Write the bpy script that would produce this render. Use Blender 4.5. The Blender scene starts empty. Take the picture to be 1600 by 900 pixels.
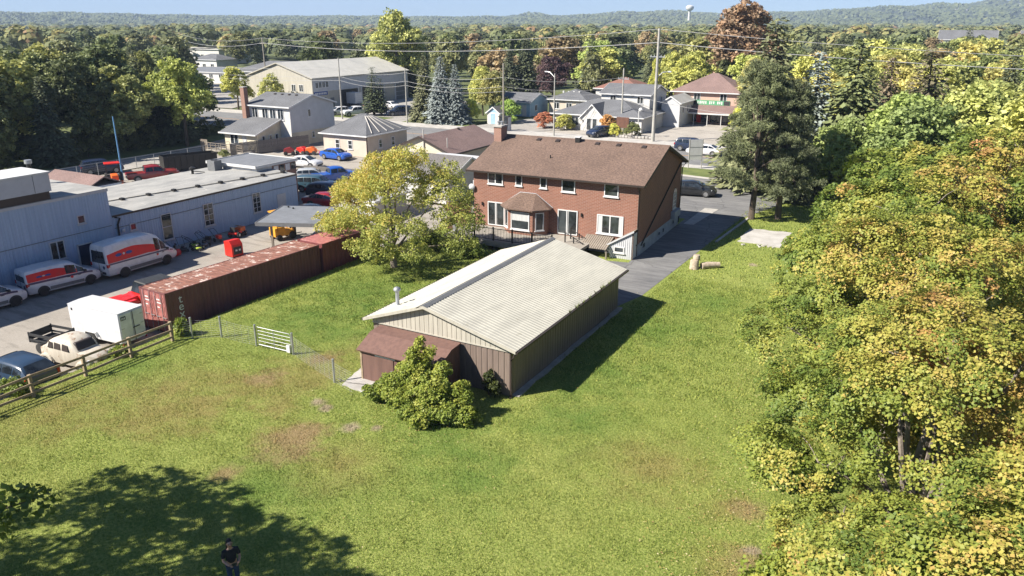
import bpy, bmesh, math, random
import numpy as np
from mathutils import Vector, Matrix
R = math.radians
sc = bpy.context.scene
C = sc.collection

# ---------------------------------------------------------------- camera
YAW, PITCH = R(28.9), math.atan(415 / 1200.0)
cam_d = bpy.data.cameras.new('camera')
cam = bpy.data.objects.new('camera', cam_d); C.objects.link(cam)
cam.location = (0, 0, 16.7)
cam.rotation_euler = (math.pi / 2 - PITCH, 0, YAW)
cam_d.sensor_width = 36.0
cam_d.lens = 1200.0 / 1600.0 * 36.0
cam_d.clip_start, cam_d.clip_end = 0.3, 20000
sc.camera = cam

# ---------------------------------------------------------------- sky and sun
SUN_EL, SUN_AZ = R(41), R(41)          # shadows fall towards azimuth 41 deg (clockwise from +Y)
world = bpy.data.worlds.new('World'); sc.world = world; world.use_nodes = True
wn = world.node_tree.nodes; wl = world.node_tree.links
sky = wn.new('ShaderNodeTexSky'); sky.sky_type = 'NISHITA'; sky.sun_disc = False
sky.sun_elevation = SUN_EL; sky.sun_rotation = SUN_AZ + math.pi
sky.altitude = 200; sky.air_density = 1.0; sky.dust_density = 0.0; sky.ozone_density = 3.0
tc = wn.new('ShaderNodeTexCoord'); va = wn.new('ShaderNodeVectorMath'); va.operation = 'ADD'; va.inputs[1].default_value = (0, 0, 0.05)
wl.new(tc.outputs['Generated'], va.inputs[0]); wl.new(va.outputs[0], sky.inputs[0])
tint = wn.new('ShaderNodeMix'); tint.data_type = 'RGBA'; tint.blend_type = 'MULTIPLY'; tint.inputs[0].default_value = 1.0; tint.inputs[7].default_value = (0.92, 0.97, 1.08, 1)
wl.new(sky.outputs[0], tint.inputs[6]); wl.new(tint.outputs[2], wn['Background'].inputs[0]); wn['Background'].inputs[1].default_value = 0.050
sun_d = bpy.data.lights.new('sun', 'SUN'); sun_d.energy = 5.0; sun_d.angle = R(0.53); sun_d.color = (1.0, 0.93, 0.82)
sun = bpy.data.objects.new('sun', sun_d); C.objects.link(sun)
sdir = Vector((math.sin(SUN_AZ) * math.cos(SUN_EL), math.cos(SUN_AZ) * math.cos(SUN_EL), -math.sin(SUN_EL)))
sun.rotation_euler = sdir.to_track_quat('-Z', 'Y').to_euler(); sun.location = (-30, -30, 60)
sc.view_settings.view_transform = 'Standard'; sc.view_settings.look = 'None'
sc.view_settings.exposure = 1.16; sc.view_settings.gamma = 1.0
sc.render.engine = 'CYCLES'
sc.cycles.max_bounces = 6; sc.cycles.diffuse_bounces = 3; sc.cycles.glossy_bounces = 3
sc.cycles.transmission_bounces = 4; sc.cycles.transparent_max_bounces = 8; sc.cycles.volume_bounces = 0; sc.cycles.volume_step_rate = 4.0
sc.cycles.caustics_reflective = False; sc.cycles.caustics_refractive = False
sc.cycles.use_denoising = True

# ---------------------------------------------------------------- helpers
def S(t):
    t = max(0.0, min(1.0, t)); return t * t * (3 - 2 * t)
def tz(x, y):                       # the works yard lies 0.7 m below the lawn
    return -0.7 * S((-36.4 - x) / 1.0) * (1 - S((y - 72) / 15))

class MB:
    """collects shapes into one mesh"""
    def __init__(s): s.v = []; s.f = []; s.sm = []
    def add(s, vs, fs, smooth=False):
        b = len(s.v); s.v += [tuple(v) for v in vs]
        for f in fs: s.f.append(tuple(b + i for i in f)); s.sm.append(smooth)
        return s
    def box(s, x0, x1, y0, y1, z0, z1):
        return s.add([(x0,y0,z0),(x1,y0,z0),(x1,y1,z0),(x0,y1,z0),(x0,y0,z1),(x1,y0,z1),(x1,y1,z1),(x0,y1,z1)],
                     [(3,2,1,0),(4,5,6,7),(0,1,5,4),(1,2,6,5),(2,3,7,6),(3,0,4,7)])
    def quad(s, a, b, c, d): return s.add([a, b, c, d], [(0, 1, 2, 3)])
    def poly(s, pts): return s.add(pts, [tuple(range(len(pts)))])
    def prism(s, pts, d):           # extrude polygon by vector d
        n = len(pts); q = [tuple(p[i] + d[i] for i in range(3)) for p in pts]
        return s.add(list(pts) + q, [tuple(range(n - 1, -1, -1)), tuple(range(n, 2 * n))] + [(i, (i + 1) % n, n + (i + 1) % n, n + i) for i in range(n)])
    def tube(s, pts, r, n=6, r2=None, caps=True):
        pts = [Vector(p) for p in pts]; m = len(pts)
        rs = r if isinstance(r, (list, tuple)) else [r + ((r2 if r2 is not None else r) - r) * i / max(1, m - 1) for i in range(m)]
        vs = []
        for i, p in enumerate(pts):
            t = (pts[min(i + 1, m - 1)] - pts[max(i - 1, 0)]).normalized()
            a = t.cross(Vector((0, 0, 1)) if abs(t.z) < 0.9 else Vector((1, 0, 0))).normalized(); b = t.cross(a)
            for k in range(n):
                th = 2 * math.pi * k / n
                vs.append(p + (a * math.cos(th) + b * math.sin(th)) * rs[i])
        fs = [(i * n + k, i * n + (k + 1) % n, (i + 1) * n + (k + 1) % n, (i + 1) * n + k) for i in range(m - 1) for k in range(n)]
        if caps: fs += [tuple(range(n - 1, -1, -1)), tuple(range((m - 1) * n, m * n))]
        return s.add(vs, fs, True)
    def cyl(s, c, r, h, n=12, axis='z', r2=None):
        d = {'x': (h, 0, 0), 'y': (0, h, 0), 'z': (0, 0, h)}[axis]
        return s.tube([c, (c[0] + d[0], c[1] + d[1], c[2] + d[2])], r, n, r2)
    def lathe(s, c, prof, n=16, axis='z'):     # prof: (radius, height)
        vs = []
        for r, h in prof:
            for k in range(n):
                a = 2 * math.pi * k / n; u, v = r * math.cos(a), r * math.sin(a)
                vs.append({'z': (c[0] + u, c[1] + v, c[2] + h), 'y': (c[0] + u, c[1] + h, c[2] + v), 'x': (c[0] + h, c[1] + u, c[2] + v)}[axis])
        m = len(prof)
        fs = [(i * n + k, i * n + (k + 1) % n, (i + 1) * n + (k + 1) % n, (i + 1) * n + k) for i in range(m - 1) for k in range(n)]
        fs += [tuple(range(n - 1, -1, -1)), tuple(range((m - 1) * n, m * n))]
        return s.add(vs, fs, True)
    def build(s, name, mat, parent=None, bevel=0):
        me = bpy.data.meshes.new(name); me.from_pydata(s.v, [], s.f)
        me.polygons.foreach_set('use_smooth', s.sm)
        if any(s.sm) :
            bm = bmesh.new(); bm.from_mesh(me); bmesh.ops.recalc_face_normals(bm, faces=bm.faces)
            for e in bm.edges:
                if len(e.link_faces) == 2 and e.calc_face_angle(0) > R(40): e.smooth = False
            bm.to_mesh(me); bm.free()
        else:
            bm = bmesh.new(); bm.from_mesh(me); bmesh.ops.recalc_face_normals(bm, faces=bm.faces); bm.to_mesh(me); bm.free()
        me.materials.append(MATS[mat] if isinstance(mat, str) else mat)
        o = bpy.data.objects.new(name, me); C.objects.link(o)
        if parent is not None: o.parent = parent
        if bevel:
            m = o.modifiers.new('bevel', 'BEVEL'); m.width = bevel; m.segments = 2; m.limit_method = 'ANGLE'
        return o

def tag(o, label, cat, group=None, kind=None):
    o['label'] = label
    if cat: o['category'] = cat
    if group: o['group'] = group
    if kind: o['kind'] = kind
    return o
def thing(name, label, cat, loc=(0, 0, 0), rz=0.0, group=None):
    o = bpy.data.objects.new(name, None); C.objects.link(o); o.empty_display_size = 0.3
    o.location = loc; o.rotation_euler = (0, 0, rz)
    return tag(o, label, cat, group)
def struct(o): o['kind'] = 'structure'; return o
def inst(name, src, parent, loc=(0,0,0), rz=0.0, scale=None):    # a part sharing mesh data
    o = bpy.data.objects.new(name, src.data); C.objects.link(o); o.parent = parent
    o.location = loc; o.rotation_euler = (0, 0, rz)
    if scale: o.scale = scale
    for m in src.modifiers:
        q = o.modifiers.new(m.name, m.type)
        if m.type == 'BEVEL': q.width, q.segments, q.limit_method = m.width, m.segments, m.limit_method
    return o
def copy_tree(o, parent=None):
    c = o.copy(); C.objects.link(c); c.parent = parent
    for ch in list(o.children): copy_tree(ch, c)
    return c

# ---------------------------------------------------------------- materials
MATS = {}
class NT:
    def __init__(s, name):
        m = bpy.data.materials.new(name); m.use_nodes = True; s.m = m; s.t = m.node_tree
        s.b = s.t.nodes['Principled BSDF']; MATS[name] = m
    def n(s, typ, **kw):
        nd = s.t.nodes.new(typ)
        for k, v in kw.items():
            if k.startswith('_'): setattr(nd, k[1:], v)
            else: nd.inputs[k.replace('__', ' ')].default_value = v
        return nd
    def l(s, a, b): s.t.links.new(a, b)
    def pos(s, local=True):
        if local: return s.n('ShaderNodeTexCoord').outputs['Object']
        return s.n('ShaderNodeNewGeometry').outputs['Position']
    def noise(s, vec, scale, detail=4, rough=0.6, sx=None):
        if sx:
            mp = s.n('ShaderNodeMapping'); mp.inputs['Scale'].default_value = sx; s.l(vec, mp.inputs['Vector']); vec = mp.outputs[0]
        nz = s.n('ShaderNodeTexNoise', Scale=scale, Detail=detail, Roughness=rough); s.l(vec, nz.inputs['Vector']); return nz.outputs[0]
    def ramp(s, fac, stops, interp='LINEAR'):
        r = s.n('ShaderNodeValToRGB'); r.color_ramp.interpolation = interp
        el = r.color_ramp.elements
        while len(el) < len(stops): el.new(0.5)
        for e, (p, c) in zip(el, stops): e.position = p; e.color = tuple(c) + (1,)
        s.l(fac, r.inputs[0]); return r.outputs[0]
    def mix(s, fac, a, b, mode='MIX'):
        m = s.n('ShaderNodeMix', _data_type='RGBA', _blend_type=mode)
        for sock, v in ((m.inputs[0], fac), (m.inputs[6], a), (m.inputs[7], b)):
            if hasattr(v, 'is_output'): s.l(v, sock)
            elif isinstance(v, (int, float)): sock.default_value = v
            else: sock.default_value = tuple(v) + (1,)
        return m.outputs[2]
    def math(s, op, a, b=None, c=None):
        m = s.n('ShaderNodeMath', _operation=op)
        for i, v in enumerate((a, b, c)):
            if v is None: continue
            if hasattr(v, 'is_output'): s.l(v, m.inputs[i])
            else: m.inputs[i].default_value = v
        return m.outputs[0]
    def bump(s, h, strength=0.5, dist=0.02):
        b = s.n('ShaderNodeBump', Strength=strength, Distance=dist); s.l(h, b.inputs['Height']); s.l(b.outputs[0], s.b.inputs['Normal'])
    def col(s, v): s.l(v, s.b.inputs['Base Color'])
def M(name, c, c2=None, scale=3.0, rough=0.7, bump=0.0, bscale=40, metal=0.0, local=True, stretch=None, lo=0.35, hi=0.65, coat=0.0):
    t = NT(name); t.b.inputs['Roughness'].default_value = rough; t.b.inputs['Metallic'].default_value = metal
    t.b.inputs['Coat Weight'].default_value = coat
    if c2 is None:
        c2 = tuple(x * 0.78 for x in c)
    p = t.pos(local)
    f = t.noise(p, scale, 6, 0.65, stretch)
    t.col(t.ramp(f, [(lo, c2), (hi, c)]))
    if bump: t.bump(t.noise(p, bscale, 3), bump, 0.02)
    return t.m
def paint(name, c, rough=0.28, coat=0.6, metal=0.0):
    t = NT(name); t.b.inputs['Roughness'].default_value = rough; t.b.inputs['Coat Weight'].default_value = coat
    t.b.inputs['Coat Roughness'].default_value = 0.06; t.b.inputs['Metallic'].default_value = metal
    p = t.pos(); f = t.noise(p, 2.5, 5)
    d = tuple(x * 0.82 + 0.012 for x in c)
    t.col(t.ramp(f, [(0.35, d), (0.6, c)]))
    return t.m
def glass(name, c=(0.025, 0.032, 0.04), rough=0.04):
    t = NT(name); t.b.inputs['Base Color'].default_value = c + (1,); t.b.inputs['Roughness'].default_value = rough
    t.b.inputs['Specular IOR Level'].default_value = 0.7
    p = t.pos(); t.bump(t.noise(p, 1.2, 2), 0.08, 0.02)
    f = t.noise(p, 0.9, 2); t.col(t.ramp(f, [(0.4, tuple(x * 0.5 for x in c)), (0.62, tuple(x * 1.9 for x in c))]))
    return t.m

M('white_paint', (0.598, 0.598, 0.590), (0.510, 0.510, 0.502), 2.0, 0.5)
M('white_vinyl', (0.651, 0.660, 0.669), (0.581, 0.581, 0.581), 1.5, 0.45)
M('white_stucco', (0.581, 0.572, 0.554), (0.484, 0.475, 0.449), 1.2, 0.85, 0.3, 30)
M('cream_stucco', (0.563, 0.484, 0.405), (0.484, 0.405, 0.334), 0.8, 0.85, 0.3, 30)
M('cream_siding', (0.581, 0.528, 0.405), (0.493, 0.440, 0.334), 1.0, 0.7)
M('grey_siding', (0.510, 0.519, 0.537), (0.440, 0.449, 0.466), 1.2, 0.7)
M('black_iron', (0.018, 0.017, 0.016), None, 3, 0.5)
M('dark_trim', (0.045, 0.033, 0.028), None, 3, 0.5)
M('galvanised', (0.46, 0.47, 0.48), (0.34, 0.35, 0.36), 5, 0.42, metal=0.6)
M('rubber', (0.018, 0.018, 0.019), (0.03, 0.029, 0.027), 6, 0.85)
M('rim', (0.35, 0.35, 0.36), (0.2, 0.2, 0.2), 8, 0.4, metal=0.5)
M('dark_rim', (0.03, 0.03, 0.032), None, 8, 0.4, metal=0.3)
M('dark_plastic', (0.03, 0.031, 0.033), None, 5, 0.6)
M('grey_plastic', (0.16, 0.165, 0.17), None, 5, 0.6)
glass('glass'); glass('window_glass', (0.03, 0.035, 0.037), 0.05)
M('curtain', (0.55, 0.56, 0.56), (0.4, 0.41, 0.42), 4, 0.8, stretch=(8, 8, 0.3))
M('concrete', (0.42, 0.40, 0.37), (0.30, 0.285, 0.26), 1.4, 0.9, 0.4, 25)
M('pale_concrete', (0.440, 0.422, 0.396), (0.317, 0.299, 0.273), 0.9, 0.9, 0.4, 20, lo=0.3, hi=0.6)
M('foundation', (0.40, 0.42, 0.45), (0.30, 0.32, 0.35), 1.5, 0.85, 0.3, 25)
M('weathered_wood', (0.26, 0.22, 0.18), (0.17, 0.145, 0.12), 2.5, 0.85, 0.3, 30, stretch=(1, 1, 0.2))
M('deck_wood', (0.36, 0.33, 0.29), (0.24, 0.22, 0.19), 2.0, 0.85, 0.4, 20)
M('fence_wood', (0.36, 0.28, 0.18), (0.22, 0.165, 0.105), 3.0, 0.8, 0.3, 30)
M('grey_fence_wood', (0.20, 0.185, 0.17), (0.12, 0.11, 0.10), 2.0, 0.9)
M('red_fence_wood', (0.15, 0.07, 0.045), (0.09, 0.04, 0.027), 2.0, 0.85)
M('bark', (0.13, 0.10, 0.075), (0.07, 0.055, 0.042), 6, 0.95, 0.8, 25, stretch=(1, 1, 0.25))
M('pale_bark', (0.24, 0.20, 0.165), (0.13, 0.11, 0.09), 5, 0.95, 0.7, 25, stretch=(1, 1, 0.3))
M('log_wood', (0.48, 0.40, 0.31), (0.30, 0.24, 0.18), 6, 0.9, 0.6, 20)
M('orange_paint', (0.70, 0.14, 0.02), None, 4, 0.45)
M('red_paint', (0.62, 0.025, 0.015), None, 4, 0.4)
M('yellow_paint', (0.70, 0.33, 0.03), None, 4, 0.5)
M('amber_lamp', (0.6, 0.2, 0.02), None, 4, 0.2)
M('tail_lamp', (0.45, 0.01, 0.01), None, 4, 0.15)
M('head_lamp', (0.55, 0.57, 0.6), None, 9, 0.1)
M('sign_blue', (0.02, 0.07, 0.30), None, 4, 0.5)
M('skin', (0.46, 0.27, 0.19), None, 6, 0.6)
M('black_cloth', (0.010, 0.010, 0.012), (0.016, 0.016, 0.02), 8, 0.9)
M('denim', (0.03, 0.05, 0.10), None, 12, 0.9)
M('black_hair', (0.008, 0.007, 0.006), None, 12, 0.6)
M('white_lettering', (0.72, 0.72, 0.70), None, 5, 0.6)
M('wire', (0.42, 0.42, 0.42), None, 3, 0.5, metal=0.3)
M('pole_wood', (0.34, 0.31, 0.26), (0.24, 0.215, 0.18), 3, 0.9, stretch=(1, 1, 0.15))
M('pole_concrete', (0.40, 0.385, 0.35), (0.30, 0.29, 0.26), 2, 0.8)

def brick_mat(name, c1, c2, mortar, scale=1.0):
    t = NT(name); t.b.inputs['Roughness'].default_value = 0.85
    sp = t.n('ShaderNodeSeparateXYZ'); p = t.pos(); t.l(p, sp.inputs[0])
    cb = t.n('ShaderNodeCombineXYZ'); t.l(t.math('ADD', sp.outputs[0], sp.outputs[1]), cb.inputs[0]); t.l(sp.outputs[2], cb.inputs[1])
    b = t.n('ShaderNodeTexBrick', Color1=c1 + (1,), Color2=c2 + (1,), Mortar=mortar + (1,))
    b.inputs['Scale'].default_value = 1.0; b.inputs['Brick Width'].default_value = 0.25 * scale; b.inputs['Row Height'].default_value = 0.078 * scale
    b.inputs['Mortar Size'].default_value = 0.014 * scale; b.inputs['Bias'].default_value = -0.1
    t.l(cb.outputs[0], b.inputs['Vector'])
    v = t.noise(p, 0.6, 5); w = t.noise(cb.outputs[0], 3.5, 3, sx=(1, 3, 1))
    c = t.mix(0.28, b.outputs[0], t.ramp(v, [(0.3, tuple(x * 0.7 for x in c1)), (0.7, tuple(min(1, x * 1.25) for x in c2))]))
    c = t.mix(t.math('MULTIPLY', w, 0.5), c, tuple(x * 0.62 for x in c2)); t.col(c)
    t.bump(b.outputs[1], 0.25, -0.01); return t.m
brick_mat('red_brick', (0.19, 0.070, 0.046), (0.285, 0.112, 0.072), (0.33, 0.25, 0.20), 1.4)
brick_mat('chimney_brick', (0.25, 0.12, 0.085), (0.33, 0.16, 0.11), (0.36, 0.3, 0.26))
brick_mat('pink_brick', (0.52, 0.33, 0.25), (0.58, 0.38, 0.30), (0.5, 0.4, 0.34))
def shingle_mat(name, a, b, c):
    t = NT(name); t.b.inputs['Roughness'].default_value = 0.95
    sp = t.n('ShaderNodeSeparateXYZ'); p = t.pos(); t.l(p, sp.inputs[0])
    cb = t.n('ShaderNodeCombineXYZ'); t.l(t.math('ADD', sp.outputs[0], t.math('MULTIPLY', sp.outputs[1], 0.25)), cb.inputs[0])
    t.l(t.math('ADD', t.math('MULTIPLY', sp.outputs[1], 1.0), t.math('MULTIPLY', sp.outputs[2], 0.9)), cb.inputs[1])
    br = t.n('ShaderNodeTexBrick', Color1=a + (1,), Color2=b + (1,), Mortar=tuple(x * 0.45 for x in a) + (1,))
    br.inputs['Scale'].default_value = 1; br.inputs['Brick Width'].default_value = 0.30; br.inputs['Row Height'].default_value = 0.15
    br.inputs['Mortar Size'].default_value = 0.012; t.l(cb.outputs[0], br.inputs['Vector'])
    g_ = t.mix(0.55, br.outputs[0], t.ramp(t.noise(cb.outputs[0], 5, 3, 0.7, (1, 2, 1)), [(0.38, tuple(x * .75 for x in a)), (0.62, c)]))
    big = t.ramp(t.noise(p, 0.35, 4), [(0.3, (0.82,) * 3), (0.7, (1.12,) * 3)])
    t.col(t.mix(1.0, g_, big, 'MULTIPLY')); t.bump(t.noise(p, 30, 2), 0.35, 0.02); return t.m
shingle_mat('brown_shingle', (0.10, 0.064, 0.049), (0.165, 0.108, 0.082), (0.25, 0.17, 0.132))
shingle_mat('grey_shingle', (0.105, 0.108, 0.118), (0.145, 0.15, 0.162), (0.20, 0.205, 0.22))
shingle_mat('weathered_shingle', (0.10, 0.095, 0.095), (0.17, 0.16, 0.155), (0.24, 0.22, 0.21))
shingle_mat('red_shingle', (0.20, 0.09, 0.07), (0.26, 0.12, 0.095), (0.32, 0.17, 0.13))
shingle_mat('mauve_shingle', (0.17, 0.11, 0.10), (0.23, 0.155, 0.14), (0.29, 0.2, 0.18))

def streak_mat(name, base, dark, rust, amount, rough=0.6, metal=0.0, sx=(1.5, 1.5, 0.15), scale=3.0):
    t = NT(name); t.b.inputs['Roughness'].default_value = rough; t.b.inputs['Metallic'].default_value = metal
    p = t.pos(False)
    c = t.ramp(t.noise(p, scale, 6, 0.7, sx), [(0.36, dark), (0.6, base)])
    f = t.ramp(t.noise(p, 1.6, 8, 0.75), [(amount, (0, 0, 0)), (amount + 0.07, (1, 1, 1))])
    t.col(t.mix(f, c, rust)); t.bump(t.noise(p, 25, 2), 0.1, 0.01); return t.m
streak_mat('maroon_steel', (0.17, 0.060, 0.056), (0.12, 0.042, 0.040), (0.16, 0.07, 0.05), 0.62)
streak_mat('rusty_roof', (0.26, 0.115, 0.080), (0.13, 0.055, 0.038), (0.56, 0.47, 0.42), 0.545, 0.75, sx=(0.6, 3.0, 1), scale=2.2)
streak_mat('pink_steel', (0.36, 0.135, 0.12), (0.27, 0.09, 0.082), (0.46, 0.26, 0.23), 0.58, 0.6)
streak_mat('red_steel', (0.20, 0.055, 0.055), (0.145, 0.04, 0.04), (0.14, 0.055, 0.045), 0.63, 0.55)
streak_mat('grey_blue_steel', (0.36, 0.46, 0.60), (0.295, 0.385, 0.52), (0.35, 0.40, 0.47), 0.66, 0.55, 0.0, (3, 3, 0.1), 2)
streak_mat('shed_roof_steel', (0.44, 0.425, 0.365), (0.36, 0.348, 0.30), (0.30, 0.28, 0.225), 0.60, 0.55, 0.0, (1.2, 0.3, 1), 1.2)
streak_mat('cream_steel', (0.44, 0.415, 0.355), (0.36, 0.34, 0.29), (0.33, 0.30, 0.25), 0.68, 0.5)
streak_mat('brown_steel', (0.20, 0.155, 0.130), (0.155, 0.118, 0.100), (0.14, 0.11, 0.09), 0.64, 0.55)
streak_mat('rust_brown_ply', (0.155, 0.085, 0.068), (0.115, 0.062, 0.050), (0.09, 0.052, 0.042), 0.6, 0.85)
streak_mat('old_cream_paint', (0.52, 0.475, 0.40), (0.42, 0.38, 0.32), (0.26, 0.15, 0.085), 0.55, 0.55, scale=2)
streak_mat('flat_roof_felt', (0.33, 0.325, 0.31), (0.22, 0.22, 0.215), (0.50, 0.47, 0.42), 0.60, 0.9, 0, (0.5, 0.25, 1), 1.3)
streak_mat('dark_roof_felt', (0.17, 0.18, 0.20), (0.13, 0.14, 0.155), (0.22, 0.22, 0.23), 0.64, 0.9, 0, (0.6, 0.6, 1), 1.3)
streak_mat('garage_roof_steel', (0.50, 0.485, 0.44), (0.42, 0.41, 0.37), (0.40, 0.38, 0.34), 0.65, 0.5, 0, (0.5, 0.5, 1), 0.8)
# ---------------------------------------------------------------- ground materials
def lawn_colour(t, p):
    big = t.noise(p, 0.11, 5, 0.6); mid = t.noise(p, 0.7, 5, 0.65); fine = t.noise(p, 9, 3, 0.7); edge = t.noise(p, 2.6, 5, 0.75)
    c = t.ramp(big, [(0.32, (0.16, 0.235, 0.036)), (0.5, (0.23, 0.30, 0.050)), (0.68, (0.315, 0.345, 0.085))])
    c = t.mix(0.5, c, t.ramp(mid, [(0.3, (0.155, 0.235, 0.036)), (0.7, (0.315, 0.355, 0.085))]))
    c = t.mix(0.45, c, t.ramp(fine, [(0.36, (0.065, 0.105, 0.022)), (0.64, (0.44, 0.44, 0.16))]))
    # lush strip between the container and the shed, dried-out patches on the slope
    def blob(x, y, r, rx=1.0):
        d = t.n('ShaderNodeVectorMath', _operation='DISTANCE')
        mp = t.n('ShaderNodeMapping'); mp.inputs['Scale'].default_value = (1, rx, 0); t.l(p, mp.inputs[0]); t.l(mp.outputs[0], d.inputs[0])
        d.inputs[1].default_value = (x, y * rx, 0)
        return t.math('SUBTRACT', 1.0, t.math('SMOOTH_MIN', t.math('DIVIDE', t.math('ADD', d.outputs['Value'], t.math('MULTIPLY', t.math('SUBTRACT', t.math('ADD', t.math('MULTIPLY', mid, .65), t.math('MULTIPLY', edge, .35)), 0.5), r * 3.2)), r), 1.0, 0.2))
    def clampf(v, k): return t.n_clamp(t.math('MULTIPLY', v, k))
    lush = [(-31, 31, 4.5), (-26, 32, 4), (-31, 37, 5), (-13.2, 33, 3.6), (-12.4, 40, 3.6), (-11, 46, 3), (-12, 28, 3), (-14, 22, 3), (-34, 22, 2.2), (-17, 24, 2.5), (-20, 17.5, 4)]
    dry = [(-30, 21, 4.5), (-26, 26, 3), (-33, 17, 4), (-19, 20, 2.5), (-22.6, 20.9, 1.8), (-24.5, 22.5, 1.5), (-25.0, 30.0, 2.4), (-27, 23.5, 3.2), (-3.9, 21.5, 1.5), (-3.0, 18.5, 1.5), (-28, 19.5, 3), (-4.5, 24.5, 1.3), (-8, 26, 3)]
    worn = [(-21.9, 20.2, 1.9), (-21.7, 21.3, 1.3), (-22.4, 17.4, .8), (-26.6, 27.6, 1.0), (-24.6, 29.6, 1.1), (-3.9, 25.0, .9), (-3.3, 22.0, .9), (-2.6, 19.5, .9), (-27.5, 24.5, 1.2)]
    for lst, col, k in ((lush, (0.125, 0.205, 0.042), 0.85), (dry, (0.275, 0.235, 0.085), 0.9), (worn, (0.29, 0.215, 0.11), 1.35)):
        for b in lst: c = t.mix(clampf(blob(*b), k), c, col)
    for b in [(-23.4, 23.7, 0.55), (-20.5, 22.5, 0.5), (-19.5, 23.1, .35), (-22.7, 23.4, 0.4), (-3.3, 22.6, 0.4), (-2.9, 20.6, 0.5), (-10.5, 55.3, 0.5)]:
        c = t.mix(clampf(blob(*b), 1.6), c, (0.36, 0.29, 0.21))
    return c, fine, mid
def n_clamp(s, v):
    c = s.n('ShaderNodeClamp'); s.l(v, c.inputs[0]); return s.math('MULTIPLY', c.outputs[0], 0.85)
NT.n_clamp = n_clamp
t = NT('lawn_grass'); t.b.inputs['Roughness'].default_value = 1.0; t.b.inputs['Specular IOR Level'].default_value = 0.1
p_ = t.pos(False); c_, f_, m_ = lawn_colour(t, p_); t.col(c_)
t.bump(t.math('ADD', t.noise(p_, 14, 4, 0.7), t.math('MULTIPLY', m_, 1.5)), 0.9, 0.12)
t = NT('grass_blade'); t.b.inputs['Roughness'].default_value = 0.8; t.b.inputs['Specular IOR Level'].default_value = 0.2
p_ = t.pos(False); c_, f_, m_ = lawn_colour(t, p_)
at_ = t.n('ShaderNodeAttribute'); at_.attribute_name = 'tint'
c_ = t.mix(1.0, c_, t.ramp(at_.outputs['Fac'], [(0.0, (0.5, 0.62, 0.45)), (0.6, (1.05, 1.05, 0.95)), (0.9, (1.5, 1.4, 1.3)), (1.0, (2.1, 1.8, 1.9))]), 'MULTIPLY'); t.col(c_)
tr = t.n('ShaderNodeBsdfTranslucent'); t.l(c_, tr.inputs[0]); ms = t.n('ShaderNodeMixShader'); ms.inputs[0].default_value = 0.3
t.l(t.b.outputs[0], ms.inputs[1]); t.l(tr.outputs[0], ms.inputs[2]); t.l(ms.outputs[0], t.t.nodes['Material Output'].inputs[0])

M('far_ground', (0.105, 0.125, 0.040), (0.055, 0.072, 0.022), 0.02, 1.0, local=False)
M('verge_grass', (0.15, 0.175, 0.045), (0.075, 0.105, 0.025), 0.5, 1.0, 0.8, 8, local=False)
def gravel(name, a, b, c, s=0.25):
    t = NT(name); t.b.inputs['Roughness'].default_value = 0.95; p = t.pos(False)
    k = t.mix(0.5, t.ramp(t.noise(p, s, 6, 0.7), [(0.3, a), (0.5, b), (0.72, c)]), t.ramp(t.noise(p, 11, 4, 0.8), [(0.3, a), (0.7, c)]))
    k = t.mix(t.math('MULTIPLY', t.ramp(t.noise(p, 0.7, 6, 0.7, (0.35, 1.6, 1)), [(0.52, (0, 0, 0)), (0.62, (1, 1, 1))]), 0.45), k, tuple(x * 0.6 for x in a))
    t.col(k); t.bump(t.noise(p, 30, 4, 0.8), 0.6, 0.03)
gravel('gravel', (0.20, 0.18, 0.155), (0.29, 0.262, 0.228), (0.38, 0.35, 0.31))
gravel('dusty_lot', (0.27, 0.245, 0.215), (0.36, 0.33, 0.295), (0.43, 0.40, 0.36))
def asphalt(name, a, b, streak=0.5, patch=0.5):
    t = NT(name); t.b.inputs['Roughness'].default_value = 0.9; p = t.pos(False)
    k = t.ramp(t.noise(p, 0.3, 6, 0.7), [(0.3, a), (0.7, b)])
    w = t.ramp(t.noise(p, 1.1, 5, 0.7, (0.3, 2.2, 1)), [(0.42, (0, 0, 0)), (0.62, (1, 1, 1))])
    k = t.mix(t.math('MULTIPLY', w, streak), k, tuple(x * 0.55 for x in a))
    vo = t.n('ShaderNodeTexVoronoi', _feature='DISTANCE_TO_EDGE', Scale=0.22); mp = t.n('ShaderNodeVectorMath', _operation='ADD')
    nz = t.n('ShaderNodeTexNoise', Scale=0.8, Detail=4.0); t.l(p, nz.inputs['Vector']); t.l(p, mp.inputs[0]); t.l(nz.outputs[1], mp.inputs[1]); t.l(mp.outputs[0], vo.inputs['Vector'])
    cr = t.ramp(vo.outputs[0], [(0.0, (1, 1, 1)), (0.012, (0, 0, 0))])
    k = t.mix(t.math('MULTIPLY', cr, 0.6), k, tuple(x * 0.35 for x in a)); t.col(k)
    t.bump(t.noise(p, 40, 3), 0.4, 0.02)
asphalt('driveway_asphalt', (0.135, 0.135, 0.14), (0.215, 0.212, 0.208))
asphalt('road_asphalt', (0.15, 0.15, 0.155), (0.20, 0.20, 0.20), 0.2)
asphalt('lot_asphalt', (0.28, 0.265, 0.24), (0.36, 0.34, 0.315), 0.25)

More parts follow.
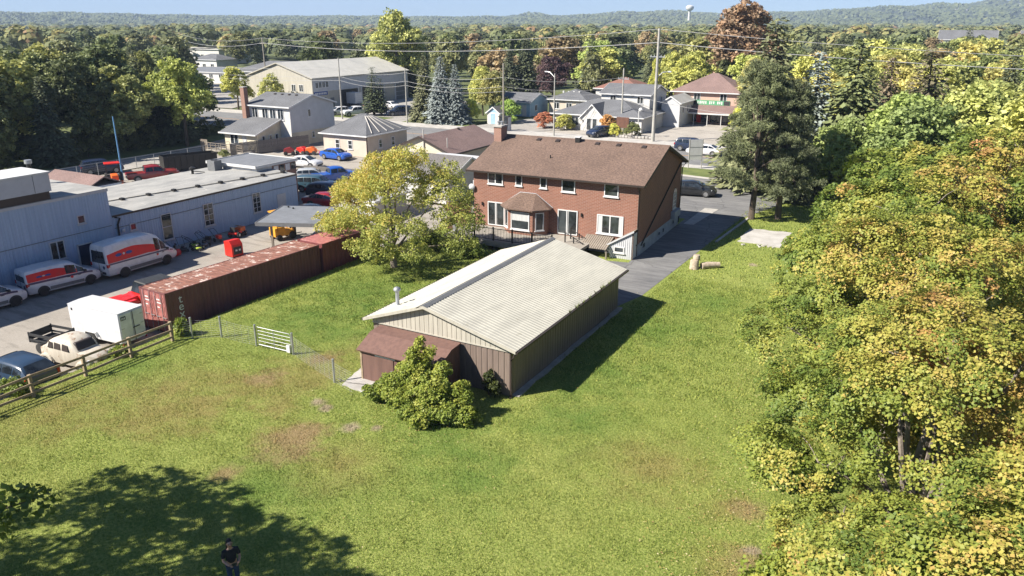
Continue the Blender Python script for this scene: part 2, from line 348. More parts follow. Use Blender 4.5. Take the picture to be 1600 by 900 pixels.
# ---------------------------------------------------------------- ground sheets
def lines(a, b, step, extra=()):
    n = max(1, round((b - a) / step)); s = {round(a + (b - a) * i / n, 3) for i in range(n + 1)} | {e for e in extra if a < e < b}
    return sorted(s)
BANK = (-37.8, -37.4, -37.2, -37.0, -36.8, -36.6, -36.4, -36.0)
def sheet(name, xs, ys, mat, dz=0.0, fz=None):
    vs = [(x, y, (fz or tz)(x, y) + dz) for y in ys for x in xs]; n = len(xs)
    fs = [(j * n + i, j * n + i + 1, (j + 1) * n + i + 1, (j + 1) * n + i) for j in range(len(ys) - 1) for i in range(n - 1)]
    m = MB(); m.add(vs, fs, True); return struct(m.build(name, mat))
def patch(name, pts, mat, z=0.01, thick=0.0):
    m = MB()
    if thick: m.prism([(x, y, z - thick) for x, y in pts], (0, 0, thick))
    else: m.poly([(x, y, z) for x, y in pts])
    return struct(m.build(name, mat))
gx = sorted({-6000, -3000, -1500, -800, -500, -350, -260, -200, -150, 60, 120, 250, 500, 1000, 2500, 6000} | set(lines(-120, 30, 8, BANK)))
gy = sorted({-3000, -800, -200, -60, 180, 260, 400, 700, 1200, 2500, 6000} | set(lines(-20, 140, 6)))
sheet('ground', gx, gy, 'far_ground', -0.10)
sheet('lawn', lines(-37.4, 16, 2.0, BANK), lines(2, 92, 3), 'lawn_grass', 0.0)
sheet('gravel_yard', lines(-88, -36.4, 5, BANK), lines(2, 88, 3), 'gravel', -0.025)
sheet('back_lane', lines(-96, -88.5, 4), lines(18, 93, 3), 'lot_asphalt', -0.02)
sheet('verge', lines(-112, -96, 4), lines(10, 93, 3), 'verge_grass', -0.03)
patch('driveway', [(-19.6, 42.1), (-16.0, 42.0), (-15.25, 45.0), (-15.0, 53), (-14.72, 63.4), (-14.5, 69), (-12.6, 76), (-11.5, 84), (-13.2, 93.2), (-37.5, 93.2), (-37.5, 66.5), (-18.9, 66.5), (-18.6, 51.4), (-22.6, 50.6), (-22.6, 47.8), (-19.8, 47.6)], 'driveway_asphalt', 0.012)
patch('road', [(-420, 93.5), (260, 93.5), (260, 107.6), (-420, 107.6)], 'road_asphalt', 0.008)
patch('pavement', [(-420, 107.6), (260, 107.6), (260, 111.2), (-420, 111.2)], 'pale_concrete', 0.12, 0.2)
patch('near_pavement', [(-420, 91.7), (-37.5, 91.7), (-37.5, 93.5), (-420, 93.5)], 'pale_concrete', 0.12, 0.2)
patch('near_pavement', [(-27, 91.4), (-20.5, 91.4), (-20.5, 93.5), (-27, 93.5)], 'pale_concrete', 0.12, 0.2)
patch('shop_forecourt', [(-46.5, 111.2), (-24, 111.2), (-24, 137.4), (-46.5, 137.4)], 'dusty_lot', 0.02)
patch('garage_forecourt', [(-112, 111.2), (-84, 111.2), (-84, 122), (-90, 150), (-112, 150)], 'lot_asphalt', 0.02)
patch('grass_verge', [(-84, 111.2), (-70.5, 111.2), (-70.5, 118), (-84, 118)], 'verge_grass', 0.06)
patch('grass_verge', [(-101, 111.25), (-89, 111.25), (-89, 116), (-101, 116)], 'verge_grass', 0.045)
patch('side_driveway', [(-70.5, 111.2), (-55.8, 111.2), (-57, 128), (-66, 128)], 'lot_asphalt', 0.03)
patch('parking_bay', [(-56, 111.2), (-46.5, 111.2), (-46.5, 118), (-56, 118)], 'dusty_lot', 0.025)
patch('far_car_park', [(-205, 113), (-128, 113), (-150, 158), (-232, 186), (-250, 150)], 'lot_asphalt', 0.02)
patch('painted_line', [(-420, 100.4), (260, 100.4), (260, 100.55), (-420, 100.55)], 'yellow_paint', 0.014)
# kerbed grass island at the street end of the drive
isl = [(-27, 91.3), (-20.7, 91.3), (-19.6, 89.2), (-20.0, 86.8), (-22.0, 85.8), (-27, 86.6)]
patch('kerb_island', isl, 'pale_concrete', 0.14, 0.2)
cx_, cy_ = -23.4, 88.6
patch('island_grass', [(cx_ + (x - cx_) * 0.93, cy_ + (y - cy_) * 0.9) for x, y in isl], 'verge_grass', 0.17, 0.1)
patch('kerb', [(-14.5, 60.0), (-14.32, 60.0), (-13.8, 70), (-14.0, 70)], 'pale_concrete', 0.10, 0.15)
patch('walkway', [(-18.5, 64.6), (-17.6, 64.6), (-17.2, 71.5), (-18.5, 71.5)], 'concrete', 0.03)
# broken concrete slab lying in the lawn, and the strip under the shed wall
rng = random.Random(4)
def ragged(pts, amp, sub=6):
    out = []
    for i, (a, b) in enumerate(zip(pts, pts[1:] + pts[:1])):
        for k in range(sub):
            f = k / sub; out.append((a[0] + (b[0] - a[0]) * f + rng.uniform(-amp, amp), a[1] + (b[1] - a[1]) * f + rng.uniform(-amp, amp)))
    return out
tag(patch('concrete_slab', ragged([(-12.9, 61.2), (-9.5, 60.9), (-9.7, 66.0), (-13.1, 65.6)], 0.16), 'pale_concrete', 0.05, 0.1), 'pale broken concrete slab set in the lawn by the pine', None)
patch('footing_strip', ragged([(-15.78, 28.6), (-15.45, 28.6), (-15.45, 42.2), (-15.78, 42.2)], 0.05, 14), 'concrete', 0.06, 0.1)
patch('concrete_path', ragged([(-23.6, 25.6), (-21.9, 25.4), (-21.6, 28.2), (-23.7, 29.2), (-24.0, 27.5)], 0.04), 'pale_concrete', 0.05, 0.1)
# loose bits of the slab's broken edge
for i in range(7):
    x, y = -12.6 + rng.uniform(0, 3.2), 60.6 + rng.uniform(-0.4, 0.15); s_ = rng.uniform(0.08, 0.26)
    m = MB(); m.prism([(x + s_ * math.cos(a + i) * rng.uniform(.6, 1), y + .6 * s_ * math.sin(a + i), 0.0) for a in (0, 1.2, 2.3, 3.6, 4.9)], (0.02, 0.01, 0.09))
    tag(m.build('concrete_chunk', 'pale_concrete'), 'small chunk of concrete along the near edge of the broken slab', 'rubble', 'concrete chunks by the slab')

# ---------------------------------------------------------------- grass blades (uncountable)
def mesh_np(name, v, f, mat, tint=None, parent=None, smooth=False):
    """v (n,3) array, f (m,k) array of indices"""
    me = bpy.data.meshes.new(name); n, k = f.shape
    me.vertices.add(len(v)); me.vertices.foreach_set('co', v.astype(np.float32).ravel())
    me.loops.add(n * k); me.loops.foreach_set('vertex_index', f.astype(np.int32).ravel())
    me.polygons.add(n); me.polygons.foreach_set('loop_start', np.arange(0, n * k, k, dtype=np.int32))
    try: me.polygons.foreach_set('loop_total', np.full(n, k, dtype=np.int32))
    except Exception: pass
    if tint is not None:
        a = me.attributes.new('tint', 'FLOAT', 'POINT'); a.data.foreach_set('value', tint.astype(np.float32))
    if smooth: me.polygons.foreach_set('use_smooth', np.ones(n, dtype=bool))
    me.update(calc_edges=True)
    for q in (mat if isinstance(mat, (list, tuple)) else [mat]): me.materials.append(MATS[q])
    o = bpy.data.objects.new(name, me); C.objects.link(o)
    if parent is not None: o.parent = parent
    return o
rs = np.random.RandomState(7)
def blades(n, x0, x1, y0, y1, hmin, hmax, w):
    x = rs.uniform(x0, x1, n); y = rs.uniform(y0, y1, n)
    f = -math.sin(YAW) * x + math.cos(YAW) * y; r = math.cos(YAW) * x + math.sin(YAW) * y
    k = (f > 12) & (np.abs(r) < f * 0.72 + 2)
    k &= ~((x > -24) & (x < -15.6) & (y > 28.4) & (y < 42.6))            # shed
    k &= ~((x > -34) & (x < -14.9 + np.clip((y - 60) / 60, 0, 1)) & (y > 44) & (y < 90) & (x > -19.8))      # drive, house
    k &= ~((x > -34) & (x < -19) & (y > 48) & (y < 92))
    k &= ~((x > -13.0) & (x < -9.6) & (y > 61) & (y < 65.8))
    k &= ~((x > -23.8) & (x < -21.8) & (y > 25.6) & (y < 28.6))
    k &= ~((y > 41.8) & (y < 45.5) & (x < -15.3) & (x > -20))
    return x[k], y[k]
V, F, T = [], [], []
off = 0
for n, y0, y1, h0, h1, w in ((300000, 9, 32, 0.035, 0.11, 0.024), (150000, 32, 50, 0.05, 0.13, 0.042), (50000, 50, 88, 0.06, 0.15, 0.08)):
    x, y = blades(n, -37.3, 2, y0, y1, h0, h1, w); n = len(x)
    z = -0.7 * (lambda q: q * q * (3 - 2 * q))(np.clip((-36.4 - x) / 1.0, 0, 1)) * (1 - (lambda q: q * q * (3 - 2 * q))(np.clip((y - 72) / 15, 0, 1)))
    clump = 0.5 + 0.5 * np.sin(x * 2.1 + 1.7 * np.sin(y * 1.3)) * np.sin(y * 2.7 + 1.1 * np.sin(x * 1.9))
    h = rs.uniform(h0, h1, n) * (0.55 + 0.8 * clump); a = rs.uniform(0, 6.283, n); lean = rs.uniform(0.1, 0.9, n) * h; la = rs.uniform(0, 6.283, n)
    dx, dy = np.cos(a) * w / 2, np.sin(a) * w / 2
    v = np.stack([np.stack([x - dx, y - dy, z - 0.01], 1), np.stack([x + dx, y + dy, z - 0.01], 1), np.stack([x + lean * np.cos(la), y + lean * np.sin(la), z + h], 1)], 1).reshape(-1, 3)
    V.append(v); F.append(np.arange(3 * n).reshape(-1, 3) + off); off += 3 * n; T.append(np.repeat(rs.uniform(0, 1, n), 3))
gr = mesh_np('grass', np.concatenate(V), np.concatenate(F), 'grass_blade', np.concatenate(T))
tag(gr, 'short patchy green and yellowing lawn grass', 'grass', kind='stuff')

# fallen leaves along the maple row and round the bush (uncountable)
n = 2200; x = np.concatenate([rs.normal(-4.2, 1.5, n), rs.normal(-18.5, 1.8, 160), rs.uniform(-34, -8, 350)]); y = np.concatenate([rs.uniform(17, 56, n), rs.normal(24.6, 1.2, 160), rs.uniform(15, 46, 350)])
k = (x > -36) & ~((x > -24) & (x < -15.5) & (y > 26.5) & (y < 42.6)) & (np.abs(x + 6) < 30); x, y = x[k], y[k]; n = len(x); a = rs.uniform(0, 6.283, n); s_ = rs.uniform(.02, .042, n)
cx, cy = np.cos(a) * s_, np.sin(a) * s_; z = rs.uniform(.05, .11, n)
v = np.stack([np.stack([x - cx, y - cy, z], 1), np.stack([x + cy * .7, y - cx * .7, z + .015], 1), np.stack([x + cx, y + cy, z], 1), np.stack([x - cy * .7, y + cx * .7, z + .02], 1)], 1).reshape(-1, 3)
t = NT('fallen_leaf'); t.b.inputs['Roughness'].default_value = .8; at_ = t.n('ShaderNodeAttribute'); at_.attribute_name = 'tint'; t.col(t.ramp(at_.outputs['Fac'], [(0, (.24, .14, .06)), (.5, (.42, .30, .10)), (1, (.50, .44, .26))]))
tag(mesh_np('fallen_leaves', v, np.arange(4 * n).reshape(-1, 4), 'fallen_leaf', np.repeat(rs.rand(n), 4)), 'scattered fallen leaves on the lawn near the maples', 'leaves', kind='stuff')
# ================================================================ metal-clad storage shed
def flat_panel(w, h, d=0.03): return MB().box(0, w, -d, 0, 0, h)
def make_shed():
    t = thing('storage_shed', 'long metal shed with pale ribbed roof and brown walls in the middle of the lawn', 'shed', (-15.8, 28.5, 0))
    W, L, EV, RZ = 8.0, 13.6, 2.4, 3.78; RX = -4.65      # width (to -x), length, eave, ridge height, ridge x
    m = MB(); m.box(-W, 0, 0, L, 0, EV - 0.02)
    m.prism([(-W, 0.0, EV - 0.02), (0, 0.0, EV - 0.02), (RX, 0.0, RZ - 0.06)], (0, L, 0))
    m.build('wall_core', 'brown_steel', t)
    # brown ribbed boards, front and right side, each its own piece
    pw = 0.305
    fb = None
    for i in range(26):
        x = -W + i * (W / 26)
        q = MB(); q.prism([(0.012, 0, 0.05), (W / 26 - 0.012, 0, 0.05), (W / 26 - 0.05, -0.022, 0.05), (0.05, -0.022, 0.05)], (0, 0, EV - 0.1)) if fb is None else None
        if fb is None: fb = q.build('siding_board', 'brown_steel', t); fb.location = (x, 0, 0)
        else: inst('siding_board', fb, t, (x, 0, 0))
    n = 46
    for i in range(n): inst('siding_board', fb, t, (0, L * i / n, 0), R(90), (L / n / (W / 26), 1, 1))
    # cream gable boards
    k = 30
    for i in range(k):
        x0, x1 = -W + W * i / k, -W + W * (i + 1) / k
        def zt(x): return EV + 0.02 + (x + W) / (RX + W) * (RZ - EV - 0.12) if x < RX else EV + 0.02 + (-x) / (-RX) * (RZ - EV - 0.12)
        a, b = x0 + 0.012, x1 - 0.012
        pts = [(a, -0.03, EV - 0.06), (b, -0.03, EV - 0.06), (b, -0.03, zt(b))] + ([(RX, -0.03, zt(RX))] if a < RX < b else []) + [(a, -0.03, zt(a))]
        MB().prism(pts, (0, -0.025, 0)).build('gable_board', 'cream_steel', t)
    MB().box(-W - 0.02, 0.02, -0.075, -0.028, EV - 0.12, EV - 0.06).build('gable_trim', 'cream_steel', t)
    # roof: ribbed sheets on both pitches
    OH, OG = 0.42, 0.30
    def slope(name, xe, mat, cnt):
        ze = EV + 0.10
        wsh = (L + 2 * OG) / cnt; src = None
        for i in range(cnt):
            y0 = -OG + i * wsh
            if src is None:
                q = MB(); P = []
                ribs = 4
                for r in range(ribs):
                    a = wsh * r / ribs; s_ = wsh / ribs
                    P += [(a, 0), (a + s_ * 0.30, 0), (a + s_ * 0.42, 0.020), (a + s_ * 0.58, 0.020), (a + s_ * 0.70, 0)]
                P.append((wsh, 0)); nn = len(P)
                vs = [(xe, y, ze + h) for y, h in P] + [(RX, y, RZ + 0.02 + h) for y, h in P]
                q.add(vs, [(j, j + 1, nn + j + 1, nn + j) for j in range(nn - 1)])
                q.add([(xe, 0, ze - 0.03), (xe, wsh - 0.006, ze - 0.03), (RX, wsh - 0.006, RZ - 0.01), (RX, 0, RZ - 0.01)], [(0, 1, 2, 3)])
                src = q.build(name, mat, t); src.location = (0, y0, 0)
            else: inst(name, src, t, (0, y0, 0))
    slope('roof_sheet', 0.0 + OH, 'shed_roof_steel', 15); slope('roof_sheet', -W - OH, 'shed_roof_steel', 15)
    m = MB(); m.prism([(RX - 0.20, -OG - 0.02, RZ + 0.0), (RX, -OG - 0.02, RZ + 0.085), (RX + 0.20, -OG - 0.02, RZ + 0.0), (RX, -OG - 0.02, RZ + 0.06)], (0, L + 2 * OG + 0.04, 0)); m.build('ridge_cap', 'grey_plastic', t)
    # open ridge vent slot, dark line along the ridge on the far pitch
    sl = (RZ - EV) / (W + RX + OH)
    m = MB(); m.prism([(RX - 0.42, -OG - 0.05, RZ - 0.42 * sl + 0.045), (RX - 0.30, -OG - 0.05, RZ - 0.30 * sl + 0.075), (RX - 0.22, -OG - 0.05, RZ - 0.22 * sl + 0.05), (RX - 0.40, -OG - 0.05, RZ - 0.4 * sl + 0.03)], (0, L + 2 * OG + 0.1, 0)); m.build('ridge_flashing', 'dark_trim', t)
    # rake fascias and gutter
    for xe in (OH, -W - OH):
        MB().prism([(xe, -OG - 0.03, EV + 0.13), (RX, -OG - 0.03, RZ + 0.05), (RX, -OG - 0.03, RZ - 0.10), (xe, -OG - 0.03, EV - 0.02)], (0, 0.03, 0)).build('rake_fascia', 'cream_steel', t)
        MB().prism([(xe, -OG + 0.004, EV + 0.02), (RX, -OG + 0.004, RZ - 0.055), (RX, -0.07, RZ - 0.055), (xe, -0.07, EV + 0.02)], (0, 0, 0.012)).build('soffit', 'cream_steel', t)
    for xe, s_ in ((OH, 1), (-W - OH, -1)):
        m = MB(); m.prism([(xe - 0.02 * s_, -OG, EV + 0.08), (xe + 0.11 * s_, -OG, EV + 0.08), (xe + 0.10 * s_, -OG, EV - 0.02), (xe - 0.01 * s_, -OG, EV - 0.03)], (0, L + 2 * OG, 0)); m.build('gutter', 'dark_trim', t)
        MB().box(min(xe - 0.03 * s_, -0.0 if s_ > 0 else -W), max(xe - 0.03 * s_, 0.0 if s_ > 0 else -W), 0, L, EV - 0.005, EV + 0.015).build('eave_soffit', 'cream_steel', t)
    m = MB(); m.tube([(OH - 0.02, -0.1, EV - 0.02), (0.2, -0.06, EV - 0.25), (0.06, -0.06, EV - 0.5), (0.06, -0.06, 0.1), (0.1, -0.25, 0.04)], 0.045, 6); m.build('downpipe', 'dark_trim', t)
    m = MB(); m.box(-0.03, 0.05, -0.05, 0.05, 0.03, EV); m.build('corner_trim', 'dark_trim', t)
    # flue pipe on the far pitch
    fx, fy = -7.45, 1.35; fz = EV + (fx + W + OH) * sl
    f = MB().lathe((fx, fy, fz - 0.1), [(0.15, 0), (0.15, 0.14), (0.10, 0.2), (0.10, 0.95)], 12).build('flue_pipe', 'galvanised', t)
    MB().lathe((fx, fy, fz + 0.85), [(0.13, 0), (0.19, 0.05), (0.19, 0.13), (0.13, 0.20), (0.02, 0.25)], 12).build('flue_cap', 'galvanised', f)
    return t
shed = make_shed()
# weeds rooted in the shed gutter
for i, y in enumerate((34.0, 34.8, 35.2, 35.7, 36.5, 37.4, 38.2, 38.6, 39.3)):
    m = MB(); r_ = random.Random(i)
    for k in range(9):
        a, h = r_.uniform(0, 6.28), r_.uniform(0.12, 0.34); dx, dy = math.cos(a) * h * 0.4, math.sin(a) * h * 0.9
        m.add([(-0.02, 0, 0), (0.02, 0.02, 0), (dx, dy, h)], [(0, 1, 2)])
    o = m.build('gutter_weed', 'verge_grass'); o.location = (-15.33, y, 2.45)
    tag(o, 'small dry weed tuft sprouting from the gutter of the metal shed', 'weed', 'weeds in the shed gutter')

# brown plywood lean-to against the shed front
t = thing('wooden_lean_to', 'reddish brown wooden outbuilding against the front of the metal shed, behind the bush', 'shed', (-18.55, 26.6, 0))
W_, D_ = 4.6, 1.80
MB().box(-W_, 0, 0, D_, 0, 1.72).build('wall', 'rust_brown_ply', t)
MB().prism([(0, 0.02, 1.721), (0, D_ - 0.02, 1.721), (0, D_ - 0.02, 2.12), (0, 1.0, 2.1)], (-W_, 0, 0)).build('upper_wall', 'rust_brown_ply', t)
MB().prism([(0.10, -0.20, 1.66), (0.10, 0.95, 2.20), (0.10, D_ - 0.02, 2.26), (0.10, D_ - 0.02, 2.20), (0.10, 0.97, 2.13), (0.10, -0.17, 1.60)], (-W_ - 0.2, 0, 0)).build('roof', 'rust_brown_ply', t)
MB().box(-W_ + 0.9, -W_ + 2.1, -0.03, 0.0, 1.45, 1.53).build('lintel', 'white_paint', t)
d = MB().box(-W_ + 1.0, -W_ + 2.0, -0.035, 0.0, 0.05, 1.44).build('door', 'rust_brown_ply', t)
MB().box(-W_ + 1.85, -W_ + 1.92, -0.07, -0.035, 0.75, 0.88).build('handle', 'galvanised', d)
MB().box(-W_ - 0.02, -W_ + 0.08, -0.025, 0.0, 0, 1.6).build('corner_board', 'fence_wood', t)
for i in range(5): MB().box(-W_ + 2.3 + i * 0.55, -W_ + 2.34 + i * 0.55, -0.02, 0.0, 0.0, 1.6).build('batten', 'rust_brown_ply', t)
for i in range(3): MB().box(0.0, 0.02, 0.3 + i * 0.55, 0.34 + i * 0.55, 0.0, 1.72).build('batten', 'rust_brown_ply', t)
tag(MB().tube([(-24.2, 25.95, 0.07), (-23.4, 25.85, 0.08), (-22.7, 26.05, 0.08), (-22.0, 26.1, 0.07), (-21.6, 26.4, 0.07)], 0.018, 5).build('garden_hose', 'dark_trim'), 'thin dark hose lying across the concrete by the lean-to', 'hose')

# ================================================================ windows
def window(parent, x, y, z, w, h, style='double', frame='white_vinyl', d=(1, 0), sill=True, glassm='window_glass', inner=None):
    """upright window on a wall; (x,y,z) lower-left seen from outside, d = unit direction along the wall, outside to the right-hand side of d"""
    ux, uy = d; nx, ny = uy, -ux
    def P(s, o, zz): return (x + ux * s + nx * o, y + uy * s + ny * o, z + zz)
    def bar(m, s0, s1, z0, z1, o0, o1):
        m.add([P(s0, o0, z0), P(s1, o0, z0), P(s1, o1, z0), P(s0, o1, z0), P(s0, o0, z1), P(s1, o0, z1), P(s1, o1, z1), P(s0, o1, z1)],
              [(3, 2, 1, 0), (4, 5, 6, 7), (0, 1, 5, 4), (1, 2, 6, 5), (2, 3, 7, 6), (3, 0, 4, 7)])
    fw = 0.075 if w > 0.5 else 0.05
    m = MB()
    bar(m, 0, fw, 0, h, -0.03, 0.045); bar(m, w - fw, w, 0, h, -0.03, 0.045); bar(m, fw, w - fw, 0, fw, -0.03, 0.043); bar(m, fw, w - fw, h - fw, h, -0.03, 0.043)
    f = m.build('window', frame, parent)
    m = MB()
    if style == 'double': bar(m, w / 2 - 0.04, w / 2 + 0.04, fw, h - fw, -0.02, 0.040)
    elif style == 'sash': bar(m, fw, w - fw, h / 2 - 0.03, h / 2 + 0.03, -0.02, 0.040)
    elif style == 'slider': bar(m, w * 0.44, w * 0.44 + 0.07, fw, h - fw, -0.02, 0.042); bar(m, w * 0.47 + 0.08, w * 0.47 + 0.12, fw, h - fw, -0.02, 0.038)
    elif style == 'grid':
        bar(m, w / 2 - 0.025, w / 2 + 0.025, fw, h - fw, -0.02, 0.036)
        for k in (1, 2, 3): bar(m, fw, w - fw, h * k / 4 - 0.02, h * k / 4 + 0.02, -0.02, 0.032)
    if m.v: m.build('glazing_bar', frame, f)
    m = MB(); bar(m, fw, w - fw, fw, h - fw, 0.008, 0.014); m.build('pane', glassm, f)
    if inner == 'curtains':
        m = MB(); bar(m, fw + 0.02, fw + w * 0.17, fw, h - fw, 0.014, 0.017); m.build('curtain', 'curtain', f)
        m = MB(); bar(m, w - fw - w * 0.13, w - fw - 0.02, fw, h - fw, 0.014, 0.017); m.build('curtain', 'curtain', f)
    if inner == 'blind':
        m = MB(); bar(m, fw, w - fw, h * 0.50, h - fw, 0.014, 0.017); m.build('blind', 'curtain', f)
    if sill: m = MB(); bar(m, -0.06, w + 0.06, -0.08, -0.005, -0.02, 0.09); m.build('sill', frame, f)
    return f

# ================================================================ red brick house
def make_house():
    A = R(2.0)
    t = thing('brick_house', 'large two-storey red brick house with brown shingle roof behind the metal shed', 'house', (-18.55, 53.1, 0), A)
    W, D, EV, RZ = 14.05, 11.3, 5.62, 7.55
    MB().box(-W, 0, 0, D, 0.95, EV).build('wall', 'red_brick', t)
    MB().box(-W + 0.03, -0.03 + 0.0, 0.03, D - 0.03, -0.1, 0.95).build('foundation', 'foundation', t)
    MB().box(-0.06, 0.02, 0.35, D - 0.02, -0.05, 0.98).build('foundation_render', 'foundation', t)
    for i, (y, w, h) in enumerate(((1.0, 0.75, 0.5), (5.15, 0.55, 0.42), (6.35, 0.5, 0.42), (9.3, 0.55, 0.45))):
        window(t, 0.02, y, 0.32, w, h, 'none', 'foundation', (0, 1), False)
    # gables
    for x in (0, -W + 0.28): MB().prism([(x, 0, EV), (x, D, EV), (x, D / 2, RZ - 0.12)], (-0.28, 0, 0)).build('gable_wall', 'red_brick', t)
    # roof
    OH, OG = 0.45, 0.42; s = (RZ - EV) / (D / 2)
    def pitch(y0, sg):
        ze = EV - OH * s + 0.06
        return MB().prism([(OG, y0 - OH * sg, ze), (OG, D / 2, RZ + 0.06), (OG, D / 2, RZ - 0.04), (OG, y0 - OH * sg, ze - 0.1)], (-W - 2 * OG, 0, 0))
    r1 = pitch(0, 1).build('roof', 'brown_shingle', t); r2 = pitch(D, -1).build('roof', 'brown_shingle', t)
    zb = EV - OH * s - 0.02
    for y0, sg in ((0, 1), (D, -1)):
        MB().prism([(OG, y0 - OH * sg - 0.02 * sg, zb + 0.06), (OG, y0 - (OH + 0.12) * sg, zb + 0.06), (OG, y0 - (OH + 0.11) * sg, zb - 0.06), (OG, y0 - (OH + 0.02) * sg, zb - 0.07)], (-W - 2 * OG, 0, 0)).build('gutter', 'dark_trim', t)
        MB().box(-W - OG, OG, min(y0 - OH * sg, y0), max(y0 - OH * sg, y0), zb - 0.05, zb - 0.03).build('soffit', 'cream_siding', t)
        for xx in (OG - 0.03, -W - OG):
            MB().prism([(xx, y0 - (OH + .005) * sg, zb + 0.05), (xx, D / 2, RZ + 0.02), (xx, D / 2, RZ - 0.16), (xx, y0 - (OH + .005) * sg, zb - 0.12)], (0.034, 0, 0)).build('bargeboard', 'dark_trim', t)
    MB().prism([(OG + .01, D / 2 - 0.16, RZ + 0.02), (OG + .01, D / 2, RZ + 0.095), (OG + .01, D / 2 + 0.16, RZ + 0.02)], (-W - 2 * OG - .02, 0, 0)).build('ridge_cap', 'brown_shingle', r1)
    for x in (-10.6, -8.9, -5.4, -3.6, -1.5):
        zz = RZ - 0.55 * s + 0.06
        MB().prism([(x - 0.2, D / 2 - 0.75, zz - 0.09), (x + 0.2, D / 2 - 0.75, zz - 0.09), (x + 0.17, D / 2 - 0.75, zz + 0.04), (x - 0.17, D / 2 - 0.75, zz + 0.04)], (0, 0.4, 0.08)).build('roof_vent', 'dark_trim', r1)
    b = MB().box(-7.35, -6.95, D / 2 - 0.6, D / 2 - 0.2, RZ - 0.25, RZ + 0.26).build('turbine_vent', 'black_iron', r1)
    MB().box(-7.4, -6.9, D / 2 - 0.65, D / 2 - 0.15, RZ + 0.26, RZ + 0.32).build('vent_cap', 'grey_siding', b)
    MB().cyl((-8.3, 2.3, EV + 2.3 * s), 0.05, 0.32, 8).build('plumbing_stack', 'black_iron', r1)
    # chimney at the left end
    ch = MB().box(-W - 0.42, -W + 0.28, 4.3, 5.4, 5.0, 8.35).build('chimney', 'chimney_brick', t)
    MB().box(-W - 0.50, -W + 0.36, 4.22, 5.48, 8.35, 8.47).build('chimney_cap', 'pale_concrete', ch)
    for dx in (-0.24, 0.08): MB().lathe((-W + dx, 4.85, 8.47), [(0.11, 0), (0.10, 0.22), (0.16, 0.24), (0.16, 0.28), (0.02, 0.36)], 10).build('chimney_pot', 'galvanised', ch)
    # rear windows
    for (x0, z1, x1, z0, st, inn) in ((-12.72, 5.50, -11.36, 4.46, 'double', None), (-10.24, 5.50, -9.66, 4.52, 'none', None), (-8.11, 5.48, -7.52, 4.52, 'none', None),
                                      (-6.27, 5.48, -5.16, 4.42, 'none', None), (-2.81, 5.48, -1.68, 4.40, 'none', None), (-3.30, 2.96, -1.20, 1.50, 'double', 'curtains')):
        window(t, x0, -0.02, z0, x1 - x0, z1 - z0, st, inner=inn)
    for (x0, x1) in ((-12.75, -11.22), (-6.55, -4.89)):
        window(t, x0, -0.02, 1.06, x1 - x0, 1.94, 'slider', sill=False).name = 'patio_door'
    for x in (-13.24, -4.56):
        q = MB().box(x - 0.05, x + 0.05, -0.12, 0, 2.62, 2.88).build('wall_lamp', 'black_iron', t)
    MB().box(-W - 0.3, -W - 0.02, 0.4, 0.5, 4.0, 4.5).build('utility_meter', 'grey_siding', t)
    MB().lathe((-W - 0.1, -0.28, 4.05), [(0.02, 0), (0.20, 0.04), (0.28, 0.12)], 14, 'y').build('satellite_dish', 'grey_siding', t)
    # bay
    BX0, BX1, BZ = -10.95, -7.30, 3.02
    fp = [(BX0, 0), (BX0, -0.55), (BX0 + 0.8, -1.35), (BX1 - 0.8, -1.35), (BX1, -0.55), (BX1, 0)]
    MB().prism([(x, y, 0.5) for x, y in fp], (0, 0, BZ - 0.5)).build('bay_wall', 'red_brick', t)
    e = 0.32; fo = [(BX0 - e, 0.0), (BX0 - e, -0.65), (BX0 + 0.68, -1.35 - e), (BX1 - 0.68, -1.35 - e), (BX1 + e, -0.65), (BX1 + e, 0.0)]
    m = MB(); tp = [(BX0 + 1.15, 0.0, 4.02), (BX1 - 1.15, 0.0, 4.02)]
    m.add([(x, y, BZ) for x, y in fo] + tp + [(x, y, BZ - 0.10) for x, y in fo],
          [(0, 1, 6), (1, 2, 6), (2, 3, 7, 6), (3, 4, 7), (4, 5, 7), (8, 9, 1, 0), (9, 10, 2, 1), (10, 11, 3, 2), (11, 12, 4, 3), (12, 13, 5, 4), (13, 12, 11, 10, 9, 8)])
    br = m.build('bay_roof', 'brown_shingle', t)
    for a, b_ in ((tp[0], tp[1]), ((fo[0][0], 0, BZ + .01), tp[0]), ((fo[5][0], 0, BZ + .01), tp[1])): MB().tube([a, b_], 0.032, 5).build('flashing', 'foundation', br)
    window(t, BX0 + 0.98, -1.352, 1.35, 1.60, 1.42, 'none', inner='blind')
    for (a, b_) in ((fp[1], fp[2]), (fp[3], fp[4])):
        dx, dy = b_[0] - a[0], b_[1] - a[1]; ln = math.hypot(dx, dy); ux, uy = dx / ln, dy / ln
        window(t, a[0] + ux * 0.22, a[1] + uy * 0.22, 1.35, 0.70, 1.42, 'none', d=(ux, uy))
    # downpipe, side window under an arch, power cable run
    m = MB(); m.tube([(-0.12, -0.42, EV - 0.2), (-0.10, -0.12, EV - 0.5), (-0.06, -0.07, EV - 0.6), (-0.06, -0.07, 0.1)], 0.05, 6); m.build('downpipe', 'dark_trim', t)
    m = MB(); m.tube([(0.05, 10.8, 5.45), (0.06, 0.65, 0.75)], 0.055, 6); m.build('drain_conduit', 'black_iron', t)
    m = MB(); m.tube([(0.30, 11.45, 5.35), (0.10, 11.2, 5.0), (0.06, 11.2, 0.2)], 0.05, 6); m.build('downpipe', 'dark_trim', t)
    aw = window(t, 0.002, 9.2, 1.75, 0.9, 1.35, 'grid', d=(0, 1))
    m = MB(); m.prism([(0.0, 9.15 + 0.5 - 0.5 * math.cos(a), 3.1 + 0.42 * math.sin(a)) for a in [math.pi * i / 10 for i in range(11)]], (0.03, 0, 0)); m.build('arch_pane', 'window_glass', aw)
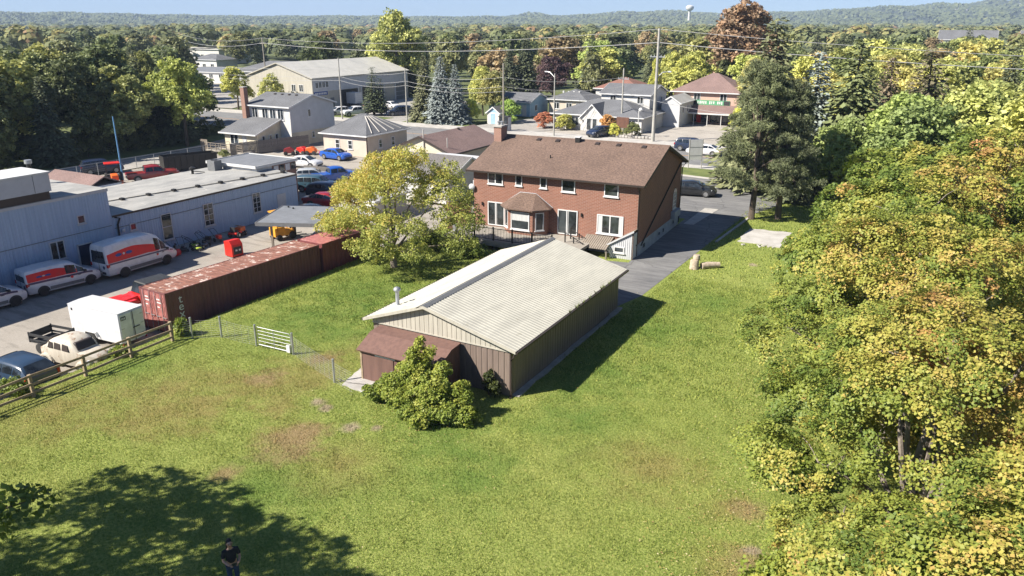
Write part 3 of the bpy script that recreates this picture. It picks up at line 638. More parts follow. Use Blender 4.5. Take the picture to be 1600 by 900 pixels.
    MB().box(0.0, 0.35, 8.8, 10.6, 1.0, 1.6).build('side_bench', 'foundation', t)
    return t
house = make_house()

# deck behind the house
t = thing('timber_deck', 'weathered raised deck with black railing behind the brick house', 'deck', (-33.0, 48.75, 0), R(1.0))
DW, DD, DZ = 11.2, 4.45, 0.95
MB().box(0, DW, 0, DD, DZ - 0.20, DZ - 0.045).build('frame', 'deck_wood', t)
pl = None
for i in range(28):
    if pl is None: pl = MB().box(0, DW, 0.006, 0.150, -0.04, 0).build('plank', 'deck_wood', t); pl.location = (0, 0, DZ)
    else: inst('plank', pl, t, (0, i * 0.158, DZ + 0.002 * (i % 3)))
MB().box(-0.02, DW, -0.05, 0.0, DZ - 0.42, DZ - 0.02).build('fascia', 'deck_wood', t)
for i in range(6): MB().box(0.1 + i * 2.1, 0.24 + i * 2.1, 0.1, 0.24, 0, DZ - 0.2).build('post', 'weathered_wood', t)
def railing(t, a, b, z, n_posts, h=0.95, mat='black_iron', gap=0.13):
    a, b = Vector(a), Vector(b); L = (b - a).length; u = (b - a) / L
    for i in range(n_posts):
        q = a + u * (L * i / (n_posts - 1)); MB().box(q.x - 0.045, q.x + 0.045, q.y - 0.045, q.y + 0.045, z, z + h + 0.12).build('railing_post', mat, t)
    for zz in (0.1, h):
        MB().tube([(a.x, a.y, z + zz), (b.x, b.y, z + zz)], 0.028, 4).build('rail', mat, t)
    n = int(L / gap); src = None
    for i in range(1, n):
        q = a + u * (L * i / n)
        if src is None: src = MB().box(-0.011, 0.011, -0.011, 0.011, 0.1, h).build('baluster', mat, t); src.location = (q.x, q.y, z)
        else: inst('baluster', src, t, (q.x, q.y, z))
railing(t, (1.1, 0.06, 0), (9.3, 0.06, 0), DZ, 6)
railing(t, (0.1, 1.2, 0), (1.1, 0.06, 0), DZ, 2, mat='galvanised')
# sheet-roofed basement entrance with door, right of the deck
t = thing('basement_entrance', 'grey boarded lean-to over the basement door at the corner of the brick house', 'lean-to', (-18.6, 53.06, 0), R(2.0))
MB().prism([(-1.75, -0.95, 0.0), (-0.06, -0.95, 0.0), (-0.06, -0.95, 2.15), (-1.95, -0.95, 0.98)], (0, 0.08, 0)).build('front_wall', 'grey_siding', t)
for i in range(11):
    x = -0.12 - i * 0.16; MB().box(x - 0.02, x + 0.02, -0.975, -0.95, 0.02, 2.11 + x * 0.615 - 0.02).build('batten', 'grey_siding', t)
MB().box(-0.10, 0.0, -0.95, -0.86, 0.0, 2.1).build('corner_post', 'brown_steel', t)
dr = MB().box(-0.045, 0.0, -0.85, -0.1, 0.05, 1.95).build('door', 'white_paint', t); MB().box(0.0, 0.04, -0.24, -0.18, 0.9, 1.02).build('handle', 'black_iron', dr)
window(t, -1.45, -0.978, 0.45, 0.80, 0.46, 'none', 'white_paint')
MB().prism([(0.06, -1.05, 2.24), (-2.05, -1.05, 0.96), (-2.05, -1.05, 0.90), (0.06, -1.05, 2.18)], (0, 1.05, 0)).build('roof', 'weathered_wood', t)
MB().prism([(0.07, -1.09, 2.27), (-2.1, -1.09, 0.96), (-2.1, -1.09, 0.84), (0.07, -1.09, 2.14)], (0, 0.04, 0)).build('edge_board', 'grey_siding', t)
q = None
for i in range(13):
    x0 = -4.0 + i * 0.17
    if q is None:
        q = MB().prism([(0, -1.75, 0.74), (0, -0.03, 1.30), (0, -0.03, 1.34), (0, -1.75, 0.78)], (0.13, 0, 0)).build('roof_slat', 'weathered_wood', t); q.location = (x0, 0, 0)
    else: inst('roof_slat', q, t, (x0, 0, 0.004 * (i % 2)))
MB().box(-3.9, -3.78, -1.6, -1.48, 0, 0.75).build('post', 'weathered_wood', t); MB().box(-1.9, -1.8, -1.6, -1.5, 0, 0.75).build('post', 'weathered_wood', t)
# flight of steps with iron handrail between the deck and the entrance
t = thing('iron_stair', 'short flight of dark steps with black handrail beside the patio door', 'stairs', (-23.6, 50.5, 0), R(2.0))
for i in range(5): MB().box(0.0 + i * 0.28, 0.28 + i * 0.28, 0.6, 1.7, 0.78 - i * 0.17, 0.84 - i * 0.17).build('tread', 'weathered_wood', t)
for y in (0.6, 1.7): MB().tube([(0, y, 1.8), (0.0, y, 1.72), (1.5, y, 1.0)], 0.035, 5).build('handrail', 'black_iron', t)
for x, y, z in ((0, 0.6, .8), (0, 1.7, .8), (1.45, 0.6, 0), (1.45, 1.7, 0), (0.7, 0.6, 0.4), (0.7, 1.7, .4)): MB().box(x - 0.04, x + 0.04, y - 0.04, y + 0.04, z - 0.1, z + 1.05).build('post', 'black_iron', t)
# red-brown board fence at the left end of the deck
t = thing('board_fence', 'tall red-brown board fence at the left corner of the brick house', 'fence', (-34.9, 52.9, 0), R(2))
for i in range(16): MB().box(-0.6 + i * 0.15, -0.47 + i * 0.15, -0.03, 0.0, 0.1, 2.5 - 0.02 * (i % 3)).build('board', 'red_fence_wood', t)
for z in (0.5, 2.0): MB().box(-0.6, 1.8, 0.0, 0.08, z, z + 0.1).build('rail', 'red_fence_wood', t)
# cut stump and log beside the drive
t = thing('tree_stump', 'upright pale cut stump standing at the edge of the driveway', 'stump', (-13.95, 52.3, 0))
MB().lathe((0, 0, 0), [(0.36, -0.05), (0.33, 0.15), (0.30, 0.62), (0.27, 0.66), (0.02, 0.67)], 11).build('wood', 'log_wood', t)
MB().lathe((0.08, 0.15, 0.64), [(0.25, 0), (0.27, 0.2), (0.22, 0.36), (0.02, 0.38)], 10).build('upper_block', 'log_wood', t)
tag(MB().tube([(-13.5, 52.55, 0.20), (-13.2, 52.85, 0.22), (-12.8, 53.2, 0.21), (-12.45, 53.45, 0.20)], [0.24, 0.25, 0.23, 0.21], 10).build('cut_log', 'log_wood'), 'pale cut log lying on the lawn beside the upright stump', 'log')
# ================================================================ vehicles
def lerp(a, b, f): return a + (b - a) * f
KINDS = {  # stations: x, z_bottom, z_belt, w_belt, z_roof, w_roof  (front at +x); side windows; (rear glass base, rear roof), (roof front, screen base); wheels
 'sedan': dict(st=[(-2.3,.38,.78,.70,.80,.60),(-2.2,.28,.95,.84,.97,.72),(-1.65,.24,1.0,.89,1.04,.74),(-0.95,.2,.98,.90,1.38,.60),(0.0,.2,.95,.90,1.44,.62),(0.45,.2,.94,.90,1.38,.60),(1.2,.2,.92,.89,.97,.74),(1.9,.22,.82,.87,.86,.72),(2.2,.28,.68,.80,.72,.62),(2.3,.38,.58,.68,.60,.52)],
   win=[(-1.45,-0.72),(-0.66,0.02),(0.08,0.95)], rear=(-1.65,-0.95), front=(0.45,1.2), wh=(-1.35,1.40), r=.33),
 'hatch': dict(st=[(-2.05,.40,.85,.76,.87,.66),(-1.98,.28,1.02,.86,1.06,.74),(-1.5,.24,1.03,.89,1.45,.64),(-0.8,.2,1.0,.90,1.52,.66),(0.2,.2,.97,.90,1.52,.66),(0.5,.2,.96,.90,1.46,.63),(1.15,.2,.95,.89,1.02,.75),(1.75,.22,.88,.86,.92,.72),(2.02,.3,.70,.80,.74,.62),(2.1,.4,.6,.70,.62,.55)],
   win=[(-1.62,-1.05),(-0.98,-0.25),(-0.18,0.85)], rear=(-1.98,-1.5), front=(0.5,1.15), wh=(-1.25,1.30), r=.33),
 'suv': dict(st=[(-2.3,.45,1.0,.80,1.02,.70),(-2.25,.32,1.10,.90,1.14,.78),(-1.95,.26,1.10,.93,1.66,.70),(-1.0,.24,1.08,.94,1.74,.72),(0.2,.24,1.06,.94,1.74,.72),(0.5,.24,1.05,.94,1.66,.69),(1.15,.24,1.04,.93,1.10,.80),(2.0,.26,.98,.90,1.02,.76),(2.28,.34,.80,.84,.84,.68),(2.35,.45,.7,.75,.72,.6)],
   win=[(-1.98,-1.2),(-1.12,-0.3),(-0.22,0.85)], rear=(-2.25,-1.95), front=(0.5,1.15), wh=(-1.4,1.45), r=.37),
 'pickup': dict(st=[(-2.8,.55,1.0,.90,1.0,.84),(-2.75,.42,1.06,.95,1.06,.88),(-0.95,.38,1.06,.96,1.07,.88),(-0.85,.34,1.12,.96,1.74,.70),(0.1,.34,1.12,.96,1.82,.72),(0.7,.34,1.10,.96,1.74,.70),(1.3,.34,1.08,.95,1.14,.82),(2.5,.36,1.05,.93,1.10,.80),(2.75,.42,.90,.88,.94,.74),(2.8,.55,.8,.82,.82,.68)],
   win=[(-0.80,-0.02),(0.05,1.0)], rear=(-0.95,-0.85), front=(0.7,1.3), wh=(-1.75,1.85), r=.40),
 'small_van': dict(st=[(-2.35,.42,1.05,.86,1.70,.74),(-2.3,.30,1.08,.90,1.80,.76),(-1.2,.24,1.08,.91,1.87,.76),(0.3,.24,1.06,.91,1.86,.75),(0.75,.24,1.05,.91,1.74,.70),(1.55,.24,1.04,.90,1.14,.76),(2.1,.26,.92,.87,.98,.70),(2.35,.34,.78,.82,.82,.60),(2.42,.45,.65,.72,.68,.52)],
   win=[(0.12,0.78),(0.84,1.40)], rear=None, front=(0.75,1.55), wh=(-1.42,1.62), r=.33),
 'large_van': dict(st=[(-2.95,.50,1.28,.97,2.42,.80),(-2.9,.40,1.30,1.0,2.58,.82),(-1.5,.34,1.30,1.02,2.68,.83),(0.9,.34,1.28,1.02,2.66,.82),(1.5,.34,1.26,1.01,2.40,.76),(2.25,.34,1.24,.99,1.42,.82),(2.75,.38,1.05,.95,1.12,.76),(2.95,.46,.85,.88,.90,.64),(3.0,.55,.7,.8,.74,.55)],
   win=[(1.05,1.48),(1.54,2.1)], rear=None, front=(1.5,2.25), wh=(-1.72,1.92), r=.37),
}
def car(name, label, kind, mat, loc, heading, scale=1.0, rim='rim', detail=True, cat='car', group=None, glassm='glass'):
    """heading: direction the front points to, degrees from +X"""
    K = KINDS[kind]; st = K['st']
    t = thing(name, label, cat, loc, R(heading), group); t.scale = (scale,) * 3
    def sec(x):
        for a, b in zip(st, st[1:]):
            if a[0] <= x <= b[0]:
                f = (x - a[0]) / (b[0] - a[0]); return [lerp(p, q, f) for p, q in zip(a, b)]
        return list(st[0] if x < st[0][0] else st[-1])
    def ring(s_):
        x, zb, ze, we, zr, wr = s_; crown = 0.035
        half = [(we * 0.90, zb), (we * 0.985, zb + 0.12), (we * 1.0, lerp(zb, ze, 0.62)), (we * 0.965, ze), (lerp(we, wr, 0.82), lerp(ze, zr, 0.86)), (wr * 0.90, zr), (wr * 0.45, zr + crown * 0.8)]
        return [(x, w, z) for w, z in half] + [(x, -w, z) for w, z in reversed(half)]
    xs = sorted({s_[0] for s_ in st} | {lerp(a[0], b[0], 0.5) for a, b in zip(st, st[1:])})
    rings = [ring(sec(x)) for x in xs]; n = len(rings[0]); m = MB()
    fs = [(i * n + k, i * n + (k + 1) % n, (i + 1) * n + (k + 1) % n, (i + 1) * n + k) for i in range(len(xs) - 1) for k in range(n)]
    fs += [tuple(range(n)), tuple(range((len(xs) - 1) * n, len(xs) * n))]
    m.add([v for r_ in rings for v in r_], fs, True); m.build('body', mat, t)
    def side_pt(x, f, sg, o=0.014):
        x_, zb, ze, we, zr, wr = sec(x)
        w0, z0 = we * 0.965, ze; w1, z1 = lerp(we, wr, 0.82), lerp(ze, zr, 0.86)
        return (x, sg * (lerp(w0, w1, f) + o), lerp(z0, z1, f) + o * 0.3)
    def low_pt(x, f, sg, o=0.012):     # lower flank, f from sill to belt
        x_, zb, ze, we, zr, wr = sec(x); z0, z1, z2 = zb + 0.12, lerp(zb, ze, .62), ze
        z = lerp(z0, z2, f)
        w = lerp(we * .985, we, (z - z0) / (z1 - z0)) if z < z1 else lerp(we, we * .965, (z - z1) / (z2 - z1))
        return (x, sg * (w + o), z)
    def strip(fn, x0, x1, f0, f1, sg, name_, mat_, parent, nseg=4, o=0.014):
        v = []; F0 = f0 if callable(f0) else (lambda u: f0); F1 = f1 if callable(f1) else (lambda u: f1)
        for i in range(nseg + 1):
            u = i / nseg; x = lerp(x0, x1, u); v += [fn(x, F0(u), sg, o), fn(x, F1(u), sg, o)]
        return MB().add(v, [(2 * i, 2 * i + 1, 2 * i + 3, 2 * i + 2) for i in range(nseg)]).build(name_, mat_, parent)
    for sg in (1, -1):
        for x0, x1 in K['win']: strip(side_pt, x0, x1, 0.10, 0.93, sg, 'side_window', glassm, t)
    if detail:
        for sg in (1, -1):
            seams = [w_[0] - .03 for w_ in K['win']] + [K['win'][-1][1] + .04]
            for x in seams:
                strip(low_pt, x - .012, x + .012, 0.04, 0.99, sg, 'door_seam', 'dark_plastic', t, 1, .006)
            for w_ in K['win'][-2:]:
                p0 = low_pt(w_[0] + .12, .80, sg, .01); MB().box(p0[0] - .09, p0[0] + .09, min(p0[1], p0[1] + .03 * sg), max(p0[1], p0[1] + .03 * sg), p0[2] - .02, p0[2] + .02).build('door_handle', 'dark_plastic', t)
    def cross(xa, xb, f0, f1, name_, front):
        v = []
        A, B = sec(xa), sec(xb)      # A = roof end, B = base
        for f in (f0, f1):
            x = lerp(xb, xa, f); z = lerp(B[4] + 0.02, A[4] + 0.02, f) + 0.022; w = lerp(B[5] * 0.98, A[5] * 0.92, f) * 0.93
            v += [(x + (0.016 if front else -0.016), -w, z), (x + (0.03 if front else -0.03), 0, z + 0.012), (x + (0.016 if front else -0.016), w, z)]
        MB().add(v, [(0, 1, 4, 3), (1, 2, 5, 4)]).build(name_, glassm, t)
    cross(K['front'][0], K['front'][1], 0.06, 0.93, 'windscreen', True)
    if K['rear']: cross(K['rear'][1], K['rear'][0], 0.08, 0.92, 'rear_window', False)
    r = K['r']; src = None
    for x in K['wh']:
        for sg in (1, -1):
            w_ = sec(x)[3]; y = sg * (w_ - 0.12) - (0.0 if sg > 0 else 0.0)
            q = MB().lathe((x, w_ * sg - (0.22 if sg > 0 else -0.22) + (0 if sg > 0 else -0.24), r), [(r * 0.7, 0), (r * 0.96, 0.015), (r, 0.06), (r, 0.18), (r * 0.96, 0.225), (r * 0.66, 0.24)], 16, 'y').build('wheel', 'rubber', t)
            yo = w_ * sg + sg * 0.022
            if detail: MB().lathe((x, yo if sg > 0 else yo - 0.0, r), [(r * 0.64, -0.012), (r * 0.60, 0.004), (r * 0.2, 0.0)], 12, 'y').build('rim', rim, q)
            arch = [(x + (r + 0.07) * math.cos(a), sg * (w_ + 0.006), r + (r + 0.07) * math.sin(a)) for a in [math.pi * i / 12 for i in range(13)]]
            MB().prism(arch, (0, 0.004 * sg, 0)).build('wheel_arch', 'dark_plastic', t)
    if detail:
        xf, xr = st[-1][0], st[0][0]
        for sg in (1, -1):
            s3 = st[-3]; z = s3[2] - 0.16
            MB().prism([(st[-2][0] - 0.02, sg * s3[3] * 0.62, z - .02), (s3[0] - 0.02, sg * (s3[3] + 0.01), z + .02), (s3[0] - 0.02, sg * (s3[3] + 0.005), z + 0.13), (st[-2][0] - 0.02, sg * s3[3] * 0.64, z + 0.09)], (0.05, 0, 0)).build('headlight', 'head_lamp', t)
            zt = st[1][2]
            MB().box(xr - 0.02, xr + 0.16, min(sg * st[1][3] * 0.82, sg * st[1][3] * 0.99), max(sg * st[1][3] * 0.82, sg * st[1][3] * 0.99), zt - 0.28, zt - 0.04).build('tail_light', 'tail_lamp', t)
            xm = K['front'][1] - 0.25
            MB().box(xm - 0.06, xm + 0.08, min(sg * (st[4][3]), sg * (st[4][3] + 0.18)), max(sg * st[4][3], sg * (st[4][3] + 0.18)), sec(xm)[2] + 0.02, sec(xm)[2] + 0.16).build('mirror', 'dark_plastic', t)
        MB().box(xr - 0.03, xr + 0.05, -0.62, 0.62, st[0][1] - 0.02, st[0][1] + 0.16).build('rear_bumper', 'dark_plastic', t)
        MB().box(xf - 0.05, xf + 0.03, -0.6, 0.6, st[-1][1] - 0.06, st[-1][1] + 0.10).build('front_bumper', 'dark_plastic', t)
        MB().box(xr - 0.042, xr - 0.03, -0.24, 0.24, st[0][1] + 0.02, st[0][1] + 0.13).build('number_plate', 'white_paint', t)
    t_ = dict(sec=sec, side_pt=side_pt, low_pt=low_pt, strip=strip, st=st)
    return t, t_
paint('van_white', (0.66, 0.67, 0.69)); paint('van_red', (0.66, 0.012, 0.018)); paint('van_navy', (0.018, 0.03, 0.10))
paint('car_white', (0.66, 0.66, 0.67)); paint('car_blue', (0.008, 0.085, 0.42)); paint('car_navy', (0.012, 0.022, 0.055)); paint('car_black', (0.012, 0.013, 0.015))
paint('car_red', (0.26, 0.010, 0.014)); paint('jeep_red', (0.72, 0.018, 0.010)); paint('car_teal', (0.03, 0.075, 0.11)); paint('car_grey', (0.10, 0.11, 0.12)); paint('car_hatch', (0.022, 0.045, 0.085)); paint('car_silver', (0.42, 0.44, 0.46)); paint('car_steel_blue', (0.075, 0.15, 0.26))
YZ = -0.7 - 0.02
def livery(t, k, kind):
    big = kind == 'large_van'
    x0, x1 = (-2.88, 2.1) if big else (-2.28, 1.5)
    for sg in (1, -1):
        top = (lambda u: 0.60 + 0.16 * math.sin(min(1, u * 1.5) * math.pi / 2) - 0.75 * max(0, u - 0.48) ** 1.3) if big else (lambda u: 0.88 - 0.95 * max(0, u - 0.55) ** 1.2)
        bot = lambda u: 0.02 + 0.30 * u ** 1.6 * (0.2 if u > 0.8 else 1) * 0.25
        k['strip'](k['side_pt'], x0, x1 - (0.75 if big else 0.62), bot, top, sg, 'red_band', 'van_red', t, 14, 0.009)
        k['strip'](k['low_pt'], x0, x1 + (0.5 if big else 0.35), 0.86 if big else 0.80, 0.99, sg, 'navy_band', 'van_navy', t, 10, 0.010)
        k['strip'](k['low_pt'], K_wh(kind)[0] + 0.42, K_wh(kind)[1] - 0.42, 0.0, 0.30, sg, 'side_skirt', 'grey_plastic', t, 4, 0.016)
        for dx, mt in ((-0.34, 'sign_blue'), (0.34, 'sign_blue'), (0.0, 'white_paint')):
            xc = (-1.55 if big else -1.25) + dx * (1.25 if big else 0.8); rx, rf = ((0.27, 0.10) if big else (0.2, 0.10)) if mt == 'sign_blue' else (0.09, 0.07)
            pts = [k['side_pt'](xc + rx * math.cos(a), 0.42 + rf * math.sin(a), sg, 0.016) for a in [2 * math.pi * i / 12 for i in range(12)]]
            MB().poly(pts).build('emblem', mt, t)
        pts = [k['low_pt']((1.15 if big else 0.45) + 0.10 * math.cos(a), 0.72 + 0.12 * math.sin(a), sg, 0.017) for a in [2 * math.pi * i / 10 for i in range(10)]]
        MB().poly(pts).build('round_badge', 'van_red', t)
def K_wh(kind): return KINDS[kind]['wh']
def rear_doors(t, k, kind):
    s0 = k['st'][0]; x = s0[0] - 0.012; w, zb, ze, zr = s0[3] * 0.9, s0[1], s0[2], s0[4]
    wr = s0[5] * 0.9
    MB().prism([(x, -w * 0.86, ze + 0.02), (x, w * 0.86, ze + 0.02), (x, wr * 0.92, zr - 0.22), (x, -wr * 0.92, zr - 0.22)], (-0.012, 0, 0)).build('rear_window', 'glass', t)
    MB().box(x - 0.022, x - 0.010, -0.012, 0.012, zb + 0.1, zr - 0.1).build('door_seam', 'dark_plastic', t)
    pts = [(x - 0.004, -0.5 + 0.13 * math.cos(a), ze - 0.28 + 0.13 * math.sin(a)) for a in [2 * math.pi * i / 12 for i in range(12)]]
    MB().prism(pts, (-0.012, 0, 0)).build('round_badge', 'van_navy', t)
    for i in range(6): MB().box(x - 0.02, x - 0.004, 0.05 + i * 0.11, 0.12 + i * 0.11, zb + 0.22, zb + 0.29).build('fleet_number', 'van_navy', t)
tv, kv = car('delivery_van', 'tall white delivery van with red band parked by the blue-grey metal wall', 'large_van', 'van_white', (-50.9, 34.36, YZ), 90.5, 0.98, 'dark_rim', cat='van')
livery(tv, kv, 'large_van'); rear_doors(tv, kv, 'large_van')
tv, kv = car('delivery_van', 'low white delivery van with red band behind the tall van', 'small_van', 'van_white', (-51.75, 29.0, YZ), 82, 1.02, 'dark_rim', cat='van')
livery(tv, kv, 'small_van'); rear_doors(tv, kv, 'small_van')
tv, kv = car('delivery_van', 'white delivery van with red stripe cut off by the left edge', 'small_van', 'van_white', (-51.75, 23.75, YZ), 86, 1.05, 'dark_rim', cat='van')
livery(tv, kv, 'small_van'); rear_doors(tv, kv, 'small_van')

# red open-top off-roader beside the container
t = thing('off_road_car', 'bright red off-road car with black soft top behind the white trailer', 'car', (-43.35, 29.35, YZ), R(-96))
MB().prism([(-1.9, -0.72, 0.5), (0.55, -0.72, 0.5), (0.62, -0.72, 1.06), (-1.9, -0.72, 1.06)], (0, 1.44, 0)).build('tub', 'jeep_red', t, 0.03)
MB().prism([(0.5, -0.60, 0.5), (1.75, -0.50, 0.5), (1.75, -0.50, 1.0), (0.5, -0.64, 1.06)], (0, 1.1, 0)).build('bonnet', 'jeep_red', t, 0.05)
for y in (0.62, -0.92): MB().prism([(0.7, y, 0.80), (0.95, y, 0.96), (1.75, y, 0.96), (1.95, y, 0.82), (1.95, y, 0.74), (0.7, y, 0.74)], (0, 0.30, 0)).build('mudguard', 'jeep_red', t, 0.03)
MB().prism([(-1.85, -0.68, 1.07), (0.36, -0.68, 1.07), (0.12, -0.62, 1.72), (-1.75, -0.62, 1.72)], (0, 1.30, 0)).build('soft_top', 'dark_plastic', t, 0.05)
for y in (-0.70, 0.64): MB().prism([(-0.62, y, 1.12), (0.22, y, 1.12), (0.08, y, 1.6), (-0.62, y, 1.6)], (0, 0.05, 0)).build('side_window', 'glass', t)
MB().prism([(0.40, -0.62, 1.09), (0.40, 0.62, 1.09), (0.16, 0.58, 1.66), (0.16, -0.58, 1.66)], (0.03, 0, 0.01)).build('windscreen', 'glass', t)
for x in (-1.25, 1.3):
    for y in (-0.92, 0.66):
        q = MB().lathe((x, y, 0.40), [(0.25, 0), (0.39, 0.02), (0.40, 0.08), (0.40, 0.2), (0.39, 0.25), (0.25, 0.27)], 16, 'y').build('wheel', 'rubber', t)
        MB().lathe((x, y - 0.012 if y < 0 else y + 0.27, 0.40), [(0.22, 0), (0.2, 0.012)], 12, 'y').build('rim', 'dark_rim', q)
for y in (-0.4, 0.3): MB().lathe((1.75, y + .05, 0.82), [(0.1, 0), (0.09, 0.04), (0.01, 0.05)], 12, 'x').build('headlight', 'head_lamp', t)
MB().box(1.85, 1.98, -0.75, 0.75, 0.45, 0.6).build('front_bumper', 'dark_plastic', t)

# ================================================================ shipping containers
def container(label, loc, rz, L, side, roof, doors=False, lettering=False):
    t = thing('shipping_container', label, 'container', loc, rz)
    W, Hh = 2.44, 2.6; n = int(L / 0.28)
    for sg in (1, -1):
        P = []
        for i in range(n):
            a = L * i / n; s_ = L / n; P += [(a, 0), (a + s_ * 0.36, 0), (a + s_ * 0.5, -0.036), (a + s_ * 0.86, -0.036)]
        P.append((L, 0)); k = len(P); x = sg * (W / 2 - 0.02)
        MB().add([(x + sg * d, y, 0.15) for y, d in P] + [(x + sg * d, y, Hh - 0.1) for y, d in P], [(j, j + 1, k + j + 1, k + j) for j in range(k - 1)]).build('corrugated_side', side, t)
        MB().box(min(sg * (W / 2 - 0.06), sg * (W / 2 + 0.005)), max(sg * (W / 2 - 0.06), sg * (W / 2 + 0.005)), 0, L, Hh - 0.12, Hh).build('top_rail', side, t)
        MB().box(min(sg * (W / 2 - 0.06), sg * (W / 2 + 0.005)), max(sg * (W / 2 - 0.06), sg * (W / 2 + 0.005)), 0, L, 0.02, 0.16).build('bottom_rail', side, t)
    nr = int(L / 0.42); q = None
    for i in range(nr):
        s_ = (L - 0.1) / nr
        if q is None:
            q = MB().add([(-W / 2 + 0.05, 0, 0), (W / 2 - 0.05, 0, 0), (-W / 2 + 0.05, s_ * .55, 0), (W / 2 - 0.05, s_ * .55, 0), (-W / 2 + .05, s_ * .7, 0.018), (W / 2 - .05, s_ * .7, 0.018), (-W / 2 + .05, s_ * .9, 0.018), (W / 2 - .05, s_ * .9, 0.018), (-W / 2 + .05, s_, 0), (W / 2 - .05, s_, 0)], [(0, 1, 3, 2), (2, 3, 5, 4), (4, 5, 7, 6), (6, 7, 9, 8)]).build('roof_sheet', roof, t); q.location = (0, 0.05, Hh - 0.02)
        else: inst('roof_sheet', q, t, (0, 0.05 + i * s_, Hh - 0.02))
    for y in (0, L - 0.12):
        for x in (-W / 2, W / 2 - 0.12): MB().box(x - 0.01, x + 0.13, y - 0.012, y + 0.132, 0.0, Hh + 0.012).build('corner_post', side, t)
    MB().box(-W / 2 + 0.1, W / 2 - 0.1, L - 0.06, L - 0.02, 0.1, Hh - 0.03).build('end_wall', side, t)
    MB().box(-W / 2 + 0.1, W / 2 - 0.1, 0.1, L - 0.1, 0.02, 0.14).build('floor', 'dark_trim', t)
    if not doors: MB().box(-W / 2 + 0.1, W / 2 - 0.1, 0.02, 0.06, 0.1, Hh - 0.03).build('end_wall', side, t)
    else:
        for x0 in (-W / 2 + 0.13, 0.02):
            w = W / 2 - 0.15; d = MB().box(x0, x0 + w, 0.0, 0.05, 0.16, Hh - 0.10).build('door', 'pink_steel', t)
            for z in (0.35, 0.9, 1.45, 2.0): MB().box(x0 + 0.1, x0 + w - 0.1, -0.02, 0.0, z, z + 0.32).build('pressed_panel', 'pink_steel', d)
            for xx in (x0 + 0.25, x0 + w - 0.25):
                MB().tube([(xx, -0.055, 0.1), (xx, -0.055, Hh - 0.06)], 0.022, 6).build('locking_bar', 'galvanised', d)
                MB().box(xx - 0.05, xx + 0.3, -0.075, -0.045, 1.05, 1.09).build('handle', 'galvanised', d)
            for z, ww in ((2.1, 0.3), (1.9, 0.4), (1.62, 0.22)): MB().box(x0 + 0.36, x0 + 0.36 + ww, -0.026, -0.021, z, z + 0.07).build('stencil_mark', 'white_lettering', d)
        MB().box(-W / 2 + 0.1, W / 2 - 0.1, -0.01, 0.05, Hh - 0.1, Hh - 0.02).build('door_header', 'maroon_steel', t)
    if lettering:
        for i, ch in enumerate('tex'):
            cu = bpy.data.curves.new('letter', 'FONT'); cu.body = ch; cu.size = 0.74; cu.extrude = 0.004; cu.align_x = 'CENTER'
            tmp = bpy.data.objects.new('letter_curve', cu); C.objects.link(tmp); bpy.context.view_layer.update()
            me = bpy.data.meshes.new_from_object(tmp); bpy.data.objects.remove(tmp)
            o = bpy.data.objects.new('letter', me); C.objects.link(o); o.parent = t; me.materials.clear(); me.materials.append(MATS['white_lettering'])
            o.location = (W / 2 + 0.004, 0.95, 1.78 - i * 0.46); o.rotation_euler = (R(90), 0, R(90))
    return t
container('long maroon shipping container with rusty roof standing along the edge of the lawn', (-38.98, 26.95, YZ), R(-3.0), 12.19, 'maroon_steel', 'rusty_roof', True, True)
container('short red shipping container with faded pink roof behind the yellowing tree', (-38.25, 39.35, YZ), R(-3.0), 6.06, 'red_steel', 'pink_steel')

# ================================================================ enclosed cargo trailer
t = thing('cargo_trailer', 'white box trailer with double rear doors by the end of the rail fence', 'trailer', (-40.4, 24.85, YZ), R(4))
L_, W_2, HB, HT_ = 4.1, 0.82, 0.32, 2.12
m = MB(); m.prism([(L_ / 2, -W_2, HB), (L_ / 2, W_2, HB), (L_ / 2, W_2, HT_), (L_ / 2, -W_2, HT_)], (-L_, 0, 0)); m.build('box_body', 'van_white', t, 0.03)
MB().prism([(-L_ / 2, -W_2 + .03, HB + .02), (-L_ / 2 - 0.1, 0, HB + .02), (-L_ / 2, W_2 - .03, HB + .02)], (0, 0, HT_ - HB - 0.05)).build('v_nose', 'van_white', t)
MB().prism([(L_ / 2 + .01, -W_2 - .012, HT_ + .004), (L_ / 2 + .01, W_2 + .012, HT_ + .004), (-L_ / 2, W_2 + .012, HT_ + .004), (-L_ / 2 - .12, 0, HT_ + .004), (-L_ / 2, -W_2 - .012, HT_ + .004)], (0, 0, 0.035)).build('roof', 'grey_siding', t)
for y0 in (-W_2 + 0.05, 0.015):
    d = MB().box(L_ / 2 + 0.002, L_ / 2 + 0.04, y0, y0 + W_2 - 0.065, HB + 0.04, HT_ - 0.07).build('rear_door', 'van_white', t)
    for z in (0.6, 1.2, 1.75): MB().box(L_ / 2 + 0.04, L_ / 2 + 0.06, y0 + (0 if y0 < 0 else W_2 - 0.3), y0 + (0.22 if y0 < 0 else W_2 - 0.07), z, z + 0.03).build('hinge', 'galvanised', d)
MB().tube([(L_ / 2 + 0.07, 0.06, HB), (L_ / 2 + 0.07, 0.06, HT_ - 0.05)], 0.018, 6).build('locking_bar', 'dark_plastic', t)
MB().box(L_ / 2 + 0.05, L_ / 2 + 0.09, -0.02, 0.42, 1.08, 1.12).build('door_handle', 'dark_plastic', t)
pl_ = MB().box(L_ / 2 + 0.041, L_ / 2 + 0.05, -W_2 + 0.12, -W_2 + 0.44, HT_ - 0.42, HT_ - 0.2).build('notice_plate', 'dark_plastic', t)
for i in range(3): MB().box(L_ / 2 + 0.05, L_ / 2 + 0.055, -W_2 + 0.15 + 0.09 * i, -W_2 + 0.21 + 0.09 * i, HT_ - 0.38, HT_ - 0.26).build('plate_mark', 'white_lettering', pl_)
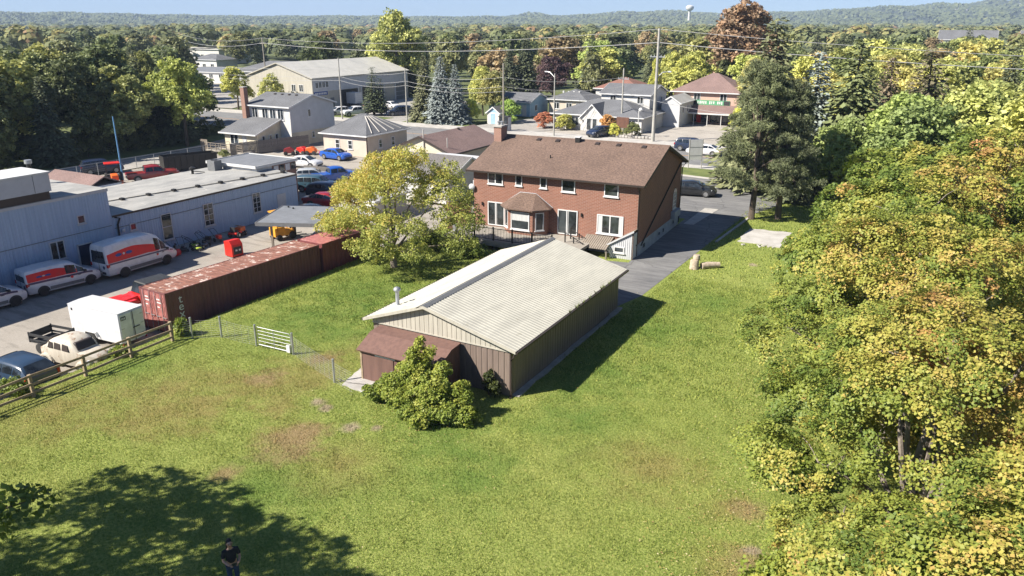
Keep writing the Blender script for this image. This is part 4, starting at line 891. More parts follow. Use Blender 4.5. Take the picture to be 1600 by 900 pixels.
for y in (-W_2 + 0.02, W_2 - 0.1): MB().box(L_ / 2 + 0.002, L_ / 2 + 0.05, y, y + 0.08, HB - 0.06, HB + 0.06).build('tail_light', 'tail_lamp', t)
for y in (-W_2 - 0.12, W_2 - 0.1):
    q = MB().lathe((-0.3, y, 0.33), [(0.2, 0), (0.32, 0.02), (0.33, 0.06), (0.33, 0.16), (0.32, 0.2), (0.2, 0.22)], 16, 'y').build('wheel', 'rubber', t)
    MB().lathe((-0.3, y - 0.01, 0.33), [(0.17, 0), (0.15, 0.012)], 10, 'y').build('rim', 'white_paint', q)
for y in (-W_2 - 0.16, W_2 + 0.02): MB().prism([(-0.85, y, 0.5), (-0.7, y, 0.78), (0.1, y, 0.78), (0.25, y, 0.5), (0.2, y, 0.5), (0.08, y, 0.73), (-0.68, y, 0.73), (-0.8, y, 0.5)], (0, 0.16, 0)).build('mudguard', 'white_paint', t)
MB().box(-L_ / 2 + 0.25, -L_ / 2 + 0.36, -W_2 - 0.02, -W_2, HT_ - 0.3, HT_ - 0.16).build('side_vent', 'dark_plastic', t)
MB().tube([(-L_ / 2, -0.4, 0.35), (-L_ / 2 - 1.2, 0, 0.38), (-L_ / 2, 0.4, 0.35)], 0.04, 5).build('drawbar', 'dark_plastic', t)

# ================================================================ rounded vintage car shell with roof rack
t = thing('vintage_car', 'rusty cream rounded vintage car without glass behind the rail fence', 'car', (-38.6, 21.75, YZ), R(4))
ST = [(-2.05, .42, .80, .52), (-1.9, .35, .98, .68), (-1.5, .34, 1.18, .78), (-1.15, .34, 1.52, .78), (-0.6, .34, 1.72, .80), (0.0, .34, 1.76, .80), (0.45, .34, 1.68, .78), (0.8, .34, 1.45, .74), (1.0, .34, 1.14, .70), (1.35, .36, 1.08, .58), (1.8, .38, 1.0, .46), (2.0, .45, .9, .34)]
m = MB(); rings = []
for x, zb, zt_, w in ST:
    belt = min(zt_, 1.10)
    half = [(w * .92, zb), (w * 1.0, lerp(zb, belt, .5)), (w * .97, belt)] + ([(w * .90, lerp(belt, zt_, .55)), (w * .74, lerp(belt, zt_, .88)), (w * .42, zt_)] if zt_ > 1.12 else [(w * .9, belt + .01), (w * .7, zt_ + .03), (w * .35, zt_ + .05)])
    rings.append([(x, y, z) for y, z in half] + [(x, -y, z) for y, z in reversed(half)])
n = len(rings[0]); m.add([v for r_ in rings for v in r_], [(i * n + k, i * n + (k + 1) % n, (i + 1) * n + (k + 1) % n, (i + 1) * n + k) for i in range(len(rings) - 1) for k in range(n)] + [tuple(range(n)), tuple(range((len(rings) - 1) * n, len(rings) * n))], True)
m.build('body', 'old_cream_paint', t)
for sg in (1, -1):
    for x0, x1 in ((-1.12, -0.72), (-0.62, -0.12), (0.0, 0.52)):
        MB().prism([(x0, sg * .77, 1.14), (x1, sg * .77, 1.14), (x1 - (0.1 if x1 > .3 else 0), sg * .70, 1.46), (x0 + (0.12 if x0 < -1 else 0.03), sg * .70, 1.50)], (0, 0.035 * sg, 0.02)).build('window_opening', 'dark_trim', t, 0.02)
    for xc, rr, nm in ((1.45, .52, 'front_wing'), (-1.35, .52, 'rear_wing')):
        pts = [(xc + rr * math.cos(a), sg * .62, 0.36 + rr * 0.85 * math.sin(a)) for a in [math.pi * i / 10 for i in range(11)]]
        MB().prism(pts, (0, 0.26 * sg, 0)).build(nm, 'old_cream_paint', t, 0.08)
        q = MB().lathe((xc, .66 if sg > 0 else -.90, .33), [(.2, 0), (.32, .02), (.33, .06), (.33, .2), (.2, .24)], 14, 'y').build('wheel', 'rubber', t)
        MB().lathe((xc, .905 if sg > 0 else -.915, .33), [(.18, 0), (.15, .012)], 10, 'y').build('hub_cap', 'rim', q)
    MB().lathe((1.72, sg * .62, .74), [(.12, 0), (.13, .1), (.1, .2), (.02, .22)], 12, 'x').build('headlight', 'head_lamp', t)
MB().prism([(0.74, -.56, 1.18), (0.74, .56, 1.18), (0.52, .50, 1.58), (0.52, -.50, 1.58)], (0.24, 0, 0.02)).build('windscreen_opening', 'dark_trim', t, 0.06)
MB().prism([(-1.66, -.42, 1.16), (-1.66, .42, 1.16), (-1.2, .40, 1.52), (-1.2, -.40, 1.52)], (-0.05, 0, 0.06)).build('rear_opening', 'dark_trim', t, 0.03)
t = thing('utility_trailer', 'low black slatted utility trailer behind the vintage car', 'trailer', (-42.0, 22.5, YZ), R(8))
MB().box(-.9, .9, -.7, .7, .5, .56).build('bed', 'dark_plastic', t)
for y in (-.72, .68): MB().box(-.9, .9, y, y + .04, .9, 1.05).build('side_rail', 'dark_plastic', t); MB().box(-.9, .9, y, y + .04, .62, .72).build('side_rail', 'dark_plastic', t)
for x in (-.92, .88):
    MB().box(x, x + .04, -.7, .7, .62, 1.05).build('end_board', 'dark_plastic', t)
    for y in (-.73, .67): MB().box(x - .01, x + .05, y, y + .06, .5, 1.1).build('corner_post', 'dark_plastic', t)
for y in (-.9, .72): MB().lathe((0, y, .3), [(.18, 0), (.3, .02), (.3, .16), (.18, .18)], 14, 'y').build('wheel', 'rubber', t)
MB().tube([(-.9, 0, .5), (-1.9, 0, .42)], .04, 5).build('drawbar', 'dark_plastic', t)

car('hatchback', 'dark blue hatchback seen from behind at the near end of the rail fence', 'hatch', 'car_hatch', (-39.1, 18.9, YZ), 183, 1.03)
car('parked_car', 'white car corner showing under the hatchback at the left edge', 'hatch', 'car_white', (-39.6, 16.3, YZ), 183, 1.0)

# ================================================================ fences of the lawn
t = thing('rail_fence', 'three-rail timber fence between the lawn and the parked vehicles', 'fence', (-35.45, 25.3, 0))
ys = [0, -2.55, -5.1, -7.7, -10.3, -12.9]
for i, y in enumerate(ys):
    MB().box(-0.07, 0.07, y - 0.07, y + 0.07, -0.5, 1.16).build('post', 'fence_wood', t).rotation_euler = (0, R((i % 3 - 1) * 1.2), 0)
for a, b in zip(ys, ys[1:]):
    for z in (0.22, 0.62, 1.04):
        dz = rng.uniform(-0.03, 0.03)
        MB().prism([(0.07, a, z + dz), (0.07, b, z - dz), (0.07, b, z - dz + 0.12), (0.07, a, z + dz + 0.12)], (0.04, 0, 0)).build('rail', 'fence_wood', t)
t = thing('wire_fence', 'low wire mesh fence on steel posts crossing the lawn', 'fence', (-34.8, 26.1, 0))
wp = [(-35.0, 25.7), (-34.8, 26.1), (-33.5, 27.0), (-30.85, 27.05), (-28.25, 27.15), (-24.1, 25.65), (-22.6, 25.2)]
L2 = lambda p: (p[0] + 34.8, p[1] - 26.1)
for i, p in enumerate(wp[1:6]):
    x, y = L2(p); q = MB().cyl((x, y, -0.2), 0.055, 1.42, 10).build('post', 'galvanised', t)
    MB().lathe((x, y, 1.22), [(0.065, 0), (0.06, 0.04), (0.01, 0.06)], 10).build('post_cap', 'galvanised', q)
for i, (a, b) in enumerate(zip(wp, wp[1:])):
    if i == 3: continue
    a, b = L2(a), L2(b); ln = math.hypot(b[0] - a[0], b[1] - a[1])
    for k in range(9):
        z = 0.06 + k * 0.125; sag = 0.05 if i in (4, 2) else 0.02
        MB().tube([(a[0], a[1], z), ((a[0] + b[0]) / 2, (a[1] + b[1]) / 2, z - sag), (b[0], b[1], z)], 0.004, 3).build('wire', 'wire', t)
    nst = int(ln / 0.45)
    for k in range(1, nst):
        x, y = a[0] + (b[0] - a[0]) * k / nst, a[1] + (b[1] - a[1]) * k / nst
        MB().box(x - .003, x + .003, y - .003, y + .003, 0.03, 1.04).build('stay_wire', 'wire', t)
t = thing('field_gate', 'silver tubular metal gate in the wire fence', 'gate', (-30.7, 27.06, 0), math.atan2(0.09, 2.4))
for z in (0.16, 0.36, 0.56, 0.76, 0.96): MB().tube([(0.05, 0, z), (2.32, 0, z)], 0.014, 6).build('bar', 'galvanised', t)
MB().tube([(0.03, 0, 0.12), (0.03, 0, 1.16), (2.25, 0, 1.16), (2.34, 0, 1.05), (2.34, 0, 0.12)], 0.019, 6).build('frame', 'galvanised', t)
MB().tube([(0.03, 0, 0.13), (2.34, 0, 0.13)], 0.017, 6).build('bottom_bar', 'galvanised', t); MB().tube([(1.15, 0, 0.12), (1.15, 0, 1.16)], 0.02, 6).build('upright', 'galvanised', t)
tag(MB().box(-28.62, -28.38, 27.03, 27.10, 0.12, 0.52).build('notice_board', 'white_paint'), 'small white panel tied to the right end of the field gate', 'sign')

# ================================================================ corrugated works building
t = thing('works_building', 'long blue-grey corrugated metal works building with flat roof beside the gravel yard', 'building', (-53.7, 0, -0.7))
def corr(name, a, b, z0, z1, d, mat, pitch=0.2, depth=0.022):
    """corrugated sheet on the plane x=0 from y=a..b, outwards +x"""
    n = int((b - a) / pitch); P = []
    for i in range(n):
        s_ = (b - a) / n; y = a + s_ * i; P += [(y, 0), (y + s_ * .55, 0), (y + s_ * .65, depth), (y + s_ * .9, depth)]
    P.append((b, 0)); k = len(P)
    return MB().add([(d + q, y, z0) for y, q in P] + [(d + q, y, z1) for y, q in P], [(j, j + 1, k + j + 1, k + j) for j in range(k - 1)]).build(name, mat, t)
MB().box(-9.9, 0, 34.8, 54.2, 0, 3.62).build('low_block', 'grey_blue_steel', t)
MB().box(-12.0, 0, 8, 34.8, 0, 5.66).build('tall_block', 'grey_blue_steel', t)
y = 34.85
while y < 54.1: corr('wall_sheet', y, min(y + 2.4, 54.2), 0.02, 3.60, 0.004, 'grey_blue_steel'); y += 2.42
y = 8.0
while y < 34.6: corr('wall_sheet', y, min(y + 2.4, 34.8), 0.02, 5.64, 0.004, 'grey_blue_steel'); y += 2.42
lr = MB().prism([(0.06, 34.82, 3.63), (-4.0, 34.82, 3.92), (-9.95, 34.82, 3.70), (-9.95, 34.82, 3.63)], (0, 19.42, 0)).build('low_roof', 'flat_roof_felt', t)
MB().box(0.03, 0.10, 34.85, 54.25, 3.50, 3.64).build('eaves_trim', 'dark_trim', t)
MB().prism([(-3.98, 34.9, 3.93), (-1.2, 54.2, 3.76), (-1.08, 54.2, 3.76), (-3.86, 34.9, 3.93)], (0, 0, 0.06)).build('roof_conduit', 'cream_steel', lr)
for i in range(9):
    f = 0.05 + i * 0.115; x, y = lerp(-3.7, -1.0, f), lerp(34.9, 54.2, f); MB().box(x - .18, x + .18, y - .14, y + .14, 3.75, 4.06 - 0.1 * f).build('roof_vent', 'black_iron', lr)
MB().box(-12.0, 0.08, 8, 34.85, 5.66, 5.74).build('tall_roof', 'flat_roof_felt', t)
MB().box(0.032, 0.09, 8, 34.84, 5.52, 5.70).build('eaves_trim', 'grey_siding', t)
MB().box(-3.2, 0.05, 6, 30.75, 6.30, 7.56).build('upper_storey', 'grey_siding', t); MB().box(-3.15, 0.0, 6, 30.6, 5.7, 6.3).build('upper_recess', 'dark_trim', t)
MB().box(-3.3, 0.10, 6, 30.85, 7.56, 7.66).build('upper_roof', 'white_paint', t)
for i in range(9): MB().box(0.05, 0.064, 8 + i * 2.7, 8.03 + i * 2.7, 6.32, 7.55).build('panel_joint', 'grey_plastic', t)
MB().cyl((-6.4, 35.1 - 2.0, 5.7), 0.16, 1.6, 12).build('roof_stack', 'black_iron', t); MB().cyl((-6.4, 33.1, 7.3), 0.26, 0.28, 12).build('stack_cap', 'galvanised', t)
for (y0, z0, y1, z1, st_) in ((29.82, 1.38, 30.9, 2.75, 'double'), (32.15, 3.56, 32.75, 4.2, 'none'), (36.15, 2.15, 36.72, 2.72, 'none'), (38.9, 0.68, 39.9, 2.85, 'sash'), (43.05, 0.92, 44.1, 2.85, 'grid'), (48.5, 0.95, 49.45, 2.78, 'grid')):
    window(t, 0.034, y0, z0, y1 - y0, z1 - z0, st_, 'grey_siding', (0, 1), glassm='window_glass')
dr = MB().box(0.036, 0.06, 31.85, 32.85, 0.02, 2.0).build('door', 'car_navy', t); MB().box(0.06, 0.10, 32.68, 32.75, 0.95, 1.08).build('handle', 'galvanised', dr)
for a, b, c, d in ((31.75, 31.85, 0, 2.1), (32.85, 32.95, 0, 2.1), (31.75, 32.95, 2.02, 2.12)): MB().box(0.034, 0.075, a, b, c, d).build('door_frame', 'white_paint', t)
MB().box(0.036, 0.06, 51.5, 52.6, 0.02, 2.1).build('door', 'grey_siding', t)
m = MB(); m.tube([(0.12, 35.0, 3.5), (0.18, 35.35, 3.35), (0.12, 35.15, 2.9), (0.12, 35.1, 0.1)], 0.075, 8); m.build('downpipe', 'black_iron', t)
MB().box(0.034, 0.06, 34.9, 54.2, 2.62, 2.66).build('girt_line', 'grey_plastic', t); MB().box(0.034, 0.058, 8, 34.7, 2.9, 2.94).build('girt_line', 'grey_plastic', t)
MB().lathe((0.04, 35.55, 2.35), [(0.09, 0), (0.12, 0.1), (0.02, 0.16)], 10, 'x').build('wall_lamp', 'white_paint', t)
# air conditioner and pipe stack on the low roof
t2 = thing('air_conditioner', 'grey boxy air conditioner on the flat works roof', 'air conditioner', (-61.4, 51.3, 3.1))
MB().box(-0.5, 0.5, -0.45, 0.45, 0, 0.95).build('casing', 'grey_plastic', t2); MB().cyl((0, 0, 0.95), 0.32, 0.05, 14).build('fan_guard', 'black_iron', t2)
t2 = thing('roof_extractor', 'small dark exhaust cowl on the flat works roof beside the air conditioner', 'roof vent', (-61.7, 48.9, 3.05))
MB().cyl((0, 0, 0), 0.12, 0.45, 8).build('pipe', 'black_iron', t2); MB().lathe((0, 0, 0.42), [(0.3, 0), (0.3, 0.18), (0.1, 0.3)], 10).build('cowl', 'black_iron', t2); MB().tube([(0, 0, 0.3), (0.6, 0.9, 0.1)], 0.04, 5).build('duct', 'black_iron', t2)
# raised block at the back of the works
t = thing('annex_building', 'dark flat-roofed annex with white clerestory band behind the works roof', 'building', (-63.4, 52.3, -0.7))
MB().box(0, 6.6, 2.0, 5.2, 0, 4.2).build('wall', 'chimney_brick', t)
MB().box(-0.1, 6.7, -0.2, 5.3, 4.2, 4.34).build('roof', 'dark_roof_felt', t)
MB().box(0, 6.55, 0.0, 2.0, 3.55, 4.2).build('lower_wall', 'white_paint', t)
for a, b, c, d in ((-0.14, 6.74, -0.26, -0.2), (-0.14, 6.74, 5.3, 5.36), (6.7, 6.76, -0.26, 5.36), (-0.16, -0.1, -0.26, 5.36)): MB().box(a, b, c, d, 4.16, 4.42).build('roof_edge', 'white_paint', t)
for i in range(4): MB().box(6.6, 6.64, 2.15 + i * 0.78, 2.75 + i * 0.78, 3.4, 4.05).build('clerestory_pane', 'window_glass' if i % 2 else 'white_vinyl', t)
# brown-roofed shed behind the works
t = thing('storage_hut', 'small hut with brown shingle roof behind the flat works roof', 'shed', (-77, 43.2, -0.7))
MB().box(0, 7.4, 0, 3.6, 0, 2.6).build('wall', 'grey_siding', t)
MB().prism([(-0.2, -0.3, 2.55), (-0.2, 1.8, 3.5), (-0.2, 3.9, 2.55), (-0.2, 3.9, 2.45), (-0.2, 1.8, 3.38), (-0.2, -0.3, 2.45)], (7.8, 0, 0)).build('roof', 'mauve_shingle', t)
t = thing('neighbour_shed', 'low grey-brown gabled shed at the left edge behind the works', 'shed', (-86, 34.8, -0.7))
MB().box(0, 10, 0, 6.5, 0, 2.9).build('wall', 'grey_siding', t)
MB().prism([(-0.3, -0.4, 2.85), (-0.3, 3.25, 4.3), (-0.3, 6.9, 2.85), (-0.3, 6.9, 2.72), (-0.3, 3.25, 4.15), (-0.3, -0.4, 2.72)], (10.6, 0, 0)).build('roof', 'weathered_shingle', t)
t = thing('tarpaulin_heap', 'crumpled dark tarpaulin over scrap on the works roof', 'tarpaulin', (-60.5, 32.6, 5.04))
m = MB(); vs = []
for j in range(9):
    for i in range(13):
        x, y = -1.5 + i * 0.25, -1.2 + j * 0.3; h = 0.75 * math.exp(-((x / 1.0) ** 2 + (y / 0.75) ** 2)) + 0.12 * math.sin(i * 2.1 + j) * math.exp(-(x * x + y * y) / 2); vs.append((x, y, max(0.01, h)))
m.add(vs, [(j * 13 + i, j * 13 + i + 1, (j + 1) * 13 + i + 1, (j + 1) * 13 + i) for j in range(8) for i in range(12)], True); m.build('sheet', 'grey_plastic', t)
for i in range(4): MB().tube([(-2.6 + .3 * i, -0.5 + .5 * i, 0.1), (-1.2 + .2 * i, -0.3 + .2 * i, 0.5)], 0.07, 6).build('pipe', 'weathered_wood', t)

# ================================================================ open shelter, forklift, red cabinet
t = thing('flat_shelter', 'grey flat-roofed open shelter on posts between the works and the tree', 'shelter', (-44.1, 43.0, YZ), R(24))
MB().box(-2.4, 2.5, -0.2, 5.8, 2.25, 2.48).build('roof', 'dark_roof_felt', t); MB().box(-2.44, 2.54, -0.26, -0.2, 2.22, 2.52).build('fascia', 'grey_plastic', t); MB().box(-2.46, -2.4, -0.26, 5.8, 2.22, 2.52).build('fascia', 'grey_plastic', t)
for x, y in ((-1.5, 0.6), (2.2, 0.6), (-1.5, 5.3), (2.2, 5.3)): MB().box(x - .08, x + .08, y - .08, y + .08, 0, 2.26).build('post', 'weathered_wood', t)
t = thing('forklift', 'yellow forklift with overhead guard by the grey shelter', 'forklift', (-47.6, 46.2, YZ), R(75))
MB().prism([(-1.2, -.5, .35), (0.6, -.5, .35), (0.6, -.5, .75), (-0.2, -.5, .85), (-0.3, -.5, 1.15), (-1.2, -.5, 1.1)], (0, 1.0, 0)).build('chassis', 'yellow_paint', t, 0.04)
for x in (-0.95, 0.45):
    for y in (-.5, .42): MB().box(x - .05, x + .05, y, y + .08, .8, 2.35).build('guard_post', 'yellow_paint', t)
MB().box(-1.1, 0.65, -.58, .58, 2.35, 2.46).build('guard_roof', 'yellow_paint', t); MB().box(-0.7, -0.2, -.3, .3, 1.15, 1.25).build('seat', 'dark_plastic', t); MB().box(-0.82, -0.7, -.3, .3, 1.2, 1.65).build('seat_back', 'dark_plastic', t)
for y in (-.42, .34): MB().box(0.7, 0.82, y, y + .1, .1, 2.6).build('mast', 'dark_plastic', t); MB().box(0.82, 1.8, y, y + .1, .1, .15).build('fork', 'dark_plastic', t)
for x, r_ in ((-0.85, .26), (0.4, .32)):
    for y in (-.62, .44): MB().lathe((x, y, r_), [(r_ * .6, 0), (r_, .02), (r_, .16), (r_ * .6, .18)], 14, 'y').build('wheel', 'rubber', t)
t = thing('red_cabinet', 'bright red metal cabinet with sloping top beyond the container roof', 'cabinet', (-47.25, 40.3, YZ), R(-8))
MB().prism([(-.5, -.5, .08), (.5, -.5, .08), (.5, -.5, 1.0), (.18, -.5, 1.35), (-.5, -.5, 1.25)], (0, 1.0, 0)).build('casing', 'red_paint', t, 0.03)
MB().box(0.5, 0.52, -.36, .36, .25, .85).build('front_panel', 'dark_plastic', t)
for y in (-.2, .1): MB().box(0.52, 0.53, y, y + .16, .5, .64).build('panel_mark', 'white_lettering', t)
for y in (-.4, .3): MB().box(-.45, .45, y, y + .1, 0, .1).build('skid', 'dark_plastic', t)

# ================================================================ garden machines along the works wall
def push_machine(label, loc, rz, body, kind):
    t = thing({'mower': 'lawn_mower', 'blower': 'snow_blower', 'tiller': 'tiller'}[kind], label, {'mower': 'mower', 'blower': 'snow blower', 'tiller': 'tiller'}[kind], loc, rz)
    if kind == 'blower':
        MB().prism([(.2, -.34, .06), (.55, -.34, .06), (.6, -.34, .3), (.45, -.34, .52), (.2, -.34, .5)], (0, .68, 0)).build('auger_housing', body, t, .02)
        MB().tube([(.3, 0, .5), (.3, 0, .85), (.42, 0, .98)], [.09, .09, .11], 8).build('chute', 'dark_plastic', t); MB().box(-.25, .18, -.2, .2, .22, .55).build('engine', 'dark_plastic', t)
    elif kind == 'mower':
        MB().lathe((.1, 0, .12), [(.3, 0), (.31, .1), (.24, .16), (.02, .17)], 14).build('deck', body, t); MB().lathe((.1, 0, .28), [(.15, 0), (.16, .12), (.1, .2), (.02, .21)], 12).build('engine', 'dark_plastic', t)
    else:
        MB().box(-.1, .35, -.16, .16, .3, .62).build('engine', body, t, .02)
        for y in (-.22, -.08, .08, .22): MB().lathe((.1, y - .02, .18), [(.03, 0), (.19, .01), (.19, .03), (.03, .04)], 8, 'y').build('tine', 'galvanised', t)
    for y in (-.25, .25): MB().tube([(-.05, y * .9, .4), (-.45, y, .78), (-.8, y, 1.0)], .018, 5).build('handlebar', 'black_iron', t)
    MB().tube([(-.8, -.25, 1.0), (-.8, .25, 1.0)], .018, 5).build('grip', 'black_iron', t)
    for x in ((-.2, .4) if kind == 'mower' else (-.12,)):
        for y in (-.33, .29): MB().lathe((x, y, .14 if kind == 'mower' else .2), [(.05, 0), (.13 if kind == 'mower' else .2, .01), (.13 if kind == 'mower' else .2, .05), (.05, .06)], 12, 'y').build('wheel', 'rubber', t)
M('lime_paint', (0.40, 0.50, 0.06), None, 4, 0.5)
push_machine('red snow blower standing right of the tall delivery van', (-51.6, 38.0, YZ), R(10), 'red_paint', 'blower')
push_machine('black lawn mower between the red snow blower and the lime mowers', (-51.9, 39.2, YZ), R(-25), 'dark_plastic', 'mower')
push_machine('lime green lawn mower nearest to the yard', (-51.2, 40.0, YZ), R(25), 'lime_paint', 'mower')
push_machine('lime green lawn mower closest to the works wall', (-52.2, 40.5, YZ), R(50), 'lime_paint', 'mower')
push_machine('grey lawn mower under the middle works window', (-51.7, 41.1, YZ), R(-10), 'grey_plastic', 'mower')
push_machine('dark tiller with curved handles left of the red tiller', (-52.1, 41.8, YZ), R(20), 'dark_plastic', 'tiller')
push_machine('red tiller between the mowers and the ride-on mower', (-51.7, 42.6, YZ), R(-5), 'red_paint', 'tiller')
t = thing('ride_on_mower', 'red ride-on mower with black seat at the right end of the machine row', 'mower', (-51.6, 44.6, YZ), R(105))
MB().box(.1, .85, -.28, .28, .35, .75).build('bonnet', 'orange_paint', t, .05); MB().box(-.75, .1, -.4, .4, .32, .5).build('fender', 'red_paint', t, .04); MB().box(-.1, .6, -.5, .5, .12, .28).build('mowing_deck', 'dark_plastic', t, .03)
MB().box(-.6, -.2, -.22, .22, .5, .6).build('seat', 'dark_plastic', t); MB().box(-.68, -.58, -.22, .22, .55, .95).build('seat_back', 'dark_plastic', t); MB().lathe((.05, 0, .92), [(.17, 0), (.18, .02), (.14, .03)], 12).build('steering_wheel', 'black_iron', t)
for x, r_, yy in ((-.45, .27, .42), (.65, .19, .34)):
    for sg in (1, -1): q = MB().lathe((x, sg * yy - .08, r_), [(r_ * .5, 0), (r_, .02), (r_, .14), (r_ * .5, .16)], 14, 'y').build('wheel', 'rubber', t); MB().lathe((x, sg * yy - (.09 if sg < 0 else -.08), r_), [(r_ * .45, 0), (r_ * .4, .012)], 10, 'y').build('rim', 'white_paint', q)
# dry weeds along the far side of the container
for i, (x, y) in enumerate(((-44.6, 34.2), (-43.9, 35.0), (-43.6, 35.4), (-41.9, 40.2), (-41.5, 41.0), (-41.0, 42.3))):
    m = MB(); r_ = random.Random(i + 50)
    for k in range(26):
        a, h = r_.uniform(0, 6.28), r_.uniform(.2, .75); d = h * .6; m.add([(-.02, 0, 0), (.02, .01, 0), (d * math.cos(a), d * math.sin(a), h)], [(0, 1, 2)])
    o = m.build('dry_weed', 'dark_trim'); o.location = (x, y, YZ); tag(o, 'dark dead weed clump in the gravel beside the container', 'weed', 'weeds behind the container')
# ================================================================ neighbouring houses
def gable_roof(t, x0, x1, y0, y1, ze, zr, mat, axis='x', oh=0.35, name='roof', th=0.10, trim='white_vinyl'):
    """gable roof with ridge along the given axis"""
    if axis == 'x':
        ym = (y0 + y1) / 2; s = (zr - ze) / (ym - y0); prof = [(y0 - oh, ze - oh * s), (ym, zr), (y1 + oh, ze - oh * s)]
        P = lambda q, x: (x, q[0], q[1]); a, b = x0 - oh, x1 + oh
    else:
        xm = (x0 + x1) / 2; s = (zr - ze) / (xm - x0); prof = [(x0 - oh, ze - oh * s), (xm, zr), (x1 + oh, ze - oh * s)]
        P = lambda q, y: (q[0], y, q[1]); a, b = y0 - oh, y1 + oh
    for i in (0, 1):
        p, q = prof[i], prof[i + 1]
        m = MB(); v = [P(p, a), P(q, a), P(q, b), P(p, b)]
        m.add(v + [(c[0], c[1], c[2] + th) for c in v], [(0, 1, 2, 3), (7, 6, 5, 4), (0, 4, 5, 1), (1, 5, 6, 2), (2, 6, 7, 3), (3, 7, 4, 0)]); r = m.build(name, mat, t)
        lo = p if i == 0 else q; sg = -1 if i == 0 else 1
        g1, g2 = P((lo[0], lo[1] - .06), a), P((lo[0] + sg * .10, lo[1] + th + .01), b)
        MB().box(min(g1[0], g2[0]), max(g1[0], g2[0]), min(g1[1], g2[1]), max(g1[1], g2[1]), min(g1[2], g2[2]), max(g1[2], g2[2])).build('gutter', trim, t)
        for e in (a - .03, b):
            w = [P(p, e), P(q, e)]; d = (0.03, 0, 0) if axis == 'x' else (0, 0.03, 0)
            MB().prism([(w[0][0], w[0][1], w[0][2] - .1), (w[1][0], w[1][1], w[1][2] - .1), (w[1][0], w[1][1], w[1][2] + th + .01), (w[0][0], w[0][1], w[0][2] + th + .01)], d).build('bargeboard', trim, t)
def gable_wall(t, x0, x1, y0, y1, ze, zr, mat, axis='x'):
    if axis == 'x':
        for x in (x0, x1 - .2): MB().prism([(x, y0, ze), (x, y1, ze), (x, (y0 + y1) / 2, zr - .03)], (.2, 0, 0)).build('gable_wall', mat, t)
    else:
        for y in (y0, y1 - .2): MB().prism([(x0, y, ze), (x1, y, ze), ((x0 + x1) / 2, y, zr - .03)], (0, .2, 0)).build('gable_wall', mat, t)
def hip_roof(t, x0, x1, y0, y1, ze, zr, mat, oh=0.4, ridge=None, trim='white_vinyl', name='roof'):
    a, b, c, d = x0 - oh, x1 + oh, y0 - oh, y1 + oh
    if ridge is None:
        w, h = b - a, d - c
        ridge = ((a + h / 2, (c + d) / 2), (b - h / 2, (c + d) / 2)) if w > h else (((a + b) / 2, c + w / 2), ((a + b) / 2, d - w / 2))
    (rx0, ry0), (rx1, ry1) = ridge
    v = [(a, c, ze), (b, c, ze), (b, d, ze), (a, d, ze), (rx0, ry0, zr), (rx1, ry1, zr)]
    along_x = abs(rx1 - rx0) >= abs(ry1 - ry0)
    fs = [(0, 1, 5, 4), (2, 3, 4, 5), (1, 2, 5), (3, 0, 4)] if along_x else [(0, 1, 4), (1, 2, 5, 4), (2, 3, 5), (3, 0, 4, 5)]
    MB().add(v + [(p[0], p[1], ze - .12) for p in v[:4]], fs + [(6, 7, 1, 0), (7, 8, 2, 1), (8, 9, 3, 2), (9, 6, 0, 3), (9, 8, 7, 6)]).build(name, mat, t)
    for q in ((a - .08, b + .08, c - .08, c), (a - .08, b + .08, d, d + .08), (a - .08, a, c, d), (b, b + .08, c, d)): MB().box(*q, ze - .14, ze + .01).build('gutter', trim, t)

# white two-storey house with single-storey wing
t = thing('white_house', 'white two-storey house with grey roof and single-storey wing left of the hip-roofed house', 'house', (-89, 76.2, -0.4))
X0, X1, Y0, Y1 = 0.3, 8.6, 4.9, 14.0
MB().box(X0, X1, Y0, Y1, 0, 5.9).build('wall', 'white_stucco', t)
MB().box(X1, X1 + .03, Y0 + .02, Y1 - .02, 2.3, 5.9).build('grey_side_wall', 'grey_siding', t)  # side turned from the sun: its shade is put into the grey colour
MB().box(X1, X1 + .025, Y0 + .02, Y1 - .02, 0, 2.28).build('lower_side_wall', 'cream_siding', t)
gable_wall(t, X0, X1, Y0, Y1, 5.9, 7.25, 'grey_siding'); gable_roof(t, X0, X1, Y0, Y1, 5.9, 7.25, 'grey_shingle')
for x in (1.9, 3.9, 5.4, 6.9): window(t, x - .62, Y0 - .01, 4.0, 1.15, 1.5, 'double', 'grey_siding', glassm='glass')
window(t, X1 + .035, Y0 + 3.5, 4.2, .6, 1.1, 'none', d=(0, 1)); window(t, X1 + .035, Y0 + 4.0, 1.2, .6, .9, 'none', d=(0, 1)); window(t, X1 + .035, Y0 + 6.8, .8, .8, 1.0, 'none', d=(0, 1))
ch = MB().box(0.0, .75, 4.2, 4.9, 2.5, 8.3).build('chimney', 'chimney_brick', t); MB().box(-.06, .81, 4.14, 4.96, 8.3, 8.4).build('chimney_cap', 'pale_concrete', ch)
for i in range(4): MB().box(2.2 + i * 1.4, 2.5 + i * 1.4, 8.5, 8.8, 6.95, 7.25).build('roof_vent', 'dark_trim', t)
MB().box(.3, 6.6, .3, Y0, 0, 2.5).build('wing_wall', 'cream_siding', t)
MB().prism([(6.6, .3, 2.5), (6.6, Y0, 2.5), (6.6, Y0, 4.1)], (-6.3, 0, 0)).build('wing_gable', 'cream_siding', t)
MB().prism([(-.3, -.2, 2.5), (-.3, Y0 - .02, 4.2), (-.3, Y0 - .02, 4.06), (-.3, -.2, 2.36)], (7.2, 0, 0)).build('wing_roof', 'grey_shingle', t); MB().box(-.32, 6.95, -.28, -.2, 2.34, 2.52).build('gutter', 'white_vinyl', t)
MB().prism([(6.9, -.2, 2.36), (6.9, Y0, 4.06), (6.9, Y0, 4.22), (6.9, -.2, 2.54)], (.05, 0, 0)).build('bargeboard', 'white_vinyl', t)
